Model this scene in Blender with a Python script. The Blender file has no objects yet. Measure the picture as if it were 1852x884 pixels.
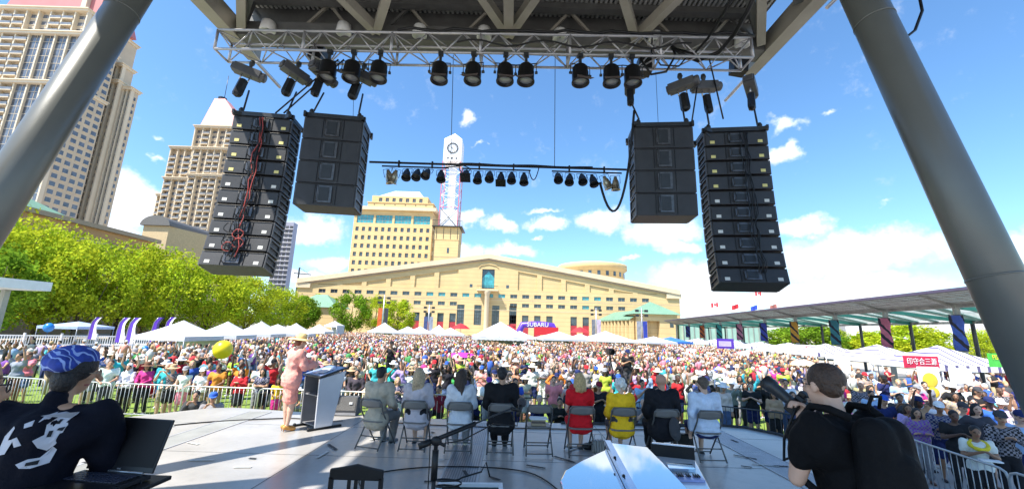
import bpy, bmesh, math, random
import numpy as np
from mathutils import Vector, Matrix, Euler
random.seed(7)
S = bpy.context.scene
COL = S.collection
# ------------------------------------------------------------------ camera
FPX, PITCH, ROLL = 740.0, math.radians(11.7), 0.030
CAM = Vector((0, 0, 3.2))
F_ = Vector((0, math.cos(PITCH), math.sin(PITCH)))
U0 = Vector((0, -math.sin(PITCH), math.cos(PITCH))); R0 = Vector((1, 0, 0))
R_ = R0*math.cos(ROLL) + U0*math.sin(ROLL)
U_ = U0*math.cos(ROLL) - R0*math.sin(ROLL)
cd = bpy.data.cameras.new('camera'); cam = bpy.data.objects.new('camera', cd); COL.objects.link(cam)
cam.matrix_world = Matrix(((R_.x, U_.x, -F_.x, CAM.x), (R_.y, U_.y, -F_.y, CAM.y), (R_.z, U_.z, -F_.z, CAM.z), (0, 0, 0, 1)))
cd.sensor_width = 36; cd.sensor_fit = 'HORIZONTAL'; cd.lens = FPX/1852*36; cd.clip_end = 6000; cd.clip_start = .05
S.camera = cam
def ray(x, y): return F_ + (x-926)/FPX*R_ + (442-y)/FPX*U_
def at(x, y, Y): d = ray(x, y); return CAM + d*(Y/d.y)          # survey: world point at distance Y
def atz(x, y, z): d = ray(x, y); return CAM + d*((z-CAM.z)/d.z)   # survey: world point at height z
# ------------------------------------------------------------------ light
SD = Vector((-.50, -.42, 1)).normalized()                          # towards the sun
elev = math.asin(SD.z)
sl = bpy.data.lights.new('sun', 'SUN'); sl.energy = 5.0; sl.angle = math.radians(.5); sl.color = (1, .95, .86)
so = bpy.data.objects.new('sun', sl); COL.objects.link(so)
so.rotation_euler = SD.to_track_quat('Z', 'Y').to_euler()
S.view_settings.view_transform = 'Standard'; S.view_settings.look = 'None'
S.view_settings.exposure = 1.0; S.view_settings.gamma = 1
# ------------------------------------------------------------------ world: sky + clouds
W = bpy.data.worlds.new('World'); S.world = W; W.use_nodes = True
nt = W.node_tree; nt.nodes.clear(); N = nt.nodes.new; L = nt.links.new
def mnode(op, a=None, b=None, c=None, clamp=False):
    n = N('ShaderNodeMath'); n.operation = op; n.use_clamp = clamp
    for i, v in enumerate((a, b, c)):
        if v is None: continue
        if isinstance(v, (int, float)): n.inputs[i].default_value = v
        else: L(v, n.inputs[i])
    return n.outputs[0]
def vnode(op, a, b=None):
    n = N('ShaderNodeVectorMath'); n.operation = op
    for i, v in enumerate((a, b)):
        if v is None: continue
        if isinstance(v, tuple): n.inputs[i].default_value = v
        else: L(v, n.inputs[i])
    return n.outputs['Value'] if op == 'LENGTH' else n.outputs[0]
sky = N('ShaderNodeTexSky'); sky.sky_type = 'NISHITA'; sky.sun_disc = False
sky.sun_elevation = elev; sky.sun_rotation = math.atan2(SD.x, SD.y); sky.air_density = 1.0; sky.dust_density = .6; sky.ozone_density = 1.6
tc = N('ShaderNodeTexCoord'); sep = N('ShaderNodeSeparateXYZ'); L(tc.outputs['Generated'], sep.inputs[0])
az = mnode('ARCTAN2', sep.outputs[0], sep.outputs[1]); el = mnode('ARCSINE', sep.outputs[2])
cmb = N('ShaderNodeCombineXYZ'); L(az, cmb.inputs[0]); L(el, cmb.inputs[1])
def noise(vec, scale, detail, rough=.6):
    n = N('ShaderNodeTexNoise'); n.inputs['Scale'].default_value = scale; n.inputs['Detail'].default_value = detail
    n.inputs['Roughness'].default_value = rough; L(vec, n.inputs['Vector']); return n
n1 = noise(tc.outputs['Generated'], 9, 5, .62); n2 = noise(tc.outputs['Generated'], 38, 4, .6)
w1 = vnode('SUBTRACT', n1.outputs['Color'], (.5, .5, .5)); w1 = vnode('MULTIPLY', w1, (.16, .10, 0))
P = vnode('ADD', cmb.outputs[0], w1)
CL = [(856,222,20,11,.9),(862,257,12,4,.6),(1500,194,36,7,.6),(1412,272,36,20,1.1),(1410,228,40,13,.8),(275,282,26,6,.7),(270,250,18,6,.45),
 (985,376,44,5,.7),(905,410,32,16,1.1),(850,402,24,14,1.1),(992,400,46,15,1.1),(1100,398,62,24,1.2),(1190,420,70,24,1.1),(1225,445,40,12,.9),(930,455,60,14,1.1),(985,428,14,5,.8),(855,455,40,16,1.1),
 (600,475,44,16,1.1),(570,412,64,24,1.2),(230,365,52,48,1.2),(215,420,60,30,1.2),(1440,405,60,18,1.1),(1550,455,180,44,1.3),(1300,500,170,32,1.15),(1200,545,120,34,1.2),
 (1500,525,260,32,1.2),(1830,450,110,40,1.3),(560,500,60,14,1.0),(1620,560,260,20,1.1),(1140,462,30,6,.7),(1535,490,34,10,.9),(1610,365,26,4,.4),(1110,310,20,8,.25)]
cur = None
for (px, py, rx, ry, s_) in CL:
    d0 = ray(px, py).normalized(); a0 = math.atan2(d0.x, d0.y); e0 = math.asin(d0.z)
    d1 = ray(px+rx, py).normalized(); d2 = ray(px, py-ry).normalized()
    ra = max(abs(math.atan2(d1.x, d1.y)-a0), .004); re = max(abs(math.asin(d2.z)-e0), .003)
    v = vnode('SUBTRACT', P, (a0, e0, 0)); v = vnode('MULTIPLY', v, (1/(ra*1.25), 1/(re*1.35), 0)); ln = vnode('LENGTH', v)
    m = mnode('MULTIPLY_ADD', ln, -s_, s_)
    cur = m if cur is None else mnode('MAXIMUM', cur, m)
# clouds behind the camera and elsewhere
far = noise(tc.outputs['Generated'], 4.2, 6, .6)
behind = mnode('MULTIPLY', mnode('LESS_THAN', sep.outputs[1], -.1), mnode('SUBTRACT', far.outputs[0], .6)); behind = mnode('MULTIPLY', behind, 4.0)
cur = mnode('MAXIMUM', cur, behind)
nn = mnode('SUBTRACT', n2.outputs[0], .5); nn3 = noise(tc.outputs['Generated'], 15, 5, .65)
cur = mnode('ADD', cur, mnode('MULTIPLY', nn, .55)); cur = mnode('ADD', cur, mnode('MULTIPLY', mnode('SUBTRACT', nn3.outputs[0], .5), 1.1))
mr = N('ShaderNodeMapRange'); mr.interpolation_type = 'SMOOTHSTEP'; L(cur, mr.inputs[0]); mr.inputs[1].default_value = .10; mr.inputs[2].default_value = .78
cs = N('ShaderNodeMapRange'); L(mnode('ADD', nn3.outputs[0], mnode('MULTIPLY', n1.outputs[0], .6)), cs.inputs[0]); cs.inputs[1].default_value = .6; cs.inputs[2].default_value = 1.0; cs.inputs[3].default_value = 1.0; cs.inputs[4].default_value = .72
hs = N('ShaderNodeHueSaturation'); hs.inputs['Saturation'].default_value = 1.10; hs.inputs['Value'].default_value = 1.0; L(sky.outputs[0], hs.inputs['Color'])
tint = N('ShaderNodeMix'); tint.data_type = 'RGBA'; tint.blend_type = 'MULTIPLY'; tint.inputs[0].default_value = 1
L(hs.outputs[0], tint.inputs[6]); tint.inputs[7].default_value = (.86, 1.06, 1.16, 1)
cc = N('ShaderNodeMix'); cc.data_type = 'RGBA'; cc.blend_type = 'MULTIPLY'; cc.inputs[0].default_value = 1; cc.inputs[6].default_value = (6.2, 6.5, 7.0, 1)
L(cs.outputs[0], cc.inputs[7])
mx = N('ShaderNodeMix'); mx.data_type = 'RGBA'; L(mr.outputs[0], mx.inputs[0]); L(tint.outputs[2], mx.inputs[6]); L(cc.outputs[2], mx.inputs[7])
bg = N('ShaderNodeBackground'); bg.inputs[1].default_value = .125; L(mx.outputs[2], bg.inputs[0])
wo = N('ShaderNodeOutputWorld'); L(bg.outputs[0], wo.inputs[0])
# ------------------------------------------------------------------ materials
def lin(h):
    h = h.lstrip('#'); o = []
    for i in (0, 2, 4):
        c = int(h[i:i+2], 16)/255; o.append(c/12.92 if c <= .04045 else ((c+.055)/1.055)**2.4)
    return tuple(o)
MATS = {}
def mat(name, c, rough=.6, metal=0, var=.15, vs=3.0, bump=0, bs=40, spec=.5, objcol=False, alpha=None, trans=0, emit=None, coat=0, attr=None, stripes=None, dirt=0, coords='Object'):
    if name in MATS: return MATS[name]
    if isinstance(c, str): c = lin(c)
    m = bpy.data.materials.new(name); m.use_nodes = True; t = m.node_tree; n = t.nodes; l = t.links
    b = n['Principled BSDF']; b.inputs['Roughness'].default_value = rough; b.inputs['Metallic'].default_value = metal
    b.inputs['Specular IOR Level'].default_value = spec; b.inputs['Coat Weight'].default_value = coat
    tcn = n.new('ShaderNodeTexCoord')
    nz = n.new('ShaderNodeTexNoise'); nz.inputs['Scale'].default_value = vs; nz.inputs['Detail'].default_value = 5; nz.inputs['Roughness'].default_value = .65
    l.new(tcn.outputs[coords], nz.inputs['Vector'])
    mrn = n.new('ShaderNodeMapRange'); l.new(nz.outputs[0], mrn.inputs[0]); mrn.inputs[1].default_value = .3; mrn.inputs[2].default_value = .7
    mrn.inputs[3].default_value = 1-var; mrn.inputs[4].default_value = 1+var
    mi = n.new('ShaderNodeMix'); mi.data_type = 'RGBA'; mi.blend_type = 'MULTIPLY'; mi.inputs[0].default_value = 1
    if objcol: oi = n.new('ShaderNodeObjectInfo'); l.new(oi.outputs['Color'], mi.inputs[6])
    elif attr: oi = n.new('ShaderNodeAttribute'); oi.attribute_name = attr; l.new(oi.outputs['Color'], mi.inputs[6])
    else: mi.inputs[6].default_value = (*c, 1)
    l.new(mrn.outputs[0], mi.inputs[7]); out = mi.outputs[2]
    if dirt:
        dz = n.new('ShaderNodeTexNoise'); dz.inputs['Scale'].default_value = vs*4; dz.inputs['Detail'].default_value = 8; dz.inputs['Roughness'].default_value = .75
        l.new(tcn.outputs[coords], dz.inputs['Vector'])
        dm = n.new('ShaderNodeMapRange'); l.new(dz.outputs[0], dm.inputs[0]); dm.inputs[1].default_value = .52; dm.inputs[2].default_value = .72
        dm.inputs[3].default_value = 0; dm.inputs[4].default_value = dirt
        d2 = n.new('ShaderNodeMix'); d2.data_type = 'RGBA'; l.new(dm.outputs[0], d2.inputs[0]); l.new(out, d2.inputs[6]); d2.inputs[7].default_value = (c[0]*.35, c[1]*.33, c[2]*.3, 1)
        out = d2.outputs[2]
    if stripes:
        if stripes[0] == 'CHECK': wv = n.new('ShaderNodeTexChecker'); wv.inputs['Scale'].default_value = stripes[1]
        else: wv = n.new('ShaderNodeTexWave'); wv.bands_direction = stripes[0]; wv.inputs['Scale'].default_value = stripes[1]; wv.inputs['Distortion'].default_value = stripes[4] if len(stripes) > 4 else 0
        l.new(tcn.outputs[coords], wv.inputs['Vector'])
        gt = n.new('ShaderNodeMath'); gt.operation = 'GREATER_THAN'; gt.inputs[1].default_value = stripes[2]; l.new(wv.outputs['Fac'], gt.inputs[0])
        s2 = n.new('ShaderNodeMix'); s2.data_type = 'RGBA'; l.new(gt.outputs[0], s2.inputs[0]); l.new(out, s2.inputs[6]); s2.inputs[7].default_value = (*lin(stripes[3]), 1)
        out = s2.outputs[2]
    l.new(out, b.inputs['Base Color'])
    if bump:
        bz = n.new('ShaderNodeTexNoise'); bz.inputs['Scale'].default_value = bs; bz.inputs['Detail'].default_value = 4; l.new(tcn.outputs[coords], bz.inputs['Vector'])
        bn = n.new('ShaderNodeBump'); bn.inputs['Strength'].default_value = bump; bn.inputs['Distance'].default_value = .02; l.new(bz.outputs[0], bn.inputs['Height']); l.new(bn.outputs[0], b.inputs['Normal'])
    if trans: b.inputs['Transmission Weight'].default_value = trans
    if alpha is not None: b.inputs['Alpha'].default_value = alpha
    if emit: b.inputs['Emission Color'].default_value = (*lin(emit[0]), 1); b.inputs['Emission Strength'].default_value = emit[1]
    MATS[name] = m; return m
# ------------------------------------------------------------------ mesh builder
class MB:
    def __init__(s): s.v = []; s.f = []; s.m = []; s.s = []
    def add(s, vs, fs, m=0, sm=False):
        o = len(s.v); s.v += [tuple(v) for v in vs]; s.f += [tuple(i+o for i in f) for f in fs]; s.m += [m]*len(fs); s.s += [sm]*len(fs); return s
    def box(s, x0, y0, z0, x1, y1, z1, m=0, M=None):
        vs = [Vector((x, y, z)) for x in (x0, x1) for y in (y0, y1) for z in (z0, z1)]
        if M: vs = [M @ v for v in vs]
        return s.add(vs, [(0, 1, 3, 2), (4, 6, 7, 5), (0, 4, 5, 1), (2, 3, 7, 6), (0, 2, 6, 4), (1, 5, 7, 3)], m)
    def bar(s, p, q, w, h=None, m=0, up=(0, 0, 1)):
        p = Vector(p); q = Vector(q); h = h or w; d = (q-p).normalized(); u = Vector(up)
        if abs(d.dot(u)) > .98: u = Vector((0, 1, 0))
        a = d.cross(u).normalized(); b = a.cross(d).normalized(); vs = []
        for c in (p, q):
            for i, j in ((-1, -1), (1, -1), (1, 1), (-1, 1)): vs.append(c+a*i*w/2+b*j*h/2)
        return s.add(vs, [(3, 2, 1, 0), (4, 5, 6, 7), (0, 1, 5, 4), (1, 2, 6, 5), (2, 3, 7, 6), (3, 0, 4, 7)], m)
    def tube(s, pts, r, n=8, m=0, sm=True, cap=True):
        pts = [Vector(p) for p in pts]; k = len(pts); rs = r if isinstance(r, (list, tuple)) else [r]*k; vs = []; pa = None
        for i, p in enumerate(pts):
            d = (pts[min(i+1, k-1)]-pts[max(i-1, 0)])
            d = d.normalized() if d.length > 1e-9 else Vector((0, 0, 1))
            if pa is None: u = Vector((0, 0, 1)) if abs(d.z) < .9 else Vector((1, 0, 0)); a = d.cross(u).normalized()
            else:
                a = pa-d*pa.dot(d); a = a.normalized() if a.length > 1e-6 else d.orthogonal().normalized()
            pa = a; b = d.cross(a)
            for j in range(n): t = 2*math.pi*j/n; vs.append(p+(a*math.cos(t)+b*math.sin(t))*rs[i])
        fs = [(i*n+j, i*n+(j+1) % n, (i+1)*n+(j+1) % n, (i+1)*n+j) for i in range(k-1) for j in range(n)]
        s.add(vs, fs, m, sm)
        if cap: o = len(s.v)-len(vs); s.f += [tuple(o+j for j in range(n))[::-1], tuple(o+(k-1)*n+j for j in range(n))]; s.m += [m]*2; s.s += [False]*2
        return s
    def lathe(s, prof, n=16, M=None, m=0, sm=True):
        vs = [Vector((r*math.cos(2*math.pi*j/n), r*math.sin(2*math.pi*j/n), z)) for r, z in prof for j in range(n)]
        if M: vs = [M @ v for v in vs]
        return s.add(vs, [(i*n+j, i*n+(j+1) % n, (i+1)*n+(j+1) % n, (i+1)*n+j) for i in range(len(prof)-1) for j in range(n)], m, sm)
    def ell(s, c, r, n=12, k=8, m=0, M=None):
        c = Vector(c); r = (r,)*3 if isinstance(r, (int, float)) else r
        prof = [(math.sin(math.pi*i/k), -math.cos(math.pi*i/k)) for i in range(k+1)]
        D = Matrix.Translation(c) @ (M or Matrix()) @ Matrix.Diagonal((*r, 1)); return s.lathe([(max(a, 1e-4), b) for a, b in prof], n, D, m)
    def cap_(s, p, q, r1, r2, n=10, m=0):
        p = Vector(p); q = Vector(q); d = q-p; l = d.length
        if l < 1e-6: return s.ell(p, r1, n, 6, m)
        M = Matrix.Translation(p) @ d.to_track_quat('Z', 'Y').to_matrix().to_4x4()
        pr = [(max(r1*math.cos(a), 1e-4), r1*math.sin(a)) for a in (-1.57, -1.0, -.5, 0)]+[(max(r2*math.cos(a), 1e-4), l+r2*math.sin(a)) for a in (0, .5, 1.0, 1.57)]
        return s.lathe(pr, n, M, m)
    def prism(s, poly, a0, a1, axis='z', m=0):
        n = len(poly)
        def pt(p, a): return (p[0], p[1], a) if axis == 'z' else ((p[0], a, p[1]) if axis == 'y' else (a, p[0], p[1]))
        vs = [pt(p, a0) for p in poly]+[pt(p, a1) for p in poly]
        return s.add(vs, [tuple(range(n))[::-1], tuple(range(n, 2*n))]+[(i, (i+1) % n, n+(i+1) % n, n+i) for i in range(n)], m)
    def mesh(s, name, mats):
        me = bpy.data.meshes.new(name); me.from_pydata(s.v, [], s.f); me.polygons.foreach_set('material_index', s.m); me.polygons.foreach_set('use_smooth', s.s)
        for m in (mats if isinstance(mats, (list, tuple)) else [mats]): me.materials.append(m)
        bm = bmesh.new(); bm.from_mesh(me); bmesh.ops.recalc_face_normals(bm, faces=bm.faces); bm.to_mesh(me); bm.free(); me.update(); return me
    def obj(s, name, mats, parent=None, bevel=0):
        return link(name, s.mesh(name, mats), parent, bevel)
def link(name, me, parent=None, bevel=0):
    o = bpy.data.objects.new(name, me); COL.objects.link(o)
    if parent: reg(o, parent)
    if bevel:
        b = o.modifiers.new('bevel', 'BEVEL'); b.width = bevel; b.segments = 2; b.limit_method = 'ANGLE'
    return o
def thing(name, label, cat, loc=(0, 0, 0), rz=0, group=None, sc=1):
    o = bpy.data.objects.new(name, None); COL.objects.link(o); o.location = loc; o.rotation_euler = (0, 0, rz); o.scale = (sc,)*3; o.empty_display_size = .1
    o['label'] = label; o['category'] = cat
    if group: o['group'] = group
    return o
def tag(o, label, cat, group=None):
    o['label'] = label; o['category'] = cat
    if group: o['group'] = group
    return o
def struct(o): o['kind'] = 'structure'; return o
KIDS = {}
def kids(o): return KIDS.get(o.name, [])
def reg(o, p):
    o.parent = p; KIDS.setdefault(p.name, []).append(o)
def dup(root, loc=None, rz=None, label=None, group=None, parent=None):
    c = root.copy(); COL.objects.link(c)
    if parent: reg(c, parent)
    else: c.parent = None
    if loc is not None: c.location = loc
    if rz is not None: c.rotation_euler = (root.rotation_euler.x, root.rotation_euler.y, rz)
    if label: c['label'] = label
    if group: c['group'] = group
    for k in kids(root): dup(k, parent=c)
    return c
def many(name, items, mk, mats, parent, cap=100):
    """items sorted by importance; mk(MB,item) adds geometry. first `cap` are parts, the rest one stuff part"""
    for it in items[:cap]: b = MB(); mk(b, it); b.obj(name, mats, parent)
    if len(items) > cap:
        b = MB()
        for it in items[cap:]: mk(b, it)
        o = b.obj(name, mats, parent); o['kind'] = 'stuff'
def text(name, s, size, depth, m, parent, loc, rot, sx=1):
    cu = bpy.data.curves.new(name, 'FONT'); cu.body = s; cu.size = size; cu.extrude = depth; cu.align_x = 'CENTER'; cu.align_y = 'CENTER'; cu.resolution_u = 3
    t = bpy.data.objects.new('t', cu); COL.objects.link(t); dg = bpy.context.evaluated_depsgraph_get()
    me = bpy.data.meshes.new_from_object(t.evaluated_get(dg)); bpy.data.objects.remove(t); bpy.data.curves.remove(cu)
    me.materials.clear(); me.materials.append(m); o = link(name, me, parent); o.location = loc; o.rotation_euler = rot; o.scale = (sx, 1, 1); return o
def hang(p, q, sag, n=12):
    p = Vector(p); q = Vector(q); return [p.lerp(q, i/n)-Vector((0, 0, sag*4*(i/n)*(1-i/n))) for i in range(n+1)]
# ================================================================== THE SETTING
M_pave = mat('paving', (.42, .38, .34), .8, var=.18, vs=.35, bump=.2, bs=8, dirt=.25)
M_grass = mat('lawn_grass', (.17, .25, .035), .9, var=.35, vs=1.2, bump=.8, bs=30, dirt=.3)
M_conc = mat('grey_concrete', (.34, .35, .37), .75, var=.15, vs=1.5, bump=.15, bs=20, dirt=.3)
M_beige = mat('beige_stone', (.60, .44, .215), .8, var=.10, vs=.25, bump=.1, bs=6, dirt=.10, stripes=('Z', .24, .988, '#b09468'))
M_beige2 = mat('pale_beige_stone', (.62, .50, .34), .8, var=.08, vs=.3)
M_brown = mat('brown_coping', (.36, .27, .19), .7, var=.1)
M_glass = mat('dark_window_glass', (.05, .07, .09), .08, var=.5, vs=.6, spec=.8)
M_teal = mat('teal_window_glass', (.05, .30, .34), .1, var=.4, vs=.8, spec=.8)
M_frame = mat('window_frame', (.30, .27, .22), .6)
M_red = mat('red_door_paint', (.36, .03, .04), .5)
M_patina = mat('green_copper_roof', (.17, .30, .21), .6, var=.12, vs=.5, stripes=('X', 1.2, .93, '#4f7a5c'))
M_white = mat('white_paint', (.78, .78, .80), .5, var=.05)
M_steelg = mat('grey_painted_steel', (.30, .31, .28), .4, metal=.3, var=.1, vs=4)
M_galv = mat('galvanised_steel', (.50, .50, .52), .35, metal=.75, var=.15, vs=8)
M_black = mat('black_plastic', (.008, .008, .009), .45, var=.3, vs=6, spec=.35)
M_dark = mat('dark_grey_metal', (.035, .037, .04), .4, metal=.4, var=.2, vs=6)
g = MB(); g.add([(-2500, -600, 0), (2500, -600, 0), (2500, 3500, 0), (-2500, 3500, 0)], [(0, 1, 2, 3)]); struct(g.obj('ground', M_pave))
g = MB(); g.add([(-27, 11, .006), (8.2, 11.2, .006), (19, 17, .006), (20, 88, .006), (-30, 88, .006), (-28, 30, .006)], [(0, 1, 2, 3, 4, 5)]); struct(g.obj('lawn', M_grass))
g = MB()
for i in range(9000):      # blades tufts over the nearer lawn
    y = 11.5+26*random.random()**1.6; x = random.uniform(-24, 15)
    if x > 8 and y < 11.5+(x-8)*.55: continue
    for k in range(2):
        a = random.uniform(0, 6.28); h = random.uniform(.03, .08); w = .012; dx, dy = math.cos(a)*w, math.sin(a)*w; ox, oy = random.uniform(-.06, .06), random.uniform(-.06, .06)
        g.add([(x+ox-dx, y+oy-dy, .006), (x+ox+dx, y+oy+dy, .006), (x+ox+dy, y+oy+dx, h)], [(0, 1, 2)])
o = g.obj('grass_tufts', M_grass); o['kind'] = 'stuff'; tag(o, 'yellow green short grass tufts of the festival lawn', 'grass')
g = MB(); g.prism([(5.4, -2), (16, -2), (16, 7), (8.9, 10.2), (6.6, 11), (6.1, 9)], .004, .05); struct(g.obj('pavement', M_conc))

# ---- grid wall with real openings
def grid_wall(mb, x0, x1, z0, z1, y, holes, d=.3, m=0, nx=False):
    xs = sorted({x0, x1, *[h[0] for h in holes], *[h[1] for h in holes]}); zs = sorted({z0, z1, *[h[2] for h in holes], *[h[3] for h in holes]})
    def V(x, yy, z): return (x, yy, z) if not nx else (yy, x, z)
    for i in range(len(xs)-1):
        run = None
        for j in range(len(zs)-1):
            cx, cz = (xs[i]+xs[i+1])/2, (zs[j]+zs[j+1])/2
            if any(h[0] < cx < h[1] and h[2] < cz < h[3] for h in holes): continue
            mb.add([V(xs[i], y, zs[j]), V(xs[i+1], y, zs[j]), V(xs[i+1], y, zs[j+1]), V(xs[i], y, zs[j+1])], [(0, 1, 2, 3)], m)
    for a, b, c, e in holes:
        q = [(a, c), (b, c), (b, e), (a, e)]
        for k in range(4): p0, p1 = q[k], q[(k+1) % 4]; mb.add([V(p0[0], y, p0[1]), V(p1[0], y, p1[1]), V(p1[0], y+d, p1[1]), V(p0[0], y+d, p0[1])], [(0, 1, 2, 3)], m)
def window(mb, a, b, c, e, y, nxm=2, nz=2, t=.09, gm=0, fm=1):
    mb.add([(a, y, c), (b, y, c), (b, y, e), (a, y, e)], [(0, 1, 2, 3)], gm)
    for i in range(nxm+1): x = a+(b-a)*i/nxm; mb.box(max(a, x-t/2), y-.06, c, min(b, x+t/2), y-.005, e, fm)
    for j in range(nz+1): z = c+(e-c)*j/nz; mb.box(a, y-.075, max(c, z-t/2), b, y-.055, min(e, z+t/2), fm)

# ---- civic hall with the long gable
YH = 130.0
hall = thing('civic_hall', 'long beige civic hall with a low gable, slanted recessed panels and rows of windows', 'building', (0, YH, 0))
XL, XR, XC = -67.5, 53.5, -7.3; ZE, ZA, ZB = 15.4, 25.2, 14.9
def roofz(x): return ZE+(ZA-ZE)*(1-abs(x-XC)/((XR-XL)/2+.3))
wins = []; 
for i in range(28):
    x = -59.6+3.79*i; wins.append((x-1.1, x+1.1, 12.8, 14.0, 'u', i))
    if i <= 11 or 16 <= i <= 25: wins.append((x-1.1, x+1.1, 10.0, 11.2, 'l', i))
doors = [(-59.6+3.79*i-1.0, -59.6+3.79*i+1.0) for i in (8, 9, 10, 11, 16, 17, 18, 19, 21, 22)]
tall = [(XC-8.2+k*4.0-1.15, XC-8.2+k*4.0+1.15) for k in (0, 1.35, 2.75, 4.1)]
holes = [w[:4] for w in wins]+[(a, b, 0, 7.6) for a, b in doors]+[(a, b, 4.2, 10.4) for a, b in tall]
b = MB(); grid_wall(b, XL, XR, 0, ZB, 0, holes, .35)
# upper wall in slices, panels recessed
pan = []
for k in range(6):
    for s in (-1, 1):
        c0 = XC+s*(12.6+7.62*k); pan.append((c0-3.05, c0+3.05))
cen = (XC-1.95, XC+2.05, 15.6, 21.8)
xs = sorted({XL, XR, XC, *[p for q in pan for p in q], cen[0], cen[1]})
for a, c in zip(xs[:-1], xs[1:]):
    mid = (a+c)/2; isp = any(p <= mid <= q for p, q in pan)
    if isp:
        pb = ZB+.5; ta, tc_ = max(roofz(a)-2.3, pb+.2), max(roofz(c)-2.3, pb+.2)
        b.add([(a, 0, ZB), (c, 0, ZB), (c, 0, pb), (a, 0, pb)], [(0, 1, 2, 3)]); b.add([(a, 0, ta), (c, 0, tc_), (c, 0, roofz(c)), (a, 0, roofz(a))], [(0, 1, 2, 3)])
        b.add([(a, .4, pb), (c, .4, pb), (c, .4, tc_), (a, .4, ta)], [(0, 1, 2, 3)])
        for p, q in (((a, pb), (c, pb)), ((c, pb), (c, tc_)), ((c, tc_), (a, ta)), ((a, ta), (a, pb))): b.add([(p[0], 0, p[1]), (q[0], 0, q[1]), (q[0], .4, q[1]), (p[0], .4, p[1])], [(0, 1, 2, 3)])
    elif cen[0] <= mid <= cen[1]:
        b.add([(a, 0, ZB), (c, 0, ZB), (c, 0, cen[2]), (a, 0, cen[2])], [(0, 1, 2, 3)]); b.add([(a, 0, cen[3]), (c, 0, cen[3]), (c, 0, roofz(c)), (a, 0, roofz(a))], [(0, 1, 2, 3)])
    else: b.add([(a, 0, ZB), (c, 0, ZB), (c, 0, roofz(c)), (a, 0, roofz(a))], [(0, 1, 2, 3)])
for x in (cen[0], cen[1]): b.add([(x, 0, cen[2]), (x, .8, cen[2]), (x, .8, cen[3]), (x, 0, cen[3])], [(0, 1, 2, 3)])
b.box(XL+.01, 1.2, 0, XR-.01, 45, ZE-.5); b.box(XL, 0, 0, XL+.02, 1.2, ZE-.3); b.box(XR-.02, 0, 0, XR, 1.2, ZE-.3)
b.obj('wall', M_beige, hall)
b = MB(); b.prism([(XC-3.1, 22.2), (XC-2.3, 22.9), (XC+.05, 23.4), (XC+2.4, 22.9), (XC+3.2, 22.2), (XC+3.2, 22.5), (XC+2.4, 23.2), (XC+.05, 23.75), (XC-2.3, 23.2), (XC-3.1, 22.5)], -.25, 0.01, 'y'); b.obj('window_hood', M_beige, hall)
b = MB()
for s in (-1, 1):
    xe = XL if s < 0 else XR; ze = roofz(xe)
    b.prism([(xe-s*0, ze), (XC, ZA), (XC, ZA+1.5), (xe, ze+1.5)], -.9, 42, 'y', 0); b.prism([(xe, ze-.55), (XC, ZA-.55), (XC, ZA-.003), (xe, ze-.003)], -.45, -.003, 'y', 1)
b.obj('roof', [M_beige2, M_brown], hall)
b = MB(); b.box(XL-.4, -.6, 14.2, XL+4.2, -.01, ZE+.3); b.box(XR-4.2, -.6, 14.2, XR+.4, -.01, ZE+.3); b.obj('corner_block', M_beige2, hall)
teals = {12, 13, 14, 15, 22, 23, 10, 9}
for a, c, e, f, k, i in wins:
    w = MB(); window(w, a, c, e, f, .3, 2, 1); w.obj('window', [M_teal if (i in teals and (k == 'u') or (i == 22)) else M_glass, M_frame], hall)
for a, c in tall: w = MB(); window(w, a, c, 4.2, 10.4, .3, 3, 6, .07); w.obj('tall_window', [M_glass, M_dark], hall)
for a, c in doors:
    w = MB(); w.box(a, .2, 0, c, .3, 4.9, 0); window(w, a, c, 4.95, 7.6, .3, 1, 1, .08, 1, 2); w.obj('door', [M_red, M_glass, M_dark], hall)
w = MB(); window(w, cen[0], cen[1], cen[2], cen[3], .78, 1, 1, .1); w.add([(cen[0]+.1, .72, 16), (cen[1]-.1, .72, 16), (cen[1]-.1, .72, 19.2), (XC+.1, .72, 21.2), (cen[0]+.1, .72, 19)], [(0, 1, 2, 3, 4)], 2); w.obj('big_window', [M_glass, M_frame, M_teal], hall)
w = MB(); w.box(XC-3.3, -2.4, 14.75, XC+3.4, -.02, 15.15, 0)
for k in range(14): x = XC-3.2+k*.5; w.box(x, -2.35, 15.15, x+.05, -2.3, 16.2, 1)
w.box(XC-3.25, -2.37, 16.2, XC+3.35, -2.29, 16.3, 1); w.obj('balcony', [M_beige2, M_dark], hall)
w = MB(); w.lathe([(.75, 0), (.75, 13.6), (1.1, 14.1), (1.1, 14.74)], 20, Matrix.Translation((XC, -1.4, 0))); w.obj('round_column', M_beige2, hall)
for x in (XC-5.3, XC+6.3): w = MB(); w.box(x-.45, -.02, 15.9, x+.45, .02, 16.9); w.obj('small_window', M_glass, hall)
b = MB()
for z in (8.9, 12.1): b.box(XL+.02, -.05, z, XR-.02, -.004, z+.12)
b.obj('stone_band', M_beige2, hall)
# ---- round drum behind the hall
d = at(1071, 490, 172); dr = thing('round_building', 'low round beige drum building with flat rim behind the gabled hall', 'building', (d.x, d.y, 0))
b = MB(); b.lathe([(13.2, 0), (13.2, 27.5), (14.3, 28.2), (14.3, 30.2), (13.4, 30.4), (.1, 30.4)], 48); b.obj('wall', M_beige, dr)
for k in range(24):
    a = math.pi*2*k/24; w = MB(); w.box(-.6, -13.26, 25, .6, -13.1, 26.8, 0, Matrix.Rotation(a, 4, 'Z')); w.obj('window', M_glass, dr)
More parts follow.
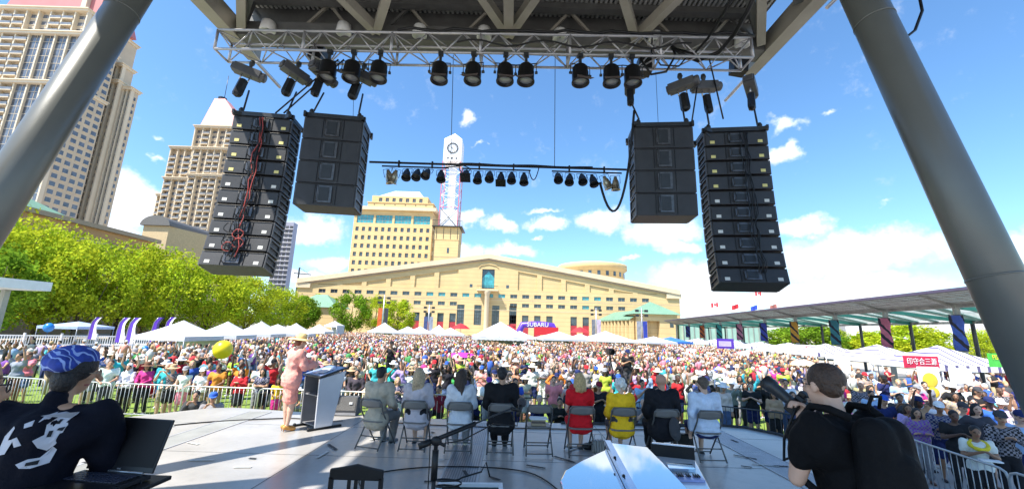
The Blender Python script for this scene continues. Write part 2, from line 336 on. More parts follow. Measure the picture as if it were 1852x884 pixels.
# ---- office tower
YO = 190.0
def oz(y, x=700): return at(x, y, YO).z
ot = thing('office_tower', 'square beige office tower with grids of small windows and teal top-floor glazing', 'building', (0, YO, 0))
X0 = at(634, 450, YO).x; X1 = at(779, 450, YO).x
zt = oz(381); gz0, gz1 = oz(404), oz(389); rows = [oz(415+15.2*k) for k in range(16)]; rows = [z for z in rows if z > 2]
fx = [X0+2.0+(X1-X0-4.0)*i/11 for i in range(12)]
hw = [(x-.75, x+.75, z-1.0, z+1.0) for z in rows for x in fx]
gl = [(X0+1.4+k*(X1-X0-1.6)/4, X0+1.4+k*(X1-X0-1.6)/4+8.0, gz0, gz1) for k in range(4)]
b = MB(); grid_wall(b, X0, X1, 0, zt, 0, hw+gl, .5); b.box(X0+.02, .6, 0, X1-.6, 34, zt-.02)
grid_wall(b, .0, 34, 0, zt, X1, [(y-.9, y+.9, z-1, z+1) for z in rows for y in (4, 9, 14, 19, 24, 29)], -.5, 0, True); b.obj('wall', M_beige, ot)
many('window', hw, lambda mb, h: window(mb, *h, .42, 1, 2, .1), [M_glass, M_frame], ot)
many('side_window', [(y, z) for z in rows for y in (4, 9, 14, 19, 24, 29)], lambda mb, h: mb.box(X1-.45, h[0]-.9, h[1]-1, X1-.42, h[0]+.9, h[1]+1), [M_glass], ot)
for h in gl: w = MB(); window(w, *h, .42, 5, 3, .12); w.obj('glazed_bay', [M_teal, M_frame], ot)
b = MB(); b.box(X0-1.6, -1.6, zt, X1+1.6, 35, zt+1.6, 0); b.obj('cornice', M_beige2, ot)
za = oz(366); zb = oz(351); ax0, ax1 = at(664, 370, YO).x, at(783, 370, YO).x; bx0, bx1 = at(676, 358, YO).x, at(772, 358, YO).x
b = MB(); b.box(ax0, .8, zt+1.6, ax1, 32, za, 0); b.box(ax0-.3, .5, za, ax1+.3, 32.3, za+.35)
for k in range(6): b.box(ax0+3+k*5, .7, zt+3, ax0+3.4+k*5, .79, zt+3.4, 1)
aw = [(bx0+1.6+k*3.3, bx0+3.2+k*3.3, za+1.3, za+3.2) for k in range(7)]
grid_wall(b, bx0, bx1, za+.36, zb, 3, aw, .4); b.box(bx0+.02, 3.6, za+.36, bx1-.02, 30, zb-.02); b.box(bx0-2.2, 4, za+.36, bx0-.3, 8, zb+.4)
b.obj('attic', [M_beige, M_dark], ot)
for h in aw: w = MB(); window(w, *h, 3.3, 2, 2, .1); w.obj('attic_window', [M_glass, M_frame], ot)
zc = oz(331); b = MB(); rx0, rx1, sx0, sx1 = at(681, 350, YO).x, at(764, 350, YO).x, at(702, 336, YO).x, at(749, 336, YO).x
b.add([(rx0, 3.5, zb), (rx1, 3.5, zb), (rx1, 29, zb), (rx0, 29, zb), (sx0, 12, zc), (sx1, 12, zc), (sx1, 20, zc), (sx0, 20, zc)], [(0, 1, 5, 4), (1, 2, 6, 5), (2, 3, 7, 6), (3, 0, 4, 7), (4, 5, 6, 7)])
b.obj('roof', mat('pale_metal_roof', (.72, .73, .76), .4, stripes=('X', .9, .9, '#a9a9b0')), ot)
# ---- clock tower
YC = 183.0
ct = thing('clock_tower', 'tall white clock tower with pink steel lattice on a beige shaft', 'clock tower', (0, YC, 0))
def cp(x, y): q = at(x, y, YC); return q.x, q.z
xa, z_ = cp(786, 440); xb, _ = cp(829, 440); cx = (xa+xb)/2; w2 = (xb-xa)/2; zb0 = cp(808, 411)[1]; zb1 = cp(808, 402)[1]
b = MB(); b.box(cx-w2, 0, 0, cx+w2, 10, zb0-6); b.box(cx-w2-.15, -.15, zb0-6, cx+w2+.15, 10.15, zb0); b.obj('shaft', M_beige, ct)
b = MB()
for k in range(4): x = cx-w2+.6+k*(2*w2-1.2)/3; b.box(x-.1, -.25, zb0-5.6, x+.1, -.16, zb0-.3)
b.obj('louvre', M_dark, ct)
for k in range(3): w = MB(); w.box(cx+.4, -.08, zb0-12-k*9, cx+1.3, -.02, zb0-9.6-k*9); w.obj('window', M_glass, ct)
b = MB()
for z in (zb0-14, zb0-23, zb0-32): b.box(cx-w2-.06, -.06, z, cx+w2+.06, 10.06, z+.22)
b.obj('stone_band', M_brown, ct)
b = MB(); b.box(cx-w2-1.5, -1.5, zb0, cx+w2+1.5, 11.5, zb0+.4)
for s in range(24): x = cx-w2-1.4+s*(2*w2+2.8)/23; b.box(x-.04, -1.5, zb0+.4, x+.04, -1.42, zb1+.6)
b.box(cx-w2-1.5, -1.5, zb1+.5, cx+w2+1.5, -1.4, zb1+.65); b.obj('gallery', M_dark, ct)
zl0, zl1, zh, zp, zap = zb0+.4, cp(812, 374)[1], cp(814, 290)[1], cp(815, 250)[1], cp(817, 233)[1]
w3 = 4.3; y0, y1 = .7, .7+2*w3
b = MB(); b.box(cx-w3+.3, y0+.3, zl0, cx+w3-.3, y1-.3, zl1-1); b.box(cx-1.6, y0+2.5, zl1-1, cx+1.9, y1-2.5, zh); b.obj('core', M_white, ct)
b = MB(); pk = mat('pink_lattice_steel', (.55, .13, .18), .5)
for sx in (-w3, w3):
    for yy in (y0, y1): b.bar((cx+sx, yy, zl0), (cx+sx, yy, zh), .34, m=1)
zz = [zl0, zl1]+[zl1+(zh-zl1)*k/4 for k in range(1, 5)]
for k, (p, q) in enumerate(zip(zz[:-1], zz[1:])):
    for yy in (y0, y1):
        b.bar((cx-w3, yy, q), (cx+w3, yy, q), .22, m=1 if k < 1 else 0); b.bar((cx-w3, yy, p), (cx+w3, yy, q), .16, m=0 if k else 2); b.bar((cx+w3, yy, p), (cx-w3, yy, q), .16, m=0 if k else 2)
    for sx in (-w3, w3): b.bar((cx+sx, y0, p), (cx+sx, y1, q), .16, m=1); b.bar((cx+sx, y1, p), (cx+sx, y0, q), .16, m=0)
b.obj('lattice', [M_white, pk, M_dark], ct)
b = MB(); b.box(cx-w3, y0, zh, cx+w3, y1, zp); b.obj('clock_head', M_white, ct)
b = MB(); b.add([(cx-w3, y0, zp), (cx+w3, y0, zp), (cx+w3, y1, zp), (cx-w3, y1, zp), (cx, (y0+y1)/2, zap)], [(0, 1, 4), (1, 2, 4), (2, 3, 4), (3, 0, 4)]); b.obj('spire', M_white, ct)
b = MB(); zk = (zh+zp)/2+.9; MX = Matrix.Translation((cx, y0-.1, zk)) @ Matrix.Rotation(math.pi/2, 4, 'X')
b.box(cx-3.2, y0-.05, zk-3.2, cx+3.2, y0-.01, zk+3.2, 1); b.lathe([(2.7, 0), (2.7, .12), (2.3, .12), (2.3, 0)], 32, MX, 0)
for k in range(12):
    a = k*math.pi/6; b.bar((cx+math.sin(a)*1.7, y0-.2, zk+math.cos(a)*1.7), (cx+math.sin(a)*2.6, y0-.2, zk+math.cos(a)*2.6), .16, .1)
b.bar((cx, y0-.28, zk), (cx-1.1, y0-.28, zk+.9), .3, .08); b.bar((cx, y0-.28, zk), (cx+.9, y0-.28, zk-1.9), .22, .08)
b.obj('clock_face', [M_dark, mat('clock_dial', (.6, .62, .66), .5)], ct)
for k in (-1, 0, 1): w = MB(); w.box(cx+k*2-.4, y0-.06, zh+1, cx+k*2+.4, y0-.02, zh+1.8); w.obj('head_window', M_dark, ct)
# ---- pavilion with green pyramid roof and arcade
pv = thing('pavilion', 'beige pavilion with a pale green pyramid roof beside the hall', 'pavilion', (0, 100, 0))
def pp(x, y, Y=100.): q = at(x, y, Y); return q.x, q.z
px0, ze = pp(1152, 567); px1, _ = pp(1224, 567); pcx = (px0+px1)/2; zq = pp(1187, 543)[1]
b = MB(); grid_wall(b, px0, px1, 0, ze, 0, [(pcx-2.4, pcx+.6, 0, ze-1.6)], 1.5); b.box(px0+.01, 1.6, 0, px1-.01, 9.5, ze-.01); b.box(px0, 0, 0, px0+.02, 1.6, ze-.01); b.box(px1-.02, 0, 0, px1, 1.6, ze-.01); b.obj('wall', M_beige, pv)
b = MB(); e = .9; b.add([(px0-e, -e, ze), (px1+e, -e, ze), (px1+e, 10, ze), (px0-e, 10, ze), (pcx, 4.6, zq)], [(0, 1, 4), (1, 2, 4), (2, 3, 4), (3, 0, 4), (3, 2, 1, 0)]); b.obj('roof', M_patina, pv)
for x in (px0+.8, px1-1.9): w = MB(); w.box(x+.1, -.03, ze-3, x+1.0, -.01, ze-1.9); w.obj('window', M_glass, pv)
ar = thing('arcade', 'low arcade with sloping green roof and beige piers leading to the pavilion', 'arcade', (0, 0, 0))
A = Vector((pp(1148, 580)[0]-.2, 101, 0)); B_ = Vector((at(1082, 583, 126).x, 126, 0)); zr = 6.6; dd = (B_-A).normalized(); nn_ = Vector((-dd.y, dd.x, 0)); nn_ = nn_ if nn_.x > 0 else -nn_
b = MB(); b.add([A+Vector((0, 0, zr))-nn_*.6, B_+Vector((0, 0, zr))-nn_*.6, B_+nn_*5+Vector((0, 0, zr+2.6)), A+nn_*5+Vector((0, 0, zr+2.6)), A+Vector((0, 0, zr-.3))-nn_*.6, B_+Vector((0, 0, zr-.3))-nn_*.6], [(0, 1, 2, 3), (4, 5, 1, 0)]); b.obj('roof', M_patina, ar)
for k in range(10): q = A.lerp(B_, (k+.3)/10); w = MB(); w.box(q.x-.45, q.y-.45, 0, q.x+.45, q.y+.45, zr-.31); w.obj('pier', M_beige, ar)
b = MB(); b.bar(A+nn_*4.6+Vector((0, 0, 4)), B_+nn_*4.6+Vector((0, 0, 4)), .4, 8); b.obj('wall', M_beige, ar)
# ---- small green roofed pavilion far left of the hall
gp = thing('garden_pavilion', 'low pavilion with hipped green roof half hidden by trees left of the hall', 'pavilion', (0, 105, 0))
b = MB(); q0, q1 = at(545, 563, 105), at(608, 563, 105); b.box(q0.x+.8, .8, 0, q1.x-.8, 9, 7.6, 0); b.obj('wall', M_beige, gp)
b = MB(); b.add([(q0.x-3, 0, 7.3), (q1.x, 0, 7.3), (q1.x, 10, 7.3), (q0.x-3, 10, 7.3), (q0.x+1, 5, 10.8), (q1.x-5, 5, 10.8)], [(0, 1, 5, 4), (1, 2, 5), (2, 3, 4, 5), (3, 0, 4), (3, 2, 1, 0)]); b.obj('roof', M_patina, gp)

# ---- residential towers
M_tw = mat('tower_stone', (.53, .43, .31), .8, var=.08, vs=.2); M_tw2 = mat('tower_stone_light', (.64, .54, .40), .8, var=.06, vs=.2)
M_twg = mat('tower_glass', (.10, .11, .13), .1, var=.6, vs=.35, spec=.8); M_rail = mat('balcony_glass', (.17, .18, .20), .3, var=.3, vs=.5); M_pink = mat('rose_metal_roof', (.50, .17, .17), .6, var=.08, vs=.2)
M_dk = mat('balcony_recess', (.10, .085, .08), .8, var=.4, vs=.4)
def tower_block(root, x0, x1, y0, dep, z1, bays, fl=3.05, pil=True, bands=(), z0=0, sidex=None):
    """front face at y0 (towards the plaza), bays: list of 'b' balcony / 'w' window / 'g' glass"""
    b = MB(); b.box(x0, y0+1.2, z0, x1, y0+dep, z1); b.obj('wall', M_tw, root)
    n = len(bays); bw = (x1-x0)/n; nf = int((z1-z0)/fl); bal = []; win = []; 
    for i, k in enumerate(bays):
        a = x0+i*bw; c = a+bw
        for f in range(nf):
            z = z0+f*fl
            (bal if k == 'b' else win).append((a+.25, c-.25, z, k))
    bal.sort(key=lambda t: -t[2]); win.sort(key=lambda t: -t[2])
    def mkb(mb, t):
        a, c, z, k = t; mb.box(a, y0-.5, z, c, y0+1.19, z+.28, 0); mb.box(a, y0-.5, z+.28, c, y0-.38, z+1.25, 1); mb.box(a+.3, y0+1.1, z+.3, c-.3, y0+1.17, z+2.6, 2)
    def mkw(mb, t):
        a, c, z, k = t
        if k == 'g': mb.box(a-.2, y0+.55, z+.05, c+.2, y0+1.19, z+fl-.05, 0); mb.box(a-.2, y0+.5, z, c+.2, y0+.56, z+.14, 1); mb.box((a+c)/2-.05, y0+.48, z+.14, (a+c)/2+.05, y0+.55, z+fl-.05, 1)
        else: mb.box(a+.3, y0+1.1, z+.9, c-.3, y0+1.18, z+2.5, 0); mb.box((a+c)/2-.05, y0+1.05, z+.9, (a+c)/2+.05, y0+1.1, z+2.5, 1); mb.box(a+.1, y0+1.02, z+.72, c-.1, y0+1.19, z+.9, 1)
    if bal: many('balcony', bal, mkb, [M_tw2, M_rail, M_twg], root)
    if win: many('window', win, mkw, [M_twg, M_tw2], root)
    if pil:
        for i in range(n+1): x = x0+i*bw; w = MB(); w.box(x-.28, y0-.25+(.013 if i % 2 else 0), z0, x+.28, y0+1.19, z1-.4); w.obj('pilaster', M_tw2, root)
    for z in bands: w = MB(); w.box(x0-.5, y0-.9, z, x1+.5, y0+dep+.5, z+.9); w.box(x0-.9, y0-1.3, z+.9, x1+.9, y0+dep+.9, z+1.3); w.obj('cornice', M_tw2, root)
def side_bays(root, x, ya, yb, z0, z1, n, fl=3.05):
    b = []; st = (yb-ya)/n
    for f in range(int((z1-z0)/fl)):
        for i in range(n): b.append((ya+i*st+.6, ya+(i+1)*st-.6, z0+f*fl+.7))
    b.sort(key=lambda t: -t[2]); many('side_window', b, lambda mb, t: (mb.box(x-.02, t[0], t[2], x+.06, t[1], t[2]+1.7, 0), mb.box(x-.02, t[0]-.1, t[2]-.2, x+.3, t[1]+.1, t[2]-.01, 1)), [M_twg, M_tw2], root)
t1 = thing('residential_tower', 'cream residential tower with glass bay and rose mansard, cut by the left frame edge', 'tower', (0, 0, 0))
xA0, xA1 = -215, at(112, 200, 140).x
tower_block(t1, xA0, xA1, 140, 14, at(90, 62, 140).z, ['b', 'b', 'w', 'b', 'b', 'g', 'g', 'g', 'g'], bands=(at(60, 152, 140).z, at(90, 62, 140).z-.4))
side_bays(t1, xA1, 141.5, 154, 0, at(90, 62, 140).z, 4)
zA = at(90, 62, 140).z+.9; zA2 = at(60, 18, 144).z
tower_block(t1, xA0+2, xA1-5, 144, 22, zA2, ['w', 'b', 'b', 'w', 'w', 'b', 'b', 'w'], z0=zA, bands=(zA2-.4,))
b = MB(); b.prism([(xA0, zA2+.9), (xA1-2, zA2+.9), (xA1-11, zA2+24), (xA0+8, zA2+24)], 148, 162, 'y'); b.obj('mansard_roof', M_pink, t1)
b = MB(); b.box(xA1-12, 146.5, zA2+.9, xA1-10, 148-.01, zA2+20); b.obj('chimney_pier', M_tw2, t1)
xB0, xB1 = at(40, 300, 158).x, at(178, 300, 158).x
tower_block(t1, xB0, xB1, 158, 5, at(205, 118, 158).z, ['w', 'b', 'b', 'w', 'b', 'b', 'w', 'b', 'b', 'w', 'b', 'w'], bands=(at(190, 150, 158).z, at(205, 118, 158).z-.6))
side_bays(t1, xB1+3.5, 161.6, 163.6, 0, at(225, 160, 160).z, 1)
tower_block(t1, xB1+.1, xB1+3.5, 160.5, 3.4, at(225, 160, 160).z, ['g', 'g'], bands=(at(225, 160, 160).z-.5,))
t2 = thing('residential_tower', 'cream residential tower with rose pyramid roof and antenna behind the barrel-roofed wing', 'tower', (0, 0, 0))
Y2 = 205; xc = at(375, 430, Y2)
xa_, xb_ = at(330, 430, Y2).x-3, at(400, 430, Y2).x+3; zS = at(385, 270, Y2).z
tower_block(t2, xa_, xb_, Y2, 26, zS, ['b', 'w', 'b', 'b', 'w', 'b', 'b'], bands=(at(380, 320, Y2).z, zS-.4))
side_bays(t2, xb_, Y2+1.5, Y2+26, 0, zS, 6)
xl_ = at(268, 430, Y2).x-4
tower_block(t2, xl_+2.5, xa_-.1, Y2+4, 20, at(300, 262, Y2).z, ['b', 'w', 'b', 'b'], bands=(at(300, 262, Y2).z-.4, at(300, 320, Y2).z))
tower_block(t2, xl_-3, xl_+2.4, Y2+8, 16, at(275, 345, Y2).z, ['b', 'w'], bands=(at(275, 345, Y2).z-.4,))
zT = at(370, 226, Y2).z; tower_block(t2, xa_+1-5, xb_-4, Y2+3, 20, zT, ['w', 'b', 'w', 'w', 'b', 'w'], z0=zS+.9, bands=(zT-.4,))
ap = at(402, 182, Y2+12); b = MB(); b.add([(xa_-3, Y2+4, zT+.9), (xb_-4, Y2+4, zT+.9), (xb_-4, Y2+22, zT+.9), (xa_-3, Y2+22, zT+.9), (ap.x-3, Y2+10, ap.z), (ap.x+3, Y2+10, ap.z), (ap.x+3, Y2+15, ap.z), (ap.x-3, Y2+15, ap.z)], [(0, 1, 5, 4), (1, 2, 6, 5), (2, 3, 7, 6), (3, 0, 4, 7), (4, 5, 6, 7)]); b.obj('mansard_roof', mat('pale_rose_roof', (.60, .26, .24), .6), t2)
b = MB(); b.box(xb_-9, Y2+2, zT+.9, xb_-4.5, Y2+3.9, zT+10); b.obj('roof_pier', M_pink, t2)
b = MB(); b.tube([(ap.x+1, Y2+12, ap.z), (ap.x+1, Y2+12, ap.z+16)], .16, 6); b.lathe([(2.2, 0), (2.2, 1.5)], 10, Matrix.Translation((ap.x, Y2+12, ap.z))); b.obj('antenna', M_dark, t2)
t3 = thing('glass_tower', 'slim bluish high-rise behind the tall left speaker stack', 'tower', (0, 0, 0))
e0, e1 = at(490, 480, 260).x, at(521, 480, 260).x; zz3 = at(520, 402, 260).z
b = MB(); b.box(e0, 260, 0, e1, 265, zz3, 0); b.obj('wall', mat('blue_grey_cladding', (.30, .31, .40), .5), t3)
many('window', [(e0+.5+i*(e1-e0)/4, z0_*3.0) for z0_ in range(int(zz3/3)-1, 1, -1) for i in range(4)], lambda mb, t: mb.box(t[0], 259.9, t[1], t[0]+2.0, 259.98, t[1]+1.9), [M_twg], t3)
b = MB(); 
for z0_ in range(2, int(zz3/3)): b.box(e0-.3, 259.2, z0_*3-.35, e1+.3, 259.97, z0_*3-.1)
b.obj('floor_edge', M_white, t3)
# tower crane
q = at(538, 512, 420); cr = thing('tower_crane', 'tiny tower crane on the skyline left of the hall', 'crane', (q.x, q.y, 0))
b = MB(); zc_ = at(538, 494, 420).z; b.bar((0, 0, 0), (0, 0, zc_+6), 1.2); b.obj('mast', M_dark, cr)
b = MB(); b.bar((-5, 0, zc_), (13, 0, zc_-1), .9); b.bar((0, 0, zc_+6), (10, 0, zc_), .3); b.obj('jib', M_dark, cr)
# ---- low building on the left with long ochre wall
lb = thing('theatre_building', 'long low ochre building with stone cornice and green hipped roof behind the trees', 'building', (0, 0, 0))
M_och = mat('ochre_wall', (.50, .29, .14), .8, var=.08, vs=.3); XW = -78
y0, y1 = 50, 88; zt = 20.2
b = MB(); b.box(XW-40, y0-30, 0, XW, y1, zt-3.2, 0); b.box(XW-40, y0-30, zt-3.2, XW+.0, y1+.02, zt-.9, 1); b.obj('wall', [mat('tan_wall', (.33, .24, .16), .8), M_och], lb)
b = MB(); b.box(XW-40, y0-31, zt-.9, XW+.8, y1+.6, zt-.1); b.box(XW-40, y0-31, zt-4.0, XW+.9, y1+.6, zt-3.21); b.obj('cornice', M_brown, lb)
b = MB(); rc = at(58, 322, 62); b.add([(XW-1, 40, zt-.08), (XW-1, 72, zt-.08), (XW-28, 72, zt-.08), (XW-28, 40, zt-.08), (XW-14, 52, zt+8), (XW-14, 60, zt+8)], [(0, 1, 5, 4), (1, 2, 5), (2, 3, 4, 5), (3, 0, 4)]); b.obj('roof', M_patina, lb)
for k in range(8): w = MB(); w.box(XW+.01, 42+k*5.5, 11, XW+.06, 45+k*5.5, 14.5); w.obj('window', M_glass, lb)
bp = thing('barrel_roofed_wing', 'small beige wing under a dark barrel roof beside the ochre building', 'building', (0, 0, 0))
u0, u1 = at(253, 440, 94), at(300, 440, 94); v1 = at(338, 440, 110)
b = MB(); zc0 = at(275, 408, 94).z; pts = [(u0.x, 94), (u1.x, 94), (u1.x+4, 112), (u0.x-4, 112)]; b.prism(pts, 0, zc0); b.obj('wall', mat('tan_plaster', (.52, .39, .22), .8, dirt=.1), bp)
b = MB(); prof = [((u0.x+u1.x)/2+math.cos(t)*((u1.x-u0.x)/2+.5), zc0+.02+math.sin(t)*2.4) for t in [math.pi*k/12 for k in range(13)]]; b.prism(prof, 93.4, 113, 'y'); b.obj('barrel_roof', mat('dark_barrel_roof', (.13, .12, .11), .5, stripes=('X', 1.2, .9, '#555048')), bp)
# ---- glass building + finned grey building behind the right canopy
gb = thing('green_glass_building', 'low pale green glass building behind the far end of the canopy', 'building', (0, 0, 0))
q0, q1 = at(1236, 600, 98), at(1382, 600, 98); b = MB(); b.box(q0.x, 98, 0, q1.x, 120, 7.0); b.obj('glass_wall', mat('pale_green_glass', (.30, .46, .38), .2, var=.12, vs=.3, spec=.8), gb)
for k in range(16): x = q0.x+(q1.x-q0.x)*k/15; w = MB(); w.box(x-.08, 97.85, 0, x+.08, 97.98, 7.0); w.obj('mullion', M_steelg, gb)
fb = thing('finned_building', 'grey building with rows of vertical fins behind the trees on the right', 'building', (0, 0, 0))
q0, q1 = at(1530, 600, 82), at(1900, 600, 66); A = Vector((q0.x, 82, 0)); B_ = Vector((q1.x, 66, 0)); b = MB(); b.bar(A+Vector((0, 3, 4.2)), B_+Vector((0, 3, 4.2)), 5, 8.4); b.obj('wall', mat('shaded_grey_wall', (.22, .22, .23), .7), fb)  # one even grey over the whole wall behind the fins
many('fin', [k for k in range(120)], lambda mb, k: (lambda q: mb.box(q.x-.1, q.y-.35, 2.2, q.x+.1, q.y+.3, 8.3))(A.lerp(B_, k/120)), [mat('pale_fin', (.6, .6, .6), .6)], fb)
# ---- plaza canopy on the right
cnp = thing('plaza_canopy', 'long steel canopy with teal glass roof and grey louvred eave on the right', 'canopy', (0, 0, 0))
PX = [(1737, 25), (1606, 30.7), (1514, 36.5), (1441, 43), (1385, 49.8), (1341, 56.8), (1304, 64.4), (1273, 72.6), (1247, 81.3)]
def cx_(Y): return 24.3+.14*Y-(.6 if Y < 30 else 0)
posts = [(at(px, 600, Y).x, Y) for px, Y in PX]; posts = [(posts[0][0]-1.0, 18.5)]+posts+[(posts[-1][0]+1.4, 91)]
M_louv = mat('louvre_steel', (.27, .27, .25), .5, metal=.3, var=.3, vs=2); M_tg = mat('teal_roof_glass', (.16, .62, .54), .3, var=.2, vs=.4, alpha=.55)
M_tb = mat('teal_steel', (.03, .21, .17), .5)
for i, (x, y) in enumerate(posts):
    w = MB(); w.lathe([(.17, 0), (.17, 5.5)], 10, Matrix.Translation((x, y, 0))); w.obj('post', M_steelg, cnp)
    w = MB(); w.lathe([(.13, 0), (.13, 4.7)], 8, Matrix.Translation((x+7.5, y+1, 0))); w.obj('rear_post', M_dark, cnp)
    w = MB(); w.bar((x, y, 5.35), (x+7.6, y+1, 4.75), .14, .26); w.obj('rafter', M_tb, cnp); w = MB(); w.bar((x, y, 5.3), (x-2.4, y-.3, 5.95), .12, .2); w.obj('front_rafter', M_louv, cnp)
for (x, y), (x2, y2) in zip(posts[:-1], posts[1:]):
    w = MB(); w.bar((x, y, 5.42), (x2, y2, 5.42), .18, .3); w.obj('eave_beam', M_louv, cnp); w = MB(); w.bar((x+7.5, y+1, 4.75), (x2+7.5, y2+1, 4.75), .14, .2); w.obj('rear_beam', M_louv, cnp)
    w = MB()
    for k in range(9):
        t = (k+.5)/9; dx = -2.5*t-.1; dz = .48*t; w.bar((x+dx, y-.3*t, 5.46+dz), (x2+dx, y2-.3*t, 5.46+dz), .31, .035+.02*(k % 2))
    w.obj('louvre_panel', M_louv, cnp)
    w = MB(); w.bar((x-2.6, y-.3, 6.02), (x2-2.6, y2-.3, 6.02), .22, .16); w.obj('gutter', mat('purple_grey_gutter', (.09, .075, .13), .4), cnp)
    w = MB(); w.add([(x+.1, y, 5.6), (x2+.1, y2, 5.6), (x2+7.6, y2+1, 4.95), (x+7.6, y+1, 4.95)], [(0, 1, 2, 3)]); w.obj('glass_panel', M_tg, cnp)
    w = MB()
    for k in range(3):
        t = k/3; a = Vector((x, y, 5.5)).lerp(Vector((x2, y2, 5.5)), t); c = Vector((x+7.5, y+1, 4.88)).lerp(Vector((x2+7.5, y2+1, 4.88)), min(1, t+.55)); w.bar(a, c, .5, .05)
    w.obj('teal_brace', M_tb, cnp)
BC = ['#2e3fae', '#c96a86', '#27a39b', '#d99a1e', '#1f7a88', '#cf7f9a', '#2b55b5', '#d0661f', '#223a8f']
CN = {'#2e3fae': 'deep blue', '#c96a86': 'rose pink', '#27a39b': 'turquoise', '#d99a1e': 'golden', '#1f7a88': 'dark teal', '#cf7f9a': 'pale pink', '#2b55b5': 'cobalt blue', '#d0661f': 'orange', '#223a8f': 'navy'}
ordn = ['nearest', 'second', 'third', 'fourth', 'fifth', 'sixth', 'seventh', 'eighth', 'ninth']
seq = ['#2b55b5', '#c96a86', '#1f7a88', '#d99a1e', '#2e3fae', '#cf7f9a', '#27a39b', '#d0661f', '#223a8f']
for k in range(9):
    x, y = posts[k+1]; c = seq[k]
    bt = thing('post_banner', CN[c]+' feather patterned banner hung on the '+ordn[k]+' canopy post', 'banner', (x-.45, y-.32, 2.75), 0, 'banners on the canopy posts')
    w = MB(); n = 10; vs = []
    for j in range(n+1):
        for i in range(4): vs.append((-.42+.28*i, .05*math.sin(j*.9+i), 2.05*j/n))
    w.add(vs, [(j*4+i, j*4+i+1, j*4+i+5, j*4+i+4) for j in range(n) for i in range(3)]); w.obj('cloth', mat('banner_'+CN[c].replace(' ', '_'), tuple(.75*v+.02 for v in lin(c)), .8, var=.5, vs=.8, stripes=('DIAGONAL', .7, .78, '#1a1a2a', 4.5)), bt)
    w = MB(); w.bar((-.45, 0, 2.08), (.45, .02, 2.08), .04); w.bar((-.45, 0, -.02), (.45, .02, -.02), .04); w.obj('bracket', M_dark, bt)
# flags
MCF = mat('red_flag_cloth', (.55, .02, .03), .8); M_w = mat('white_cloth', (.8, .8, .8), .8, var=.05)
def flag(px, ytop, Y, kind, lab):
    q = at(px, ytop, Y); t = thing('flagpole', lab, 'flag', (q.x, q.y, 0), 0, 'flags flying beyond the canopy'); w = MB(); w.tube([(0, 0, 0), (0, 0, q.z+.3)], [.09, .05], 6); w.obj('pole', M_white, t)
    w = MB(); vs = []; nx_ = 9
    for i in range(nx_):
        for j in range(2): vs.append((-.05-.24*i, .15*math.sin(i*.8), q.z-1.2*j-.08*i*(1 if kind != 'c' else .3)))
    cols = [(0 if (kind == 'c' and (i < 2 or i > 5)) or kind == 'r' else (1 if kind == 'c' else 2)) for i in range(nx_-1)]
    for i in range(nx_-1): w.add([vs[2*i], vs[2*i+2], vs[2*i+3], vs[2*i+1]], [(0, 1, 2, 3)], cols[i])
    if kind == 'c':
        c = Vector((-1.03, -.25, q.z-.62)); lf = [(0, .4), (.1, .2), (.3, .26), (.22, .05), (.38, .0), (.16, -.16), (.18, -.26), (.02, -.22), (.02, -.4), (-.02, -.4), (-.02, -.22), (-.18, -.26), (-.16, -.16), (-.38, 0), (-.22, .05), (-.3, .26), (-.1, .2)]
        w.add([(c.x+a, c.y, c.z+b_) for a, b_ in lf], [tuple(range(len(lf)))], 0)
    w.obj('flag_cloth', [MCF, M_w, mat('blue_flag_cloth' if kind == 'b' else 'mixed_flag_cloth', (.03, .07, .5) if kind == 'b' else (.35, .12, .1), .8)], t)
flag(1299, 547, 112, 'c', 'red and white maple leaf flag, leftmost of the row above the canopy')
flag(1336, 549, 112, 'r', 'plain red flag, second from the left above the canopy')
flag(1370, 551, 112, 'b', 'blue flag, third from the left above the canopy')
flag(1405, 549, 112, 'm', 'dull red and tan flag, rightmost above the canopy')
flag(1377, 527, 125, 'c', 'maple leaf flag on the tallest pole, just under the right speaker stack')
# ---- white picket fence, canopy fragment on the left
pf = thing('picket_fence', 'long white picket fence in front of the left trees', 'fence', (0, 0, 0)); A = Vector((-58, 37, 0)); B_ = Vector((-38, 50, 0)); A2 = Vector((-24, 56, 0))
for a, b_ in ((A, B_), (B_, A2)):
    n = int((b_-a).length/2.4)
    for k in range(n):
        p, q = a.lerp(b_, k/n), a.lerp(b_, (k+1)/n); w = MB(); up = Vector((0, 0, 1))
        w.bar(p+up*.25, q+up*.25, .05, .1); w.bar(p+up*1.15, q+up*1.15, .06, .12)
        for j in range(1, 14): r_ = p.lerp(q, j/14); w.bar(r_+up*.1, r_+up*1.2, .07, .03)
        w.obj('fence_panel', M_white, pf); w = MB(); w.bar(p, p+up*1.42, .14); w.obj('post', M_white, pf)
sc_ = thing('entrance_canopy', 'white flat entrance canopy on a grey post at the left frame edge', 'canopy', (0, 0, 0)); q0, q1 = at(-60, 512, 26), at(93, 522, 26)
b = MB(); b.box(q0.x-3, 21, q0.z-.35, q1.x, 26, q0.z+.2); b.obj('roof_slab', M_white, sc_); b = MB(); q = at(3, 560, 25.6); b.box(q.x-.14, 25.4, 0, q.x+.14, 25.7, q0.z-.36); b.obj('post', M_steelg, sc_)
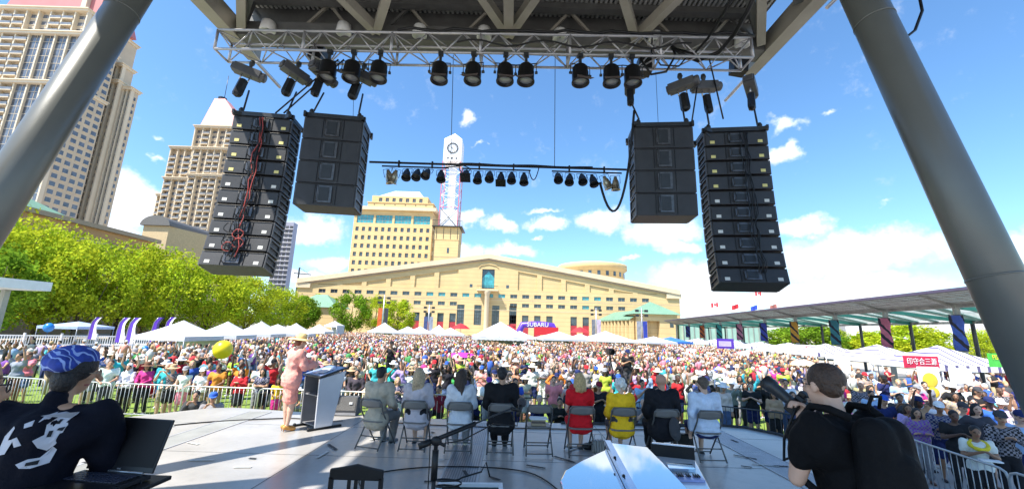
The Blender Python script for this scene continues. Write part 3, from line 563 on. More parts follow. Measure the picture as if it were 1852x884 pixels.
# ---- trees
M_leaf = {}
def leafmat(n, c):
    m = bpy.data.materials.new(n); m.use_nodes = True; t = m.node_tree; t.nodes.clear(); n_ = t.nodes.new
    o = n_('ShaderNodeOutputMaterial'); a = n_('ShaderNodeBsdfDiffuse'); tr = n_('ShaderNodeBsdfTranslucent'); mxs = n_('ShaderNodeMixShader'); mxs.inputs[0].default_value = .42
    at_ = n_('ShaderNodeAttribute'); at_.attribute_name = 'tint'; mi = n_('ShaderNodeMix'); mi.data_type = 'RGBA'; mi.blend_type = 'MULTIPLY'; mi.inputs[0].default_value = 1; mi.inputs[6].default_value = (*c, 1)
    t.links.new(at_.outputs['Color'], mi.inputs[7]); t.links.new(mi.outputs[2], a.inputs[0]); t.links.new(mi.outputs[2], tr.inputs[0]); t.links.new(a.outputs[0], mxs.inputs[1]); t.links.new(tr.outputs[0], mxs.inputs[2]); t.links.new(mxs.outputs[0], o.inputs[0]); return m
LG = leafmat('spring_green_leaves', (.42, .50, .035)); LD = leafmat('mid_green_leaves', (.20, .33, .03)); LY = leafmat('yellow_green_leaves', (.44, .54, .035))
M_bark = mat('bark', (.10, .075, .05), .9, var=.3, vs=5, bump=.5)
def crown_mesh(seed, n=7000, size=.34, rx=1, rz=1, m=LG, nb=60):
    """unit crown radius 1 made of leaf faces in clumps; z from -1..1"""
    r = np.random.RandomState(seed); d = r.normal(size=(nb, 3)); d /= np.linalg.norm(d, axis=1)[:, None]; rad = .55+.42*r.rand(nb)**.6
    c = d*rad[:, None]; c[:, 2] = c[:, 2]*.95; c[:, :2] *= (1-.25*np.clip(c[:, 2:3], 0, 1)); cr = .18+.17*r.rand(nb)
    k = r.randint(0, nb, n); q = r.normal(size=(n, 3)); q /= np.linalg.norm(q, axis=1)[:, None]; p = c[k]+q*cr[k][:, None]*(.55+.5*r.rand(n))[:, None]
    nrm = q+r.normal(size=(n, 3))*.55; nrm /= np.linalg.norm(nrm, axis=1)[:, None]
    a = np.cross(nrm, r.normal(size=(n, 3))); a /= np.linalg.norm(a, axis=1)[:, None]; b_ = np.cross(nrm, a); s = size*(.6+.8*r.rand(n))[:, None]
    v = np.stack([p-a*s*.5, p+b_*s*.32, p+a*s*.5, p-b_*s*.32], 1).reshape(-1, 3)
    me = bpy.data.meshes.new('crown'); me.from_pydata(v.tolist(), [], np.arange(4*n).reshape(n, 4).tolist()); me.materials.append(m)
    ca = me.color_attributes.new('tint', 'FLOAT_COLOR', 'CORNER'); t = (.66+.55*r.rand(nb))[k]*(.75+.5*r.rand(n)); yv = (.85+.3*r.rand(nb))[k]
    col = np.stack([t*yv, t, t*.9, np.ones(n)], 1).repeat(4, 0); ca.data.foreach_set('color', col.ravel()); return me
CR = {}
def tree(x, y, h, r, trunk, seed, m, lab, grp, lean=0):
    t = thing('tree', lab, 'tree', (x, y, 0), 0, grp); w = MB(); rr = random.Random(seed)
    zc = trunk+(h-trunk)/2; w.tube([(0, 0, 0), (.05, 0, trunk*.6), (0, .05, trunk), (.1, 0, zc+.1*h)], [h*.022+.06, h*.018+.04, h*.016+.03, .05], 8)
    for k in range(7):
        a = rr.uniform(0, 6.28); z = trunk*(.8+.25*rr.random()); w.tube([(0, 0, z), (math.cos(a)*r*.35, math.sin(a)*r*.35, z+h*.14), (math.cos(a)*r*.75, math.sin(a)*r*.75, zc+rr.uniform(-.1, .25)*h)], [.09, .06, .025], 6)
    w.obj('trunk', M_bark, t)
    ls = .34/ (r*.5+ (h-trunk)*.25)
    key = (seed % 4, m.name, round(ls, 1))
    if key not in CR: CR[key] = crown_mesh(seed, 9000 if r > 4 else 5200, ls*1.15, m=m, nb=90 if r > 4 else 50)
    o = link('crown', CR[key], t); o.location = (0, 0, zc); o.scale = (r, r, (h-trunk)/2); o.rotation_euler = (0, 0, rr.uniform(0, 6.28))
TL = [(-30, 395, 46, 6.5, LG), (45, 385, 50, 6.0, LG), (110, 408, 56, 6, LG), (172, 436, 54, 5.5, LG), (243, 430, 62, 6.2, LG), (318, 452, 66, 6.2, LY), (392, 478, 72, 6.0, LY), (455, 497, 80, 5.8, LG), (512, 518, 88, 5.4, LG), (548, 536, 96, 4.2, LD), (0, 440, 36, 4.0, LD), (280, 470, 74, 5.5, LD), (585, 532, 112, 4.5, LY)]
TN = ['leftmost tall green tree at the frame edge', 'tallest bright green tree, second from the left', 'bright green tree before the green hipped roof', 'bright green tree under the ochre wall cornice', 'broad green tree in front of the ochre wall', 'yellowish tree below the barrel roofed wing', 'yellow green tree under the cream tower', 'green tree behind the tall left speaker stack', 'green tree right of the tall left speaker stack', 'small darker tree near the green roofed pavilion', 'dark green tree under the white entrance canopy', 'darker tree filling the gap behind the left row', 'small yellow green tree above the garden pavilion']
for i, ((px, pt, Y, r, m), lab) in enumerate(zip(TL, TN)):
    q = at(px, pt, Y); tree(q.x, Y, q.z, r, 1.5, 100+i, m, lab, 'trees along the left side of the plaza')
for i, (px, pt, Y, r, m, lab) in enumerate([(640, 528, 98, 4.3, LD, 'round mid green tree left of the hall doors'), (683, 534, 100, 3.6, LG, 'slim bright green tree beside the tall lamp post'), (722, 541, 98, 4.0, LY, 'yellow green tree in front of the red doors')]):
    q = at(px, pt, Y); tree(q.x, Y, q.z, r, 1.8, 130+i, m, lab, 'trees before the hall')
for i, (px, pt, Y, r, m, lab) in enumerate([(1412, 590, 82, 3.6, LD, 'dark green tree seen past the seventh canopy bay'), (1470, 586, 66, 4.2, LD, 'dark green tree between the golden and turquoise banners'), (1500, 592, 74, 3.6, LG, 'green tree just right of the golden banner'), (1572, 600, 62, 2.6, LY, 'yellow green tree left of the pink banner'), (1640, 583, 52, 4.0, LY, 'yellow green tree behind the red lettered banner'), (1655, 604, 54, 2.4, LY, 'yellow tree left of the blue banner'), (1770, 596, 46, 2.8, LG, 'green tree right of the nearest canopy post'), (1820, 590, 60, 4, LD, 'dark green tree at the right frame edge')]):
    q = at(px, pt, Y); tree(q.x, Y, q.z, r, .8, 140+i, m, lab, 'trees beyond the canopy')
for i, (px, Y, r) in enumerate([(1548, 70, 2.6)]):
    q = at(px, 612, Y); tree(q.x, Y, q.z, r, .4, 160+i, LD, 'low dark shrub-like tree left of the finned building', 'trees beyond the canopy')
# ---- lamp posts with banners
def lamp(px, pt, Y, lab, cols):
    q = at(px, pt, Y); t = thing('lamp_post', lab, 'lamp post', (q.x, q.y, 0), 0, 'plaza lamp posts'); w = MB(); w.tube([(0, 0, 0), (0, 0, q.z)], [.16, .1], 8); w.obj('pole', M_galv, t)
    for k, z in enumerate((q.z-.6, q.z-1.5)):
        w = MB(); w.bar((-.9, 0, z), (.9, 0, z), .1); w.box(-1.2, -.25, z-.25, -.6, .25, z+.2); w.box(.6, -.25, z-.25, 1.2, .25, z+.2); w.obj('floodlight', M_dark, t)
    for s, c in zip((-1, 1), cols): w = MB(); w.box(s*.2 if s > 0 else -1.0, -.03, q.z-6.3, 1.0 if s > 0 else -.2, .03, q.z-2.6); w.obj('lamp_banner', mat('lampban_'+c.strip('#'), c, .8, var=.4, vs=1), t)
lamp(696, 533, 82, 'tall lamp post with orange banner beside the hall trees', ['#c05a28', '#30343c']); lamp(777, 551, 92, 'lamp post with grey banners before the red doors', ['#3c4a78', '#8d93a5'])
lamp(1078, 556, 92, 'lamp post with pale banners left of the arcade', ['#6c7078', '#b9a9bd']); lamp(1160, 556, 80, 'lamp post with blue banner in front of the pavilion', ['#8d9098', '#2c3f9c'])
# ---- tents
M_tent = mat('white_tent_cloth', (.60, .60, .63), .75, var=.05, vs=1.5); M_stent = mat('striped_tent_cloth', (.66, .66, .70), .75, var=.05, stripes=('X', .62, .80, '#5d5880', .9), vs=1)
M_btent = mat('blue_tent_cloth', (.04, .16, .55), .7)
def tent(px, py, Y, w, lab, m=M_tent, he=2.15, grp='white peaked tents around the lawn', sides=0):
    w = w*(.84 if px < 650 else .93); q = at(px, py, Y); t = thing('tent', lab, 'tent', (q.x, Y, 0), random.uniform(-.25, .25), grp); h = w/2; b = MB(); n = 8; zp = max(q.z, he+.5)
    for a in range(4):
        M = Matrix.Rotation(a*math.pi/2, 4, 'Z'); vs = []
        for j in range(n+1):
            f = j/n; z = he+(zp-he)*(f**1.25); wd = h*(1-f)
            for i in range(5): vs.append(M @ Vector((-wd+wd*2*i/4, -wd-.0, z-.05*math.sin(math.pi*i/4)*(1-f))))
        b.add(vs, [(j*5+i, j*5+i+1, j*5+i+6, j*5+i+5) for j in range(n) for i in range(4)])
        b.add([M @ Vector(v) for v in [(-h, -h, he), (h, -h, he), (h, -h, he-.28), (-h, -h, he-.28)]], [(0, 1, 2, 3)])
        if sides and a in (2, 1, 3)[:sides]: b.add([M @ Vector(v) for v in [(-h, -h+.02, he-.29), (h, -h+.02, he-.29), (h, -h+.02, .05), (-h, -h+.02, .05)]], [(0, 1, 2, 3)])
    b.obj('canopy_cloth', m, t)
    for sx in (-1, 1):
        for sy in (-1, 1): w_ = MB(); w_.tube([(sx*(h-.05), sy*(h-.05), 0), (sx*(h-.05), sy*(h-.05), he)], .035, 6); w_.obj('leg', M_galv, t)
    return t
TENTS = []
def T(*a, **k): t = tent(*a, **k); TENTS.append((t.location.x, t.location.y, a[3]/2+.2)); return t
T(333, 579, 28, 4.0, 'largest white tent left of the lectern, with red valance strip', sides=1); T(413, 581, 33, 3.7, 'white tent second from the left, behind the yellow balloon'); T(474, 581, 39, 3.9, 'white tent with a small flag in front of it')
T(536, 584, 43, 3.9, 'white tent right above the lectern speaker'); T(578, 586, 58, 3.6, 'small white tent right of the lectern'); T(606, 580, 66, 2.6, 'narrow white tent beneath the round green tree', he=3, sides=2); T(503, 586, 56, 4, 'white tent glimpsed between two larger ones above the woman in peach')
T(696, 583, 78, 5, 'white tent behind the tall lamp post', sides=1); T(738, 590, 74, 5.2, 'white tent at the left of the joined pair'); T(760, 590, 78, 5.2, 'white tent at the right of the joined pair'); T(794, 587, 80, 4, 'white tent under the clock tower'); T(815, 592, 70, 5, 'white tent with a notched peak in the centre')
T(881, 597, 66, 5, 'small white tent left of the marquee'); T(940, 598, 62, 5, 'white tent just right of the marquee'); T(1010, 599, 60, 6.5, 'wide white tent right of the purple arch', sides=1); T(1049, 603, 62, 4.6, 'white tent beneath the red parasols'); T(1080, 604, 62, 4.6, 'white tent left of the arcade tents')
T(1115, 605, 60, 5.6, 'white tent before the arcade', sides=1); T(1182, 608, 58, 4.8, 'white tent before the pavilion', sides=1); T(1213, 609, 62, 4.6, 'bright blue tent beside the pavilion', m=M_btent); T(1095, 598, 76, 8, 'long white tent against the arcade')
T(140, 592, 46, 5, 'pale blue shade tent under the left trees', m=mat('pale_blue_cloth', (.35, .45, .65), .7))
for i, (px, Y, lab) in enumerate([(1695, 22, 'striped white tent with the red lettered banner'), (1586, 27.5, 'striped white tent under the pink banner'), (1493, 33.5, 'striped white tent left of the turquoise banner'), (1426, 40, 'striped white tent under the golden banner'), (1374, 47, 'striped white tent beside the deep blue banner'), (1330, 55, 'striped white tent fourth from the pavilion'), (1292, 62, 'striped white tent third from the pavilion'), (1262, 70, 'striped white tent second from the pavilion')]):
    T(px, 624-i*1.6, Y, 4.3, lab, m=M_stent, grp='striped tents along the canopy')
q = at(905, 597, 50); mq = thing('marquee', 'large white marquee with scalloped valance in the middle of the lawn', 'marquee', (q.x, q.y, 0)); b = MB(); TENTS.append((q.x, q.y, 3.4))
prof = [(3.3, 2.3), (3.25, 2.45), (2.4, 2.85), (1.7, 3.25), (1.0, 3.2), (.6, 3.5), (.05, 3.62)]; b.add([(sx*r if not s else sy*r, 0, 0) for sx, sy, s, r in []], []); vs = []
for r_, z in [(3.4, 2.3), (2.9, 2.55), (2.0, 3.05), (1.2, 3.45), (.5, 3.75), (.05, 4.0)]:
    for k in range(24): a = k*math.pi/12; cc_ = max(abs(math.cos(a)), abs(math.sin(a))); vs.append((r_*math.cos(a)/cc_*.9, r_*math.sin(a)/cc_*.9, z+.05*math.cos(k*math.pi)))
b.add(vs, [(i*24+j, i*24+(j+1) % 24, (i+1)*24+(j+1) % 24, (i+1)*24+j) for i in range(5) for j in range(24)], 0, True)
for k in range(48):
    a, c = k*math.pi/24, (k+1)*math.pi/24
    def P3(a, z): cc_ = max(abs(math.cos(a)), abs(math.sin(a))); return (3.06*math.cos(a)/cc_, 3.06*math.sin(a)/cc_, z)
    b.add([P3(a, 2.3), P3(c, 2.3), P3(c, 2.0), P3((a+c)/2, 1.93), P3(a, 2.0)], [(0, 1, 2, 3, 4)])
b.obj('canopy_cloth', M_tent, mq)
b = MB(); b.box(-2.95, 2.8, 0, 2.95, 2.84, 2.2); b.obj('back_wall', mat('grey_tent_wall', (.45, .45, .47), .8), mq)
for sx in (-2.95, 2.95):
    for sy in (-2.95, 2.95): w = MB(); w.tube([(sx, sy, 0), (sx, sy, 2.25)], .05, 6); w.obj('pole', M_galv, mq)
# inflatable arch with lettering
q = at(972, 594, 96); ia = thing('inflatable_arch', 'purple inflatable arch with white lettering between the white tents', 'arch', (q.x, q.y, 0)); M_pur = mat('purple_vinyl', (.10, .035, .42), .35, var=.1)
b = MB(); zt = at(972, 584, 96).z-.5; pts = [(-5.1, 0, 0), (-4.6, 0, zt*.45), (-3.4, 0, zt), (-1, 0, zt+.15), (1, 0, zt+.15), (3.4, 0, zt), (4.6, 0, zt*.45), (5.1, 0, 0)]; b.tube(pts, .75, 12); b.obj('tube', M_pur, ia)
text('lettering', 'SUBARU', 1.35, .03, M_w, ia, (0, -.8, zt+.12), (math.pi/2, 0, 0))
q = at(988, 600, 90); b = MB(); b.box(q.x-2.6, 90, 2.2, q.x+2.6, 90.1, 3.9); o = b.obj('sign_board', MCF); tag(o, 'red sign board with white lines under the purple arch', 'sign')
# parasols red
for px, Y, c, lab in ((1049, 84, MCF, 'red parasol above the white tents right of the arch'), (833, 88, MCF, 'red parasol under the hall balcony'), (918, 88, MCF, 'red parasol left of the purple arch')):
    q = at(px, 597, Y); t = thing('parasol', lab, 'parasol', (q.x, Y, 0)); w = MB(); w.lathe([(2.0, 3.0), (1.1, 3.7), (.05, 4.1)], 8, None, 0, False); w.obj('canopy_cloth', c, t); w = MB(); w.tube([(0, 0, 0), (0, 0, 4)], .05, 6); w.obj('pole', M_galv, t)
# feather flags left
for px, Y, lab, c in ((218, 40, 'white and purple feather flag, left of the pair at the fence', 0), (237, 39, 'white and purple feather flag, right of the pair at the fence', 0), (168, 44, 'small white feather flag beside the pale blue tent', 0), (280, 42, 'dark navy feather flag left of the first white tent', 1), (303, 46, 'thin white feather flag leaning left of the first tent', 0)):
    q = at(px, 568, Y); t = thing('feather_flag', lab, 'feather flag', (q.x, Y, 0), 0, 'feather flags at the fence'); H = q.z-.3; w = MB(); pts = [(0, 0, 0), (0, 0, H*.6), (.1, 0, H*.85), (.45, 0, H)]; w.tube(pts, .03, 6); w.obj('pole', M_galv, t)
    w = MB(); vs = []
    for k in range(9): z = .9+(H-.9)*k/8; x0_ = .03 if k < 6 else .05+.4*((k-6)/2)**1.5; vs += [(x0_, 0, z), (x0_+.38, .02, z), (x0_+.85-.3*(k/8), .05*math.sin(k), z)]
    for k in range(8): w.add([vs[3*k], vs[3*k+1], vs[3*k+4], vs[3*k+3]], [(0, 1, 2, 3)], 1); w.add([vs[3*k+1], vs[3*k+2], vs[3*k+5], vs[3*k+4]], [(0, 1, 2, 3)], 0)
    w.obj('flag_cloth', [M_w if c == 0 else mat('navy_cloth', (.015, .012, .08), .8), M_pur], t)
# banners with writing on the right
q = at(1666, 654, 19.5); rb = thing('sign_banner', 'red banner with five big white characters hung on the nearest striped tent', 'banner', (q.x, q.y, q.z), .15)
w = MB(); w.box(-.95, -.02, -.27, .95, .02, .27); w.obj('cloth', mat('crimson_cloth', (.60, .02, .07), .8), rb)
text('lettering', '印守合三源', .33, .004, M_w, rb, (0, -.035, .0), (math.pi/2, 0, 0), 1.0)
q = at(1803, 651, 19); rb = thing('sign_board', 'green sign board reading FISH at the right column', 'sign', (q.x, q.y, q.z), .2)
w = MB(); w.box(-.5, -.02, -.3, .5, .02, .3); w.obj('board', mat('lime_board', (.07, .50, .06), .6), rb); text('lettering', 'FISH', .3, .004, mat('yellow_paint', (.75, .65, .05), .6), rb, (-.02, -.035, .12), (math.pi/2, 0, 0))
q = at(1680, 676, 16.5); rb = thing('sign_board', 'white sign with big yellow flower shape below the red banner', 'sign', (q.x, q.y, 0)); w = MB(); w.box(-.42, 0, .9, .42, .03, 2.25); w.obj('board', M_w, rb); w = MB(); w.ell((0, -.01, 1.75), (.3, .02, .28), 14, 8); w.ell((.05, -.012, 1.3), (.24, .02, .2), 14, 8); w.obj('yellow_shape', mat('yellow_board', (.75, .55, .04), .6), rb)
q = at(1738, 678, 17); rb = thing('sign_board', 'white menu sign with lime green base near the nearest canopy post', 'sign', (q.x, q.y, 0)); w = MB(); w.box(-.45, 0, 1.2, .45, .03, 2.2, 0); w.box(-.4, 0, .85, .4, .04, 1.19, 1); w.obj('board', [M_w, MATS['lime_board']], rb)
for px, py, Y, lab in ((1250, 637, 40, 'plain white placard held up on the right of the lawn'), (1347, 642, 34, 'larger plain white placard above the crowd, right of centre'), (1524, 662, 24, 'tilted white placard right above the photographer')):
    q = at(px, py, Y); w = MB(); w.box(-.45, 0, -.35, .45, .03, .35, 0, Matrix.Rotation(random.uniform(-.25, .1), 4, 'Y')); w.tube([(0, .04, -1.2), (0, .04, .1)], .02, 6); o = w.obj('placard', M_w); o.location = q; tag(o, lab, 'placard')
q = at(1312, 621, 44); w = MB(); w.box(-.9, 0, -.5, .9, .03, .5); w.box(-.7, -.02, -.3, .6, -.005, .25, 1); o = w.obj('sign_banner', [M_pur, mat('pale_lilac', (.5, .42, .7), .7)]); o.location = q; tag(o, 'purple banner with pale block between the striped tents', 'banner')
q = at(1365, 627, 42); w = MB(); w.box(-1.0, 0, -.4, 1.0, .03, .4); w.box(.1, -.02, -.3, .7, -.005, .3, 1); o = w.obj('sign_banner', [M_w, MCF]); o.location = at(1455, 632, 36); tag(o, 'white banner with a red patch right of the golden banner', 'banner')
# ================================================================== STAGE
ZS = 1.2
M_stage = mat('stage_floor_paint', (.37, .352, .33), .30, var=.22, vs=.9, bump=.12, bs=14, dirt=.42, spec=.5)
M_edge = mat('stage_edge_metal', (.45, .45, .46), .5, metal=.2, dirt=.3); M_rub = mat('black_rubber', (.02, .02, .022), .6)
M_track = mat('track_plate', (.26, .265, .28), .4, metal=.4, var=.2, vs=3, stripes=('X', 9, .8, '#5b5e66'), dirt=.3)
M_grate = mat('perforated_plate', (.42, .42, .44), .45, metal=.4, var=.2, vs=3, stripes=('DIAGONAL', 10, .75, '#50535c'))
st = thing('stage', 'raised grey concrete stage floor with long cable channels', 'stage', (0, 0, 0)); st['kind'] = 'structure'
pl = [(-14, -4), (-14, 3), (-9.6, 7.2), (-7.98, 8.83), (-6.95, 10.15), (-6.5, 10.3), (-4.2, 9.95), (0, 9.62), (3, 9.75), (4.9, 9.98), (5.45, 9.8), (5.85, 9.2), (6.0, 8.2), (5.9, 6), (5.8, -4)]
b = MB(); b.prism(pl, ZS-.22, ZS); b.obj('deck', M_stage, st)
b = MB(); b.prism([(x*.985, y-.12 if y > 3 else y) for x, y in pl], 0, ZS-.225); b.obj('skirt', M_dark, st)
for a, w_, y0, y1, m in ((-5.6, .46, 2, 9.9, mat('channel_cover', (.27, .27, .25), .7, var=.2, vs=2, dirt=.4)), (-.62, .46, 1, 9.5, M_track), (4.35, .5, 1, 9.7, M_grate)):
    b = MB(); b.box(a-w_/2, y0, ZS+.002, a+w_/2, y1, ZS+.007, 0); b.box(a-w_/2-.03, y0, ZS+.001, a-w_/2-.004, y1, ZS+.011, 1); b.box(a+w_/2+.004, y0, ZS+.001, a+w_/2+.03, y1, ZS+.011, 1)
    for y in np.arange(y0+1.1, y1, 1.9): b.box(a-w_/2+.005, y, ZS+.007, a+w_/2-.005, y+.02, ZS+.009, 1)
    b.obj('cable_channel', [m, M_edge], st)
b = MB(); b.tube([(1.2, 9.62, ZS+.01), (3, 9.68, ZS+.015), (4.8, 9.88, ZS+.015), (5.3, 9.72, ZS+.015), (5.7, 9.15, ZS+.015), (5.82, 8.2, ZS+.015), (5.7, 6, ZS+.015), (5.65, 4, ZS+.015)], .035, 8); b.obj('edge_trim', M_rub, st)
M_tape = mat('gaffer_tape', (.03, .03, .032), .7); M_tapw = mat('white_floor_tape', (.55, .55, .52), .7, dirt=.4)
rr = random.Random(4)
for y in (3.2, 5.05, 6.9, 8.75): w = MB(); w.box(-9, y, ZS+.0005, 5.7, y+.008, ZS+.0016); w.obj('panel_joint', M_tape, st)
for x in (-8.1, -3.1, 1.9): w = MB(); w.box(x, -2, ZS+.0022, x+.008, 9.5, ZS+.003); w.obj('panel_joint', M_tape, st)
for k in range(64):
    x, y, a_ = rr.uniform(-6.5, 5.2), rr.uniform(4.2, 9.2), rr.uniform(0, 3.14); l = rr.uniform(.04, .22); w = MB(); w.box(-l, -.024, 0, l, .024, .0015, 0, Matrix.Translation((x, y, ZS+.012)) @ Matrix.Rotation(a_, 4, 'Z')); w.obj('tape_mark', M_tape if k % 3 else M_tapw, st)
for pts_, r_, lab in (([(-3.9, 9.0, 0), (-4.4, 9.3, 0), (-5.0, 9.2, 0), (-6.2, 8.6, 0), (-7.4, 7.2, 0), (-8.2, 5.2, 0)], .012, 'black cable snaking from the lectern across the sunlit floor'), ([(-2.9, 9.3, 0), (-1.6, 9.1, 0), (.4, 9.05, 0), (2.5, 9.2, 0), (4.6, 9.5, 0)], .011, 'black cable lying on the floor in front of the seated row'), ([(-2.2, 4.6, 0), (-1.6, 5.2, 0), (-1.9, 6.0, 0), (-1.0, 6.5, 0), (.3, 6.4, 0), (.8, 5.4, 0)], .009, 'thin black cable curling on the floor behind the chairs')):
    P_ = [Vector(p)+Vector((0, 0, ZS+.013)) for p in pts_]; sm_ = []
    for i in range(len(P_)-1):
        p0_, p1_, p2_, p3_ = P_[max(i-1, 0)], P_[i], P_[i+1], P_[min(i+2, len(P_)-1)]
        for k in range(8): t_ = k/8; sm_.append(.5*((2*p1_)+(p2_-p0_)*t_+(2*p0_-5*p1_+4*p2_-p3_)*t_*t_+(3*p1_-p0_-3*p2_+p3_)*t_**3))
    w = MB(); w.tube(sm_, r_, 6); tag(w.obj('cable', M_black), lab, 'cable')
# ---- roof
rf = thing('stage_roof', 'steel roof canopy over the stage with box beams and corrugated deck', 'roof', (0, 0, 0))
ZR, YR = 10.75, 9.8; RL, RR = -7.65, 6.75
def rz(y): return ZR-.0*(YR-y)
M_beam = mat('warm_grey_beam', (.29, .27, .225), .5, metal=.1, var=.15, vs=1); M_deck = mat('corrugated_deck', (.40, .40, .38), .35, metal=.6, stripes=('X', 1.6, .5, '#4a4a48'), var=.2)
M_dbeam = mat('dark_beam', (.10, .10, .095), .6, var=.2)
for x, s in ((RL, -1), (RR, 1)):
    w = MB(); w.bar((x, -6, ZR+.12), (x, YR+.8, ZR+.12), .34, .5); w.obj('side_beam', M_beam, rf)
    w = MB(); w.tube([(x+s*.32, -6, ZR+.5), (x+s*.32-s*.3, YR+2.2, ZR-.1)], .05, 8); w.obj('edge_pipe', M_galv, rf)
w = MB(); w.bar((RL+.18, YR, ZR+.1), (RR-.18, YR, ZR+.1), .5, .42); w.obj('front_beam', M_dbeam, rf)
w = MB(); w.box(RL, YR+.27, ZR+.32, RR, YR+.33, ZR+1.29); w.box(RL, YR+.2, ZR+.62, RR, YR+.265, ZR+.68, 1); w.obj('fascia', [M_dbeam, M_beam], rf)
w = MB(); n = 110
for i in range(n):
    x0 = RL+(RR-RL)*i/n; x1 = RL+(RR-RL)*(i+.5)/n; x2 = RL+(RR-RL)*(i+1)/n; z = ZR+1.10
    w.add([(x0, -6, z), (x1, -6, z), (x1, YR+.2, z), (x0, YR+.2, z)], [(0, 1, 2, 3)]); w.add([(x1, -6, z+.09), (x2, -6, z+.09), (x2, YR+.2, z+.09), (x1, YR+.2, z+.09)], [(0, 1, 2, 3)])
    for x in (x1, x2): w.add([(x, -6, z), (x, YR+.2, z), (x, YR+.2, z+.09), (x, -6, z+.09)], [(0, 1, 2, 3)])
w.box(RL, -6, ZR+1.2, RR, YR+.26, ZR+1.28); w.obj('corrugated_deck', mat('galvanised_deck', (.34, .34, .32), .65, metal=.1, var=.3, spec=.3), rf)
for y in (9.5, 8.5, 7.5, 6.4, 4.8, 3.0, .5): w = MB(); w.box(RL+.2, y-.05, ZR+.88, RR-.2, y+.05, ZR+1.09); w.box(RL+.2, y-.11, ZR+.86, RR-.2, y+.11, ZR+.879); w.obj('purlin', M_beam if y in (8.5, 6.4) else M_dbeam, rf)
nodes = [RL+.35, -3.75, -.25, 3.1, RR-.35]; back = [-5.6, -2.1, 1.5, 4.8]
for i in range(4):
    for a in (nodes[i], nodes[i+1]):
        w = MB(); w.bar((a, YR-.35, ZR+.05), (back[i], 6.6, ZR+.74), .2, .26); w.obj('strut', M_beam, rf)
        w = MB(); w.bar((back[i], 6.5, ZR+.7), (a, 3.2, ZR+.1), .2, .26); w.obj('strut', M_beam, rf)
for i in range(5):
    w = MB(); w.bar((nodes[i], YR-.3, ZR+.1), (nodes[i]*.98, YR-.25, ZR+1.05), .1, .12); w.obj('post', M_dbeam, rf)
for k in range(13):
    x = RL+.8+k*1.1; w = MB(); w.bar((x, YR-.1, ZR+.35), (x+.55*(1 if k % 2 else -1), YR-.1, ZR+1.02), .07, .07); w.obj('web', M_beam if k % 3 else M_dbeam, rf)
for k, x in enumerate((-5.9, -4.2, -2.4, -.7, .9, 2.6, 4.3, 5.8)):
    w = MB(); w.tube([(x, 8.0, ZR+.86), (x, 8.0, ZR+.62), (x+.05, 7.95, ZR+.5)], .02, 6); w.box(x-.16, 7.85, ZR+.4, x+.16, 8.15, ZR+.62); w.obj('work_light', M_dark if k % 2 else M_galv, rf)
for x in (-.25,): w = MB(); w.bar((x, YR-.4, ZR+.03), (x, 3, ZR+.03), .24, .26); w.obj('centre_chord', M_beam, rf)
for x, s in ((RL, 1), (RR, -1)):
    for y in (9.6, 8.2): w = MB(); w.bar((x+s*.2, y, ZR+.2), (x+s*1.6, y-1.6, ZR+.85), .2, .26); w.obj('corner_brace', M_dbeam, rf)
w = MB(); w.bar((RL, 6.55, ZR+.78), (RR, 6.55, ZR+.78), .18, .24); w.obj('cross_chord', M_beam, rf)
for x in (-6.6, -4.6, -2.6, -.9, 1.1, 3.6, 5.9):
    w = MB(); w.lathe([(.05, .25), (.17, .16), (.2, -.1), (.16, -.12), (.02, -.02)], 12, Matrix.Translation((x, 9.45, ZR-.12+.15))); w.obj('floodlight', mat('white_lamp_housing', (.55, .55, .53), .4), rf)
# ---- leaning columns
M_col = mat('column_paint', (.14, .14, .125), .34, metal=.15, var=.06, vs=2, dirt=.08, spec=.5)
def column(P, Q, r, lab, grp=None):
    P = Vector(P); Q = Vector(Q); d = (Q-P).normalized(); base = P+d*((0-P.z)/d.z); top = P+d*((ZR+.2-P.z)/d.z)
    t = thing('steel_column', lab, 'column', base, 0, grp); w = MB(); w.tube([Vector(), top-base], r, 40); w.obj('shaft', M_col, t)
    for f in (.36, .72): w = MB(); q = (top-base); w.tube([q*f, q*f+d*.025], r+.006, 40); w.obj('weld_ring', M_col, t); w = MB(); w.lathe([(r+.18, 0), (r+.18, .04), (r+.01, .05)], 24); w.obj('base_plate', M_galv, t)
column((-6.27, 4.88, 4.81), (-6.25, 5.68, 8.2), .22, 'thick pale metal column leaning across the left of the picture', 'leaning roof columns')
column(CAM+ray(1806, 515)*4.75, CAM+ray(1562, 0)*6.35, .25, 'thick dark metal column leaning across the right of the picture', 'leaning roof columns')
column((-6.6, 3.5, 4.6), (-6.4, 3.0, 7.3), .24, 'roof column standing out of frame behind the left speaker side', 'leaning roof columns')
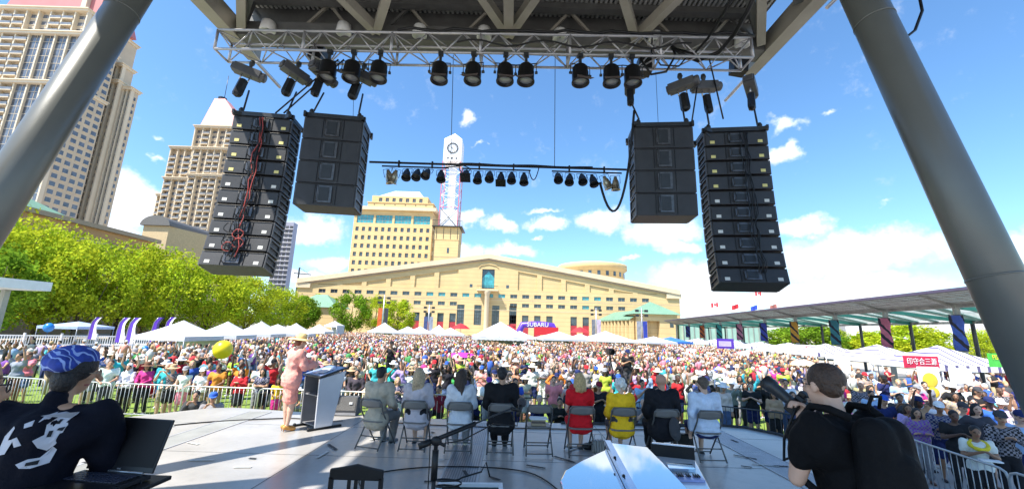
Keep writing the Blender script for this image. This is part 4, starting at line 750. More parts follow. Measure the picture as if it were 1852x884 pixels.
# ---- front lighting truss
TZ, TY = 10.05, 9.35
tL, tR = atz(404, 84, TZ), atz(1349, 99, TZ); tY0, tY1 = tL.y, tR.y
def tx(x, dz=0, dy=0): k = (x-tL.x)/(tR.x-tL.x); return Vector((x, tY0+(tY1-tY0)*k+dy, TZ+dz))
tr = thing('lighting_truss', 'silver box truss under the front edge of the stage roof', 'truss', (0, 0, 0)); H = .27; D = .26
M_alu = mat('truss_aluminium', (.40, .39, .40), .38, metal=.6, var=.15, vs=5)
for dz, dy in ((H, -D), (H, D), (-H, -D), (-H, D)): w = MB(); w.tube([tx(tL.x, dz, dy), tx(tR.x, dz, dy)], .032, 8); w.obj('chord', M_alu, tr)
n = 30; st_ = (tR.x-tL.x)/n
for k in range(n):
    a, b_ = tL.x+k*st_, tL.x+(k+1)*st_; w = MB(); s = 1 if k % 2 else -1
    w.tube([tx(a, -H*s, -D), tx(b_, H*s, -D)], .017, 6); w.tube([tx(a, H*s, D), tx(b_, -H*s, D)], .017, 6); w.tube([tx(a, -H, -D*s), tx(b_, -H, D*s)], .017, 6); w.tube([tx(a, H, D*s), tx(b_, H, -D*s)], .017, 6); w.obj('lacing', M_alu, tr)
for k in range(0, n+1, 5):
    x = tL.x+k*st_; w = MB()
    for dz in (-H, H): w.tube([tx(x, dz, -D), tx(x, dz, D)], .028, 6)
    for dy in (-D, D): w.tube([tx(x, -H, dy), tx(x, H, dy)], .034, 6)
    w.obj('end_frame', M_alu, tr)
def cable(name, pts, r, lab, m=M_black, cat='cable', grp=None): w = MB(); w.tube(pts, r, 6); return tag(w.obj(name, m), lab, cat, grp)
cable('cable', [tx(-3+.35*i, H+.06+.03*math.sin(i*1.7), -D-.04+.03*math.cos(i*2.3)) for i in range(26)], .035, 'thick black cable laid along the top of the lighting truss')
cable('cable', [tx(-1.5+.3*i, -.02+.09*math.sin(i*1.1), -D-.05) for i in range(20)], .022, 'thinner black cable looping through the middle of the lighting truss')
p0, p1 = at(1470, -30, 7), at(1235, 108, 9); cable('cable', [at(x, y, Y) for x, y, Y in ((1375, -30, 7.2), (1352, 20, 7.6), (1330, 60, 8.2), (1300, 95, 8.8), (1262, 110, 9), (1232, 98, 9), (1215, 85, 9.1))], .05, 'heavy black cable sweeping down from the roof to the right end of the truss')
cable('cable', [at(x, y, Y) for x, y, Y in ((1340, -30, 7.2), (1310, 22, 7.8), (1280, 70, 8.6), (1255, 98, 9.0), (1225, 90, 9.1))], .035, 'second black cable hanging left of the heavy one at the right end of the truss')
cable('cable', [at(x, y, Y) for x, y, Y in ((1160, 110, 9), (1178, 135, 9), (1205, 130, 9), (1222, 100, 9), (1212, 80, 9.1))], .03, 'black cable loop dangling under the truss between the right hoists')
cable('cable', [at(x, y, Y) for x, y, Y in ((1180, 60, 9), (1178, 95, 9), (1195, 118, 9), (1228, 120, 9), (1245, 100, 9))], .02, 'smaller cable loop inside the right end of the truss')
cable('cable', [at(x, y, 5.6) for x, y in ((1660, -20), (1668, 20), (1655, 55), (1630, 75), (1600, 76), (1582, 55), (1578, 20), (1580, -20))], .022, 'black cable loop hanging at the right column')
q = at(1495, 15, 7.4); w = MB(); w.tube([q, q+Vector((.9, -.5, .9))], .04, 8); tag(w.obj('pipe_end', M_galv), 'short pipe end poking in beside the right column top', 'pipe')
# ---- theatre fresnels on the truss
def make_fresnel(lab):
    t = thing('stage_light', lab, 'stage light', (0, 0, 0), 0, 'black stage lights clamped under the lighting truss')
    w = MB(); w.box(-.03, -.03, -.26, .03, .03, .02); w.box(-.06, -.05, -.05, .06, .05, .05); w.obj('clamp', M_dark, t)
    w = MB(); w.tube([(-.25, 0, -.52), (-.25, 0, -.25), (.25, 0, -.25), (.25, 0, -.52)], .014, 6); w.obj('yoke', M_dark, t)
    for s in (-1, 1): w = MB(); w.lathe([(.035, 0), (.035, .06)], 8, Matrix.Translation((s*.22, 0, -.5)) @ Matrix.Rotation(s*math.pi/2, 4, 'Y')); w.obj('knob', M_dark, t)
    M = Matrix.Translation((0, 0, -.5)) @ Matrix.Rotation(-.06, 4, 'X')
    w = MB(); w.lathe([(.02, .22), (.15, .215), (.185, .17), (.185, .05), (.2, .04), (.2, -.2), (.215, -.21), (.215, -.24), (.175, -.24), (.17, -.16), (.001, -.15)], 20, M)
    for k in range(5): w.box(-.188, -.03, -.0+k*.035, .188, .03, .012+k*.035, 0, M)
    w.obj('housing', M_black, t)
    w = MB(); w.lathe([(.168, -.17), (.1, -.19), (.001, -.195)], 16, M); w.obj('lens', mat('lens_glass', (.25, .26, .28), .1, spec=.9), t)
    w = MB(); w.add([M @ Vector(v) for v in [(-.17, -.19, -.235), (.17, -.19, -.235), (.22, -.31, -.27), (-.22, -.31, -.27)]], [(0, 1, 2, 3)]); w.obj('barn_door', M_black, t)
    return t
fl = [(603, 'leftmost black stage light under the truss'), (645, 'second black stage light from the left, lens turned to us'), (692, 'black stage light over the right end of the four-box stack'), (799, 'black stage light above the clock tower'), (858, 'stage light next right of the clock tower one'), (915, 'left of the close pair of stage lights in mid truss'), (952, 'right of the close pair of stage lights in mid truss'), (1049, 'lone stage light between the mid pair and the right pair'), (1105, 'stage light left of the one over the right chain bags'), (1143, 'rightmost black stage light, in front of a chain hoist')]
f0 = None
def on_truss(px): 
    q = atz(px, 100, TZ-H); return tx(q.x, -H-.04, -D)
for i, (px, lab) in enumerate(fl):
    lo = on_truss(px)
    if f0 is None: f0 = make_fresnel(lab); f0.location = lo
    else: dup(f0, lo, random.uniform(-.3, .3), lab)
# ---- chain hoists
def make_hoist(lab):
    t = thing('chain_hoist', lab, 'chain hoist', (0, 0, 0), 0, 'electric chain hoists holding the speaker stacks')
    w = MB(); w.tube([(0, 0, .0), (0, 0, -.25)], .02, 6); w.lathe([(.05, -.02), (.07, -.1), (.03, -.2)], 8); w.obj('hook', M_dark, t)
    w = MB(); w.box(-.31, -.13, -.47, .31, .13, -.25); w.box(-.36, -.1, -.44, -.311, .1, -.28); w.lathe([(.12, .311), (.12, .4), (.08, .43), (.001, .43)], 12, Matrix.Translation((0, 0, -.36)) @ Matrix.Rotation(math.pi/2, 4, 'Y')); w.obj('motor', mat('hoist_grey', (.07, .07, .075), .45, var=.2), t, .015)
    w = MB(); w.tube([(-.1, 0, -.48), (-.1, 0, -.62)], .02, 6); w.tube([(.1, 0, -.48), (.08, 0, -.7)], .018, 6); w.obj('chain', M_galv, t)
    w = MB(); w.lathe([(.06, -.58), (.11, -.62), (.12, -1.0), (.1, -1.06), (.02, -1.1)], 6, Matrix.Diagonal((1, .8, 1, 1)), 0, False); w.obj('chain_bag', M_black, t); return t
hs_ = [(456, .35, 'leftmost chain hoist, its motor level and grey'), (541, .9, 'tilted chain hoist over the tall left stack, second from the left'), (590, 1.1, 'chain hoist over the left corner of the four-box left stack'), (660, .5, 'chain hoist half hidden by stage lights over the left stacks'),
       (1138, 1.3, 'chain hoist behind the rightmost stage light'), (1228, -.6, 'chain hoist tilted over the right corner of the right four-box stack'), (1270, .05, 'level chain hoist over the left corner of the tall right stack'), (1355, .9, 'rightmost chain hoist near the roof corner')]
h0 = None; HL = []
for px, rz_, lab in hs_:
    lo = on_truss(min(px, 1349)) if px < 1349 else tx(tR.x+.1, -H, 0); lo.y = 9.3; lo.z = TZ-H-.08
    q = at(px, 125, lo.y); lo.x = q.x
    if h0 is None: h0 = make_hoist(lab); h0.location = lo; h0.rotation_euler = (0, .22, rz_); 
    else: h = dup(h0, lo, rz_, lab); h.rotation_euler = (0, .22 if rz_ > .3 else -.1, rz_)
    HL.append(lo)
# ---- line arrays
M_spk = mat('speaker_box_black', (.024, .024, .027), .5, var=.25, vs=3, bump=.1, bs=60); M_spk2 = mat('speaker_end_plate', (.06, .06, .065), .45, metal=.2, var=.2)
M_amp = mat('amplifier_panel', (.10, .10, .105), .3, metal=.5, var=.4, vs=9); M_stk = mat('white_sticker', (.6, .6, .56), .6, var=.1); M_stky = mat('yellow_sticker', (.62, .55, .2), .6)
def cabinet(parent, wd, h, dp, M, big, yellow, k):
    """rear faces -y; top at z=0; M places it"""
    o = MB(); z0 = -h+.012; y0, y1 = 0, dp; hw = wd/2; vs = []
    for z, f in ((0, 0), (z0, 0)): pass
    tp = .04 if not big else 0
    for (y, zt, zb) in ((y0, -tp*.5, z0+tp*.5), (y1, 0, z0)):
        for x in (-hw, hw):
            for z in (zt, zb): vs.append(M @ Vector((x, y, z)))
    o.add(vs, [(0, 2, 3, 1), (4, 5, 7, 6), (0, 4, 6, 2), (1, 3, 7, 5), (0, 1, 5, 4), (2, 6, 7, 3)], 0)
    for x in (-hw*.36, hw*.36): o.box(x-.008, -.012, z0+.03, x+.008, -.001, -.03, 1, M)
    o.box(-hw+.02, -.014, -.03, hw-.02, -.001, -.018, 1, M)
    c = o.obj('cabinet', [M_spk, M_black], parent, .008)
    a = MB(); aw = .15; a.box(-aw-.02, -.035, z0+.07, aw, -.001, -.06, 0, M); a.box(-aw+.03, -.05, z0+.11, aw-.06, -.036, -.1, 1, M); a.tube([M @ Vector(v) for v in [(-aw-.01, -.04, z0+.08), (-aw-.01, -.1, z0+.1), (-aw-.01, -.1, -.09), (-aw-.01, -.04, -.07)]], .01, 6, 1); a.obj('amplifier_panel', [M_amp, M_dark], c)
    for s in (-1, 1):
        e = MB(); x0, x1 = (s*(hw+.002), s*(hw+.03)); x0, x1 = min(x0, x1), max(x0, x1)
        e.box(x0, .02, z0+.01, x1, .07, -.01, 0, M); e.box(x0, dp-.08, z0+.01, x1, dp-.02, -.01, 0, M); e.box(x0, .07, -.05, x1, dp-.08, -.012, 0, M); e.box(x0, .07, z0+.012, x1, dp-.08, z0+.05, 0, M); e.box(x0, .07, z0+h*.42, x1, dp-.08, z0+h*.5, 0, M)
        e.obj('end_plate', M_spk2, c)
        if not big: g_ = MB(); g_.box(s*hw*.78-.05, -.006, z0+.06, s*hw*.78+.05, -.001, z0+.13, 0, M); g_.obj('sticker', M_stky if yellow else M_stk, c)
def array(px0, px1, pyt, Y, n, h, wd, dp, tilt, lab, yaw, big=False):
    q = at((px0+px1)/2, pyt, Y); t = thing('line_array', lab, 'speaker stack', q, yaw, 'hanging speaker stacks'); M = Matrix(); 
    w = MB(); fw = wd/2
    for y in (.02, dp+.12): w.bar((-fw-.06, y, .06), (fw+.06, y, .06), .06, .1)
    for x in (-fw, fw): w.bar((x, -.1, .055), (x, dp+.3, .055), .05, .09)
    if not big: w.bar((-fw, -.08, .04), (0, dp*.6, .04), .05, .08); w.bar((fw, -.08, .04), (0, dp*.6, .04), .05, .08); w.bar((-fw, 0, .02), (-fw+.25, .05, -.25), .05)
    for x in (-fw*.85, fw*.85): w.lathe([(.05, .1), (.06, .16), (.03, .22)], 8, Matrix.Translation((x, .05, 0)))
    w.obj('rigging_frame', M_dark, t)
    for k in range(n):
        cabinet(t, wd, h, dp, M.copy(), big, k < 4, k)
        M = M @ Matrix.Translation((0, 0, -h)) @ Matrix.Rotation(-math.radians(tilt[k]), 4, 'X')
    return t, q
tiltJ = [.5, .5, 1, 1, 1.5, 1.5, 2, 2.5, 3, 3]
aL, qL = array(428, 524, 212, 8.75, 10, .358, 1.24, .56, tiltJ, 'tall ten-box speaker stack at the far left, half sunlit with red cables', .10)
aL2, qL2 = array(553, 657, 215, 8.85, 4, .535, 1.28, .72, [0]*4, 'four-box bass speaker stack right of the tall left stack', .12, True)
aR2, qR2 = array(1146, 1252, 229, 8.85, 4, .545, 1.30, .72, [0]*4, 'four-box bass speaker stack left of the tall right stack', -.10, True)
aR, qR = array(1274, 1385, 238, 8.75, 10, .360, 1.33, .56, tiltJ, 'tall ten-box speaker stack at the far right, fully in shade', -.14)
for o_ in (aL, aR):
    red = o_ is aL; w = MB(); rr = random.Random(3)
    for j in range(9 if red else 4):
        x = (-.02 if red else .12)+rr.uniform(-.1, .12); pts = []
        for k in range(16): z = -.05-k*.22; yy = -.06-.03*rr.random()-.0012*k*k; pts.append((x+rr.uniform(-.05, .05)+.02*math.sin(k), yy, z))
        w.tube(pts[:int(16 if j < 4 else 8+rr.random()*7)], .011, 5, m=1 if (red and j in (2, 6, 7)) else 0)
    if red:
        for k in range(7): c = (rr.uniform(-.15, .1), -.30, -2.65-.11*k+rr.uniform(-.1, .1)); w.tube([(c[0]+.11*math.cos(t), c[1]+.02*math.sin(3*t), c[2]+.1*math.sin(t)) for t in [i*.63 for i in range(11)]], .01, 5, m=k % 2)
    w.obj('cable_bundle', [M_black, mat('red_cable', (.35, .05, .04), .5)], o_)
# slings
for t_, q_, wd, pr, nm in ((aL, qL, 1.24, (0, 1), 'tall left stack'), (aL2, qL2, 1.28, (2, 3), 'left bass stack'), (aR2, qR2, 1.3, (4, 5), 'right bass stack'), (aR, qR, 1.36, (6, 7), 'tall right stack')):
    for s, hi in zip((-1, 1), pr):
        h = HL[hi]; cable('sling', [h+Vector((.02, 0, -.85)), Vector((q_.x+s*wd*.42, q_.y+.05, q_.z+.2))], .022, 'dark lifting sling at the '+('left' if s < 0 else 'right')+' corner of the '+nm, M_dark, 'sling')
for a, c, lab in (((612, 108, 9.3), (498, 205, 8.9), 'left one of two long black cables dropping to the tall left stack'), ((622, 108, 9.3), (513, 205, 8.9), 'right one of two long black cables dropping to the tall left stack'), ((1283, 108, 9.3), (1308, 215, 8.9), 'long black cable dropping to the tall right stack'), ((1262, 150, 9.2), (1250, 228, 8.9), 'thin cable from the level hoist down to the right bass stack')):
    cable('cable', [at(*a), at(*c)], .018, lab)
cable('cable', hang(at(1147, 200, 8.9), at(1137, 300, 9.0), .05)+hang(at(1137, 300, 9.0), at(1085, 330, 9.3), .9), .03, 'long cable from the right bass stack looping under the light bar')
for (x, y, lab) in ((575, 96, 'dark wedge loudspeaker tucked into the left of the truss'), (1335, 118, 'dark loudspeaker under the right end of the truss'), (1165, 118, 'dark loudspeaker hanging behind the truss between light and hoist')):
    q = at(x, y, 9.7); w = MB(); w.prism([(-.2, -.22), (.16, -.28), (.22, .1), (-.15, .2)], -.16, .16, 'y'); o = w.obj('loudspeaker', M_black, None, .01); o.location = q; tag(o, lab, 'loudspeaker')
# ---- distant light bar with par cans
BY = 9.9; bL, bR = at(668, 296, BY), at(1133, 304, BY); bL.z = bR.z = (bL.z+bR.z)/2
lb_ = thing('light_bar', 'long black pipe hung across the stage mouth carrying three short bars of lamps', 'light bar', (0, 0, 0)); w = MB(); w.tube([bL, bR], .03, 8); w.obj('pipe', M_black, lb_)
def bx(px, dz=0): q = at(px, 300, BY); return Vector((q.x, BY, bL.z+dz))
for a, c in ((691, 812), (836, 960), (998, 1124)):
    w = MB(); w.tube([bx(a, -.1), bx(c, -.1)], .022, 8)
    for f in (.25, .75): p = bx(a).lerp(bx(c), f); w.box(p.x-.02, BY-.03, p.z-.12, p.x+.02, BY+.03, p.z+.06)
    w.obj('sub_bar', M_black, lb_)
cable('wire', [at(820, 100, 9.95), bx(815)], .009, 'thin steel wire holding the left of the light bar', M_dark, 'wire'); cable('wire', [at(1004, 104, 9.95), bx(1003)], .009, 'thin steel wire holding the right of the light bar', M_dark, 'wire')
cable('wire', [at(640, 150, 9.95), bx(636)], .006, 'thin wire behind the left bass stack', M_dark, 'wire'); cable('wire', [at(1186, 130, 9.95), bx(1194)], .006, 'thin wire behind the right bass stack', M_dark, 'wire')
cable('cable', [bx(830, .0), bx(832, -.15), bx(842, -.3), bx(852, -.1), bx(838, -.02), bx(800, -.1)], .015, 'small cable loop between the left and middle lamp bars'); cable('cable', hang(bx(957, -.1), bx(975, 0), .3), .014, 'small cable loop right of the middle lamp bar')
cable('cable', [bx(1060, .02)+Vector((.0, 0, .02*math.sin(i))) if 0 else bx(830+i*22, .035+.012*math.sin(i*1.3)) for i in range(12)], .016, 'black cable taped along the light bar')
def make_par(m, lab, gel=False):
    t = thing('par_can', lab, 'stage lamp', (0, 0, 0), 0, 'lamps on the hanging light bar'); w = MB(); w.tube([(-.12, 0, -.25), (-.12, 0, -.04), (.12, 0, -.04), (.12, 0, -.25)], .008, 6); w.obj('yoke', M_black, t)
    M = Matrix.Translation((0, 0, -.27))
    w = MB(); w.lathe([(.001, .2), (.04, .2), (.055, .13), (.075, .1), (.1, 0), (.105, -.13), (.12, -.135), (.12, -.155), (.1, -.155), (.098, -.1), (.001, -.08)], 16, M); w.obj('housing', m, t)
    w = MB(); w.lathe([(.096, -.1), (.05, -.11), (.001, -.115)], 12, M); w.obj('lens', M_black, t)
    if gel: w = MB(); w.box(-.13, -.13, -.165, .13, .13, -.157, 0, M); w.obj('gel_frame', M_black, t)
    for k in kids(t)[1:]: pass
    return t
M_parg = mat('brushed_par_metal', (.50, .42, .30), .3, metal=.8, var=.2)
pc = [(701, 1, (.15, -.25), 'leftmost brass coloured lamp on the bar'), (719, 1, (.2, .3), 'second brass coloured lamp from the left on the bar'), (738, 0, (-.7, -.1), 'black lamp third from the left'), (758, 0, (-.75, 0), 'black lamp fourth from the left'), (777, 0, (-.9, .1), 'black lamp fifth from the left'), (799, 0, (-.6, -.1), 'black lamp in front of the clock tower'),
      (845, 2, (-.9, 0), 'square fronted black lamp, first on the middle bar'), (866, 0, (-.6, 0), 'black lamp second on the middle bar'), (887, 0, (-.8, 0), 'black lamp third on the middle bar'), (907, 2, (-.5, 0), 'square fronted black lamp fourth on the middle bar'), (926, 0, (-.7, 0), 'black lamp fifth on the middle bar'), (948, 0, (-.55, 0), 'black lamp last on the middle bar'),
      (1008, 0, (-.9, 0), 'black lamp first on the right bar'), (1031, 0, (-.7, .15), 'black lamp second on the right bar'), (1051, 0, (-.8, 0), 'black lamp third on the right bar'), (1069, 0, (-.6, -.1), 'black lamp fourth on the right bar, behind the cable'), (1090, 1, (.1, -.4), 'brass coloured lamp left of the last one on the right bar'), (1112, 1, (.1, -.05), 'last brass coloured lamp at the right end of the bar')]
src = {}
for px, k, (ax, ay), lab in pc:
    if k not in src: t = make_par(M_parg if k == 1 else M_black, lab, k == 2); src[k] = t
    else: t = dup(src[k], label=lab)
    t.location = bx(px, -.13)
    t.rotation_euler = (ax*.8, ay, 0)
# ---- folding chairs
M_ch = mat('chair_frame_grey', (.12, .118, .115), .35, metal=.4, var=.1); M_cs = mat('chair_back_brown', (.16, .15, .14), .4, var=.1)
def make_chair(lab):
    t = thing('folding_chair', lab, 'folding chair', (0, 0, ZS), 0, 'grey folding chairs in a row facing the crowd')     # sitter looks to +y
    r = .0125
    for s in (-1, 1):
        w = MB(); w.tube([(s*.205, .30, .012), (s*.21, .0, .40), (s*.21, -.17, .62), (s*.205, -.2, .74), (s*.17, -.215, .79)], r, 8); w.obj('front_leg', M_ch, t)
        w = MB(); w.tube([(s*.215, -.22, .012), (s*.2, .0, .36), (s*.19, .15, .43)], r, 8); w.obj('rear_leg', M_ch, t)
    w = MB(); w.tube([(-.172, -.214, .79), (.172, -.214, .79)], r, 8); w.obj('top_tube', M_ch, t)
    w = MB(); n = 8; vs = []
    for j in range(5):
        for i in range(n+1): x = -.2+.4*i/n; z = .66+.13*j/4; hw = 1-(abs(x)/.2)**4*.0; vs.append((x*(1 if j < 4 else .9), -.185-.02*j/4-.035*(1-(x/.2)**2), z-(.02*(abs(x)/.2)**2 if j == 4 else 0)+(.015*(abs(x)/.2)**2 if j == 0 else 0)))
    w.add(vs, [(j*(n+1)+i, j*(n+1)+i+1, (j+1)*(n+1)+i+1, (j+1)*(n+1)+i) for j in range(4) for i in range(n)], 0, True); o = w.obj('backrest', M_cs, t); sm = o.modifiers.new('s', 'SOLIDIFY'); sm.thickness = .012
    w = MB(); pl_ = [(-.2, -.14), (-.12, -.19), (.12, -.19), (.2, -.14), (.19, .2), (-.19, .2)]; w.prism(pl_, .425, .45); w.obj('seat', M_cs, t, .008)
    for y, z in ((-.2, .045), (.275, .05), (-.1, .19)):
        w = MB(); w.tube([(-.21, y, z), (.21, y, z)], .01, 6); w.obj('stretcher', M_ch, t)
    return t
SX = [(672, 'man in grey-beige blazer'), (747, 'blonde woman in lilac-grey jacket'), (829, 'dark haired woman in pale grey jacket'), (905, 'man in black suit'), (975, None), (1052, 'woman in red dress'), (1128, 'white haired woman in yellow'), (1205, 'bald man in black'), (1283, 'person in pale blue shirt')]
ch0 = None; SEAT = []
for px, who in SX:
    x = -2.21+(px-672)*.00905; y = 7.42-.012*(px-672)/60; lab = 'grey folding chair under the '+who if who else 'empty grey folding chair with papers and books on its seat'; rz_ = random.uniform(-.06, .06)
    if ch0 is None: ch0 = make_chair(lab); ch0.location = (x, y, ZS); ch0.rotation_euler = (0, 0, -.3)
    else: dup(ch0, (x, y, ZS), rz_, lab)
    SEAT.append((x, y, -.3 if px == 672 else rz_))
x, y, _ = SEAT[4]
w = MB(); w.box(-.12, -.1, .452, .12, .07, .487, 0); w.box(-.115, -.095, .489, .11, .06, .52, 1); w.box(-.12, -.1, .522, .115, .065, .54, 0); o = w.obj('book', [mat('tan_book', (.35, .27, .18), .6), mat('dark_book', (.1, .08, .07), .6)]); o.location = (x, y-.02, ZS); tag(o, 'stack of brown books on the empty folding chair', 'books')
w = MB(); w.box(-.15, -.11, .545, .15, .1, .553, 0, Matrix.Rotation(.1, 4, 'Z')); w.box(-.145, -.1, .556, .145, .1, .562, 0, Matrix.Rotation(-.05, 4, 'Z')); o = w.obj('paper', M_w); o.location = (x, y-.02, ZS); tag(o, 'white papers lying on the books on the empty chair', 'papers')
# ---- lectern
lc = thing('lectern', 'grey and silver open-backed lectern with slanted top on black feet', 'lectern', (-3.78, 8.72, ZS), math.radians(-38), None, .94)   # +y is its front (audience side)
M_lg = mat('lectern_grey', (.20, .20, .21), .5, var=.08); M_ls = mat('lectern_silver', (.62, .63, .68), .3, metal=.35, var=.05)
for s in (-1, 1):
    w = MB(); w.prism([(-.2, .04), (.16, .04), (.36, 1.13), (-.22, 1.0)], s*.3-.02, s*.3+.02, 'x'); w.obj('side_panel', M_ls if s > 0 else M_lg, lc, .006)
w = MB(); w.add([(-.28, .15, .05), (.28, .15, .05), (.28, .345, 1.1), (-.28, .345, 1.1), (-.28, .11, .05), (.28, .11, .05), (.28, .30, 1.1), (-.28, .30, 1.1)], [(0, 1, 2, 3), (4, 7, 6, 5), (0, 4, 5, 1), (3, 2, 6, 7), (0, 3, 7, 4), (1, 5, 6, 2)]); w.obj('front_panel', M_ls, lc)
w = MB(); w.box(-.275, -.18, .64, .275, .2, .665); w.obj('shelf', M_lg, lc)
w = MB(); w.box(-.275, -.17, .06, .275, .1, .085); w.obj('floor_panel', M_lg, lc)
w = MB(); M = Matrix.Translation((0, .05, 1.1)) @ Matrix.Rotation(.26, 4, 'X'); w.box(-.37, -.3, 0, .37, .34, .03, 0, M); w.obj('reading_top', M_dark, lc, .006)
w = MB(); w.box(-.33, -.26, .0315, .33, .28, .036, 0, M); w.obj('top_inlay', mat('blue_inlay', (.22, .28, .46), .3), lc)
for s in (-1, 1): w = MB(); w.bar((s*.3, -.34, .02), (s*.3, .38, .02), .06, .04); w.ell((s*.3, -.32, .035), .035); w.obj('foot', M_black, lc)
w = MB(); w.box(-.15, -.2, .038, .06, .1, .043, 0, M); w.box(-.0, -.18, .045, .2, .12, .05, 0, M @ Matrix.Rotation(.15, 4, 'Z')); o = w.obj('paper', M_w); o.matrix_world = Matrix.Translation((-3.78, 8.72, ZS)) @ Matrix.Rotation(math.radians(-38), 4, 'Z') @ Matrix.Scale(.94, 4); tag(o, 'white speech papers on the lectern top', 'papers')
w = MB(); w.tube([(0, .3, 1.17), (0, .3, 1.3), (0, .18, 1.4)], .008, 6); w.ell((0, .16, 1.42), (.03, .04, .03)); o = w.obj('microphone', M_black); o.matrix_world = Matrix.Translation((-3.78, 8.72, ZS)) @ Matrix.Rotation(math.radians(-38), 4, 'Z') @ Matrix.Scale(.94, 4); tag(o, 'thin black gooseneck microphone rising from the lectern', 'microphone')
# ---- floor monitor
q = atz(615, 748, ZS); fm = thing('floor_monitor', 'dark wedge stage monitor on the sunlit stage edge right of the lectern', 'stage monitor', (q.x+.05, q.y, ZS), .05)
w = MB(); w.prism([(-.22, 0), (.22, 0), (.24, .12), (.02, .40), (-.16, .40), (-.24, .1)], -.37, .37, 'x'); w.obj('cabinet', mat('monitor_grey', (.07, .07, .075), .7, bump=.3, bs=80), fm, .012)
w = MB(); w.add([(-.34, -.245, .12), (.34, -.245, .12), (.34, -.165, .385), (-.34, -.165, .385)], [(0, 1, 2, 3)]); w.obj('rear_mesh', mat('monitor_mesh', (.12, .115, .11), .8, bump=.6, bs=120), fm)
w = MB(); w.box(-.36, -.235, .02, .36, -.226, .09); w.obj('base_trim', M_galv, fm); w = MB(); w.box(.2, -.225, .25, .27, -.2, .29); w.obj('label_plate', M_w, fm)
# ---- bags
q = atz(1083, 818, ZS); t = thing('handbag', 'grey pleated handbag standing on the floor right of the red dress chair', 'handbag', (q.x, q.y+.05, ZS), .2); w = MB()
for k in range(4): w.box(-.10+.05*k, -.06, 0, -.055+.05*k, .06, .19)
w.obj('body', mat('grey_leather', (.30, .29, .28), .5), t, .012); w = MB(); w.tube([(-.08, 0, .19), (-.06, 0, .28), (.06, 0, .28), (.08, 0, .19)], .009, 6); w.obj('strap', M_w, t)
q = atz(1065, 815, ZS); w = MB(); w.ell((0, 0, .05), (.1, .08, .06)); w.ell((.06, .02, .08), (.06, .05, .05)); o = w.obj('pouch', M_black); o.location = (q.x, q.y+.1, ZS); tag(o, 'small black pouch beside the grey handbag', 'pouch')
q = atz(1243, 822, ZS); t = thing('tote_bag', 'black tote bag with loop handles between the last two chairs', 'bag', (q.x, q.y+.15, ZS), .1); w = MB(); w.prism([(-.17, 0), (.17, 0), (.15, .3), (-.14, .32)], -.08, .08, 'y'); w.obj('body', M_black, t, .02); w = MB(); w.tube([(-.1, -.05, .3), (-.07, -.06, .43), (.05, -.06, .44), (.09, -.05, .3)], .012, 6); w.obj('handle', M_black, t)
x, y, _ = SEAT[7]; w = MB(); w.ell((x+.1, y-.25, ZS+.52), (.09, .04, .17)); w.ell((x+.13, y-.25, ZS+.42), (.07, .04, .1)); tag(w.obj('jacket_bundle', mat('charcoal_cloth', (.05, .05, .055), .9, bump=.5, bs=20)), 'charcoal cloth bundle hanging on the back of the bald man\'s chair', 'cloth')
# ---- microphone stand
ms = thing('microphone_stand', 'black boom microphone stand in the foreground reaching right', 'microphone stand', (0, 0, 0)); p0 = at(757, 807, 2.7); pc_ = at(789, 797, 2.72); p1 = at(925, 738, 2.85); b0 = at(783, 905, 2.7)
w = MB(); w.tube([Vector((pc_.x, pc_.y, ZS+.05)), pc_], .013, 10); w.tube([pc_-Vector((0, 0, .22)), pc_-Vector((0, 0, .05))], .02, 10); w.obj('pole', M_black, ms)
w = MB(); w.tube([p0, p0.lerp(p1, .6)], .014, 8); w.tube([p0.lerp(p1, .55), p1], .006, 8, 1); w.tube([p0, p0.lerp(p1, .12)], .02, 8); w.obj('boom', [M_black, M_dark], ms)
w = MB(); w.ell(pc_, (.035, .02, .03)); w.tube([pc_, pc_+Vector((.06, -.02, -.02))], .01, 6); w.obj('clutch', M_black, ms)
w = MB(); w.lathe([(.14, 0), (.14, .02), (.03, .04)], 20, Matrix.Translation((pc_.x, pc_.y, ZS))); w.obj('base', M_black, ms)
m1 = at(944, 727, 2.95); m0 = at(936, 752, 2.9); mc = thing('microphone', 'black vocal microphone with ball grille on the boom tip', 'microphone', (0, 0, 0)); w = MB(); w.tube([m0, m1], [.012, .02], 10); w.obj('handle', M_black, mc); w = MB(); w.ell(m1, .032, 14, 10); w.obj('grille', mat('mic_grille', (.08, .08, .09), .4, metal=.7, bump=.8, bs=400), mc); w = MB(); w.tube([p1, m0.lerp(m1, .4)], .012, 8); w.obj('clip', M_black, mc)
cable('cable', [m0, m0-Vector((0, 0, .06)), p0.lerp(p1, .8)-Vector((0, 0, .05)), p0.lerp(p1, .45)-Vector((0, 0, .07)), p0.lerp(p1, .12)-Vector((0, 0, .02)), pc_-Vector((.03, 0, .4)), pc_-Vector((.03, 0, 1))], .004, 'thin microphone cable following the boom')
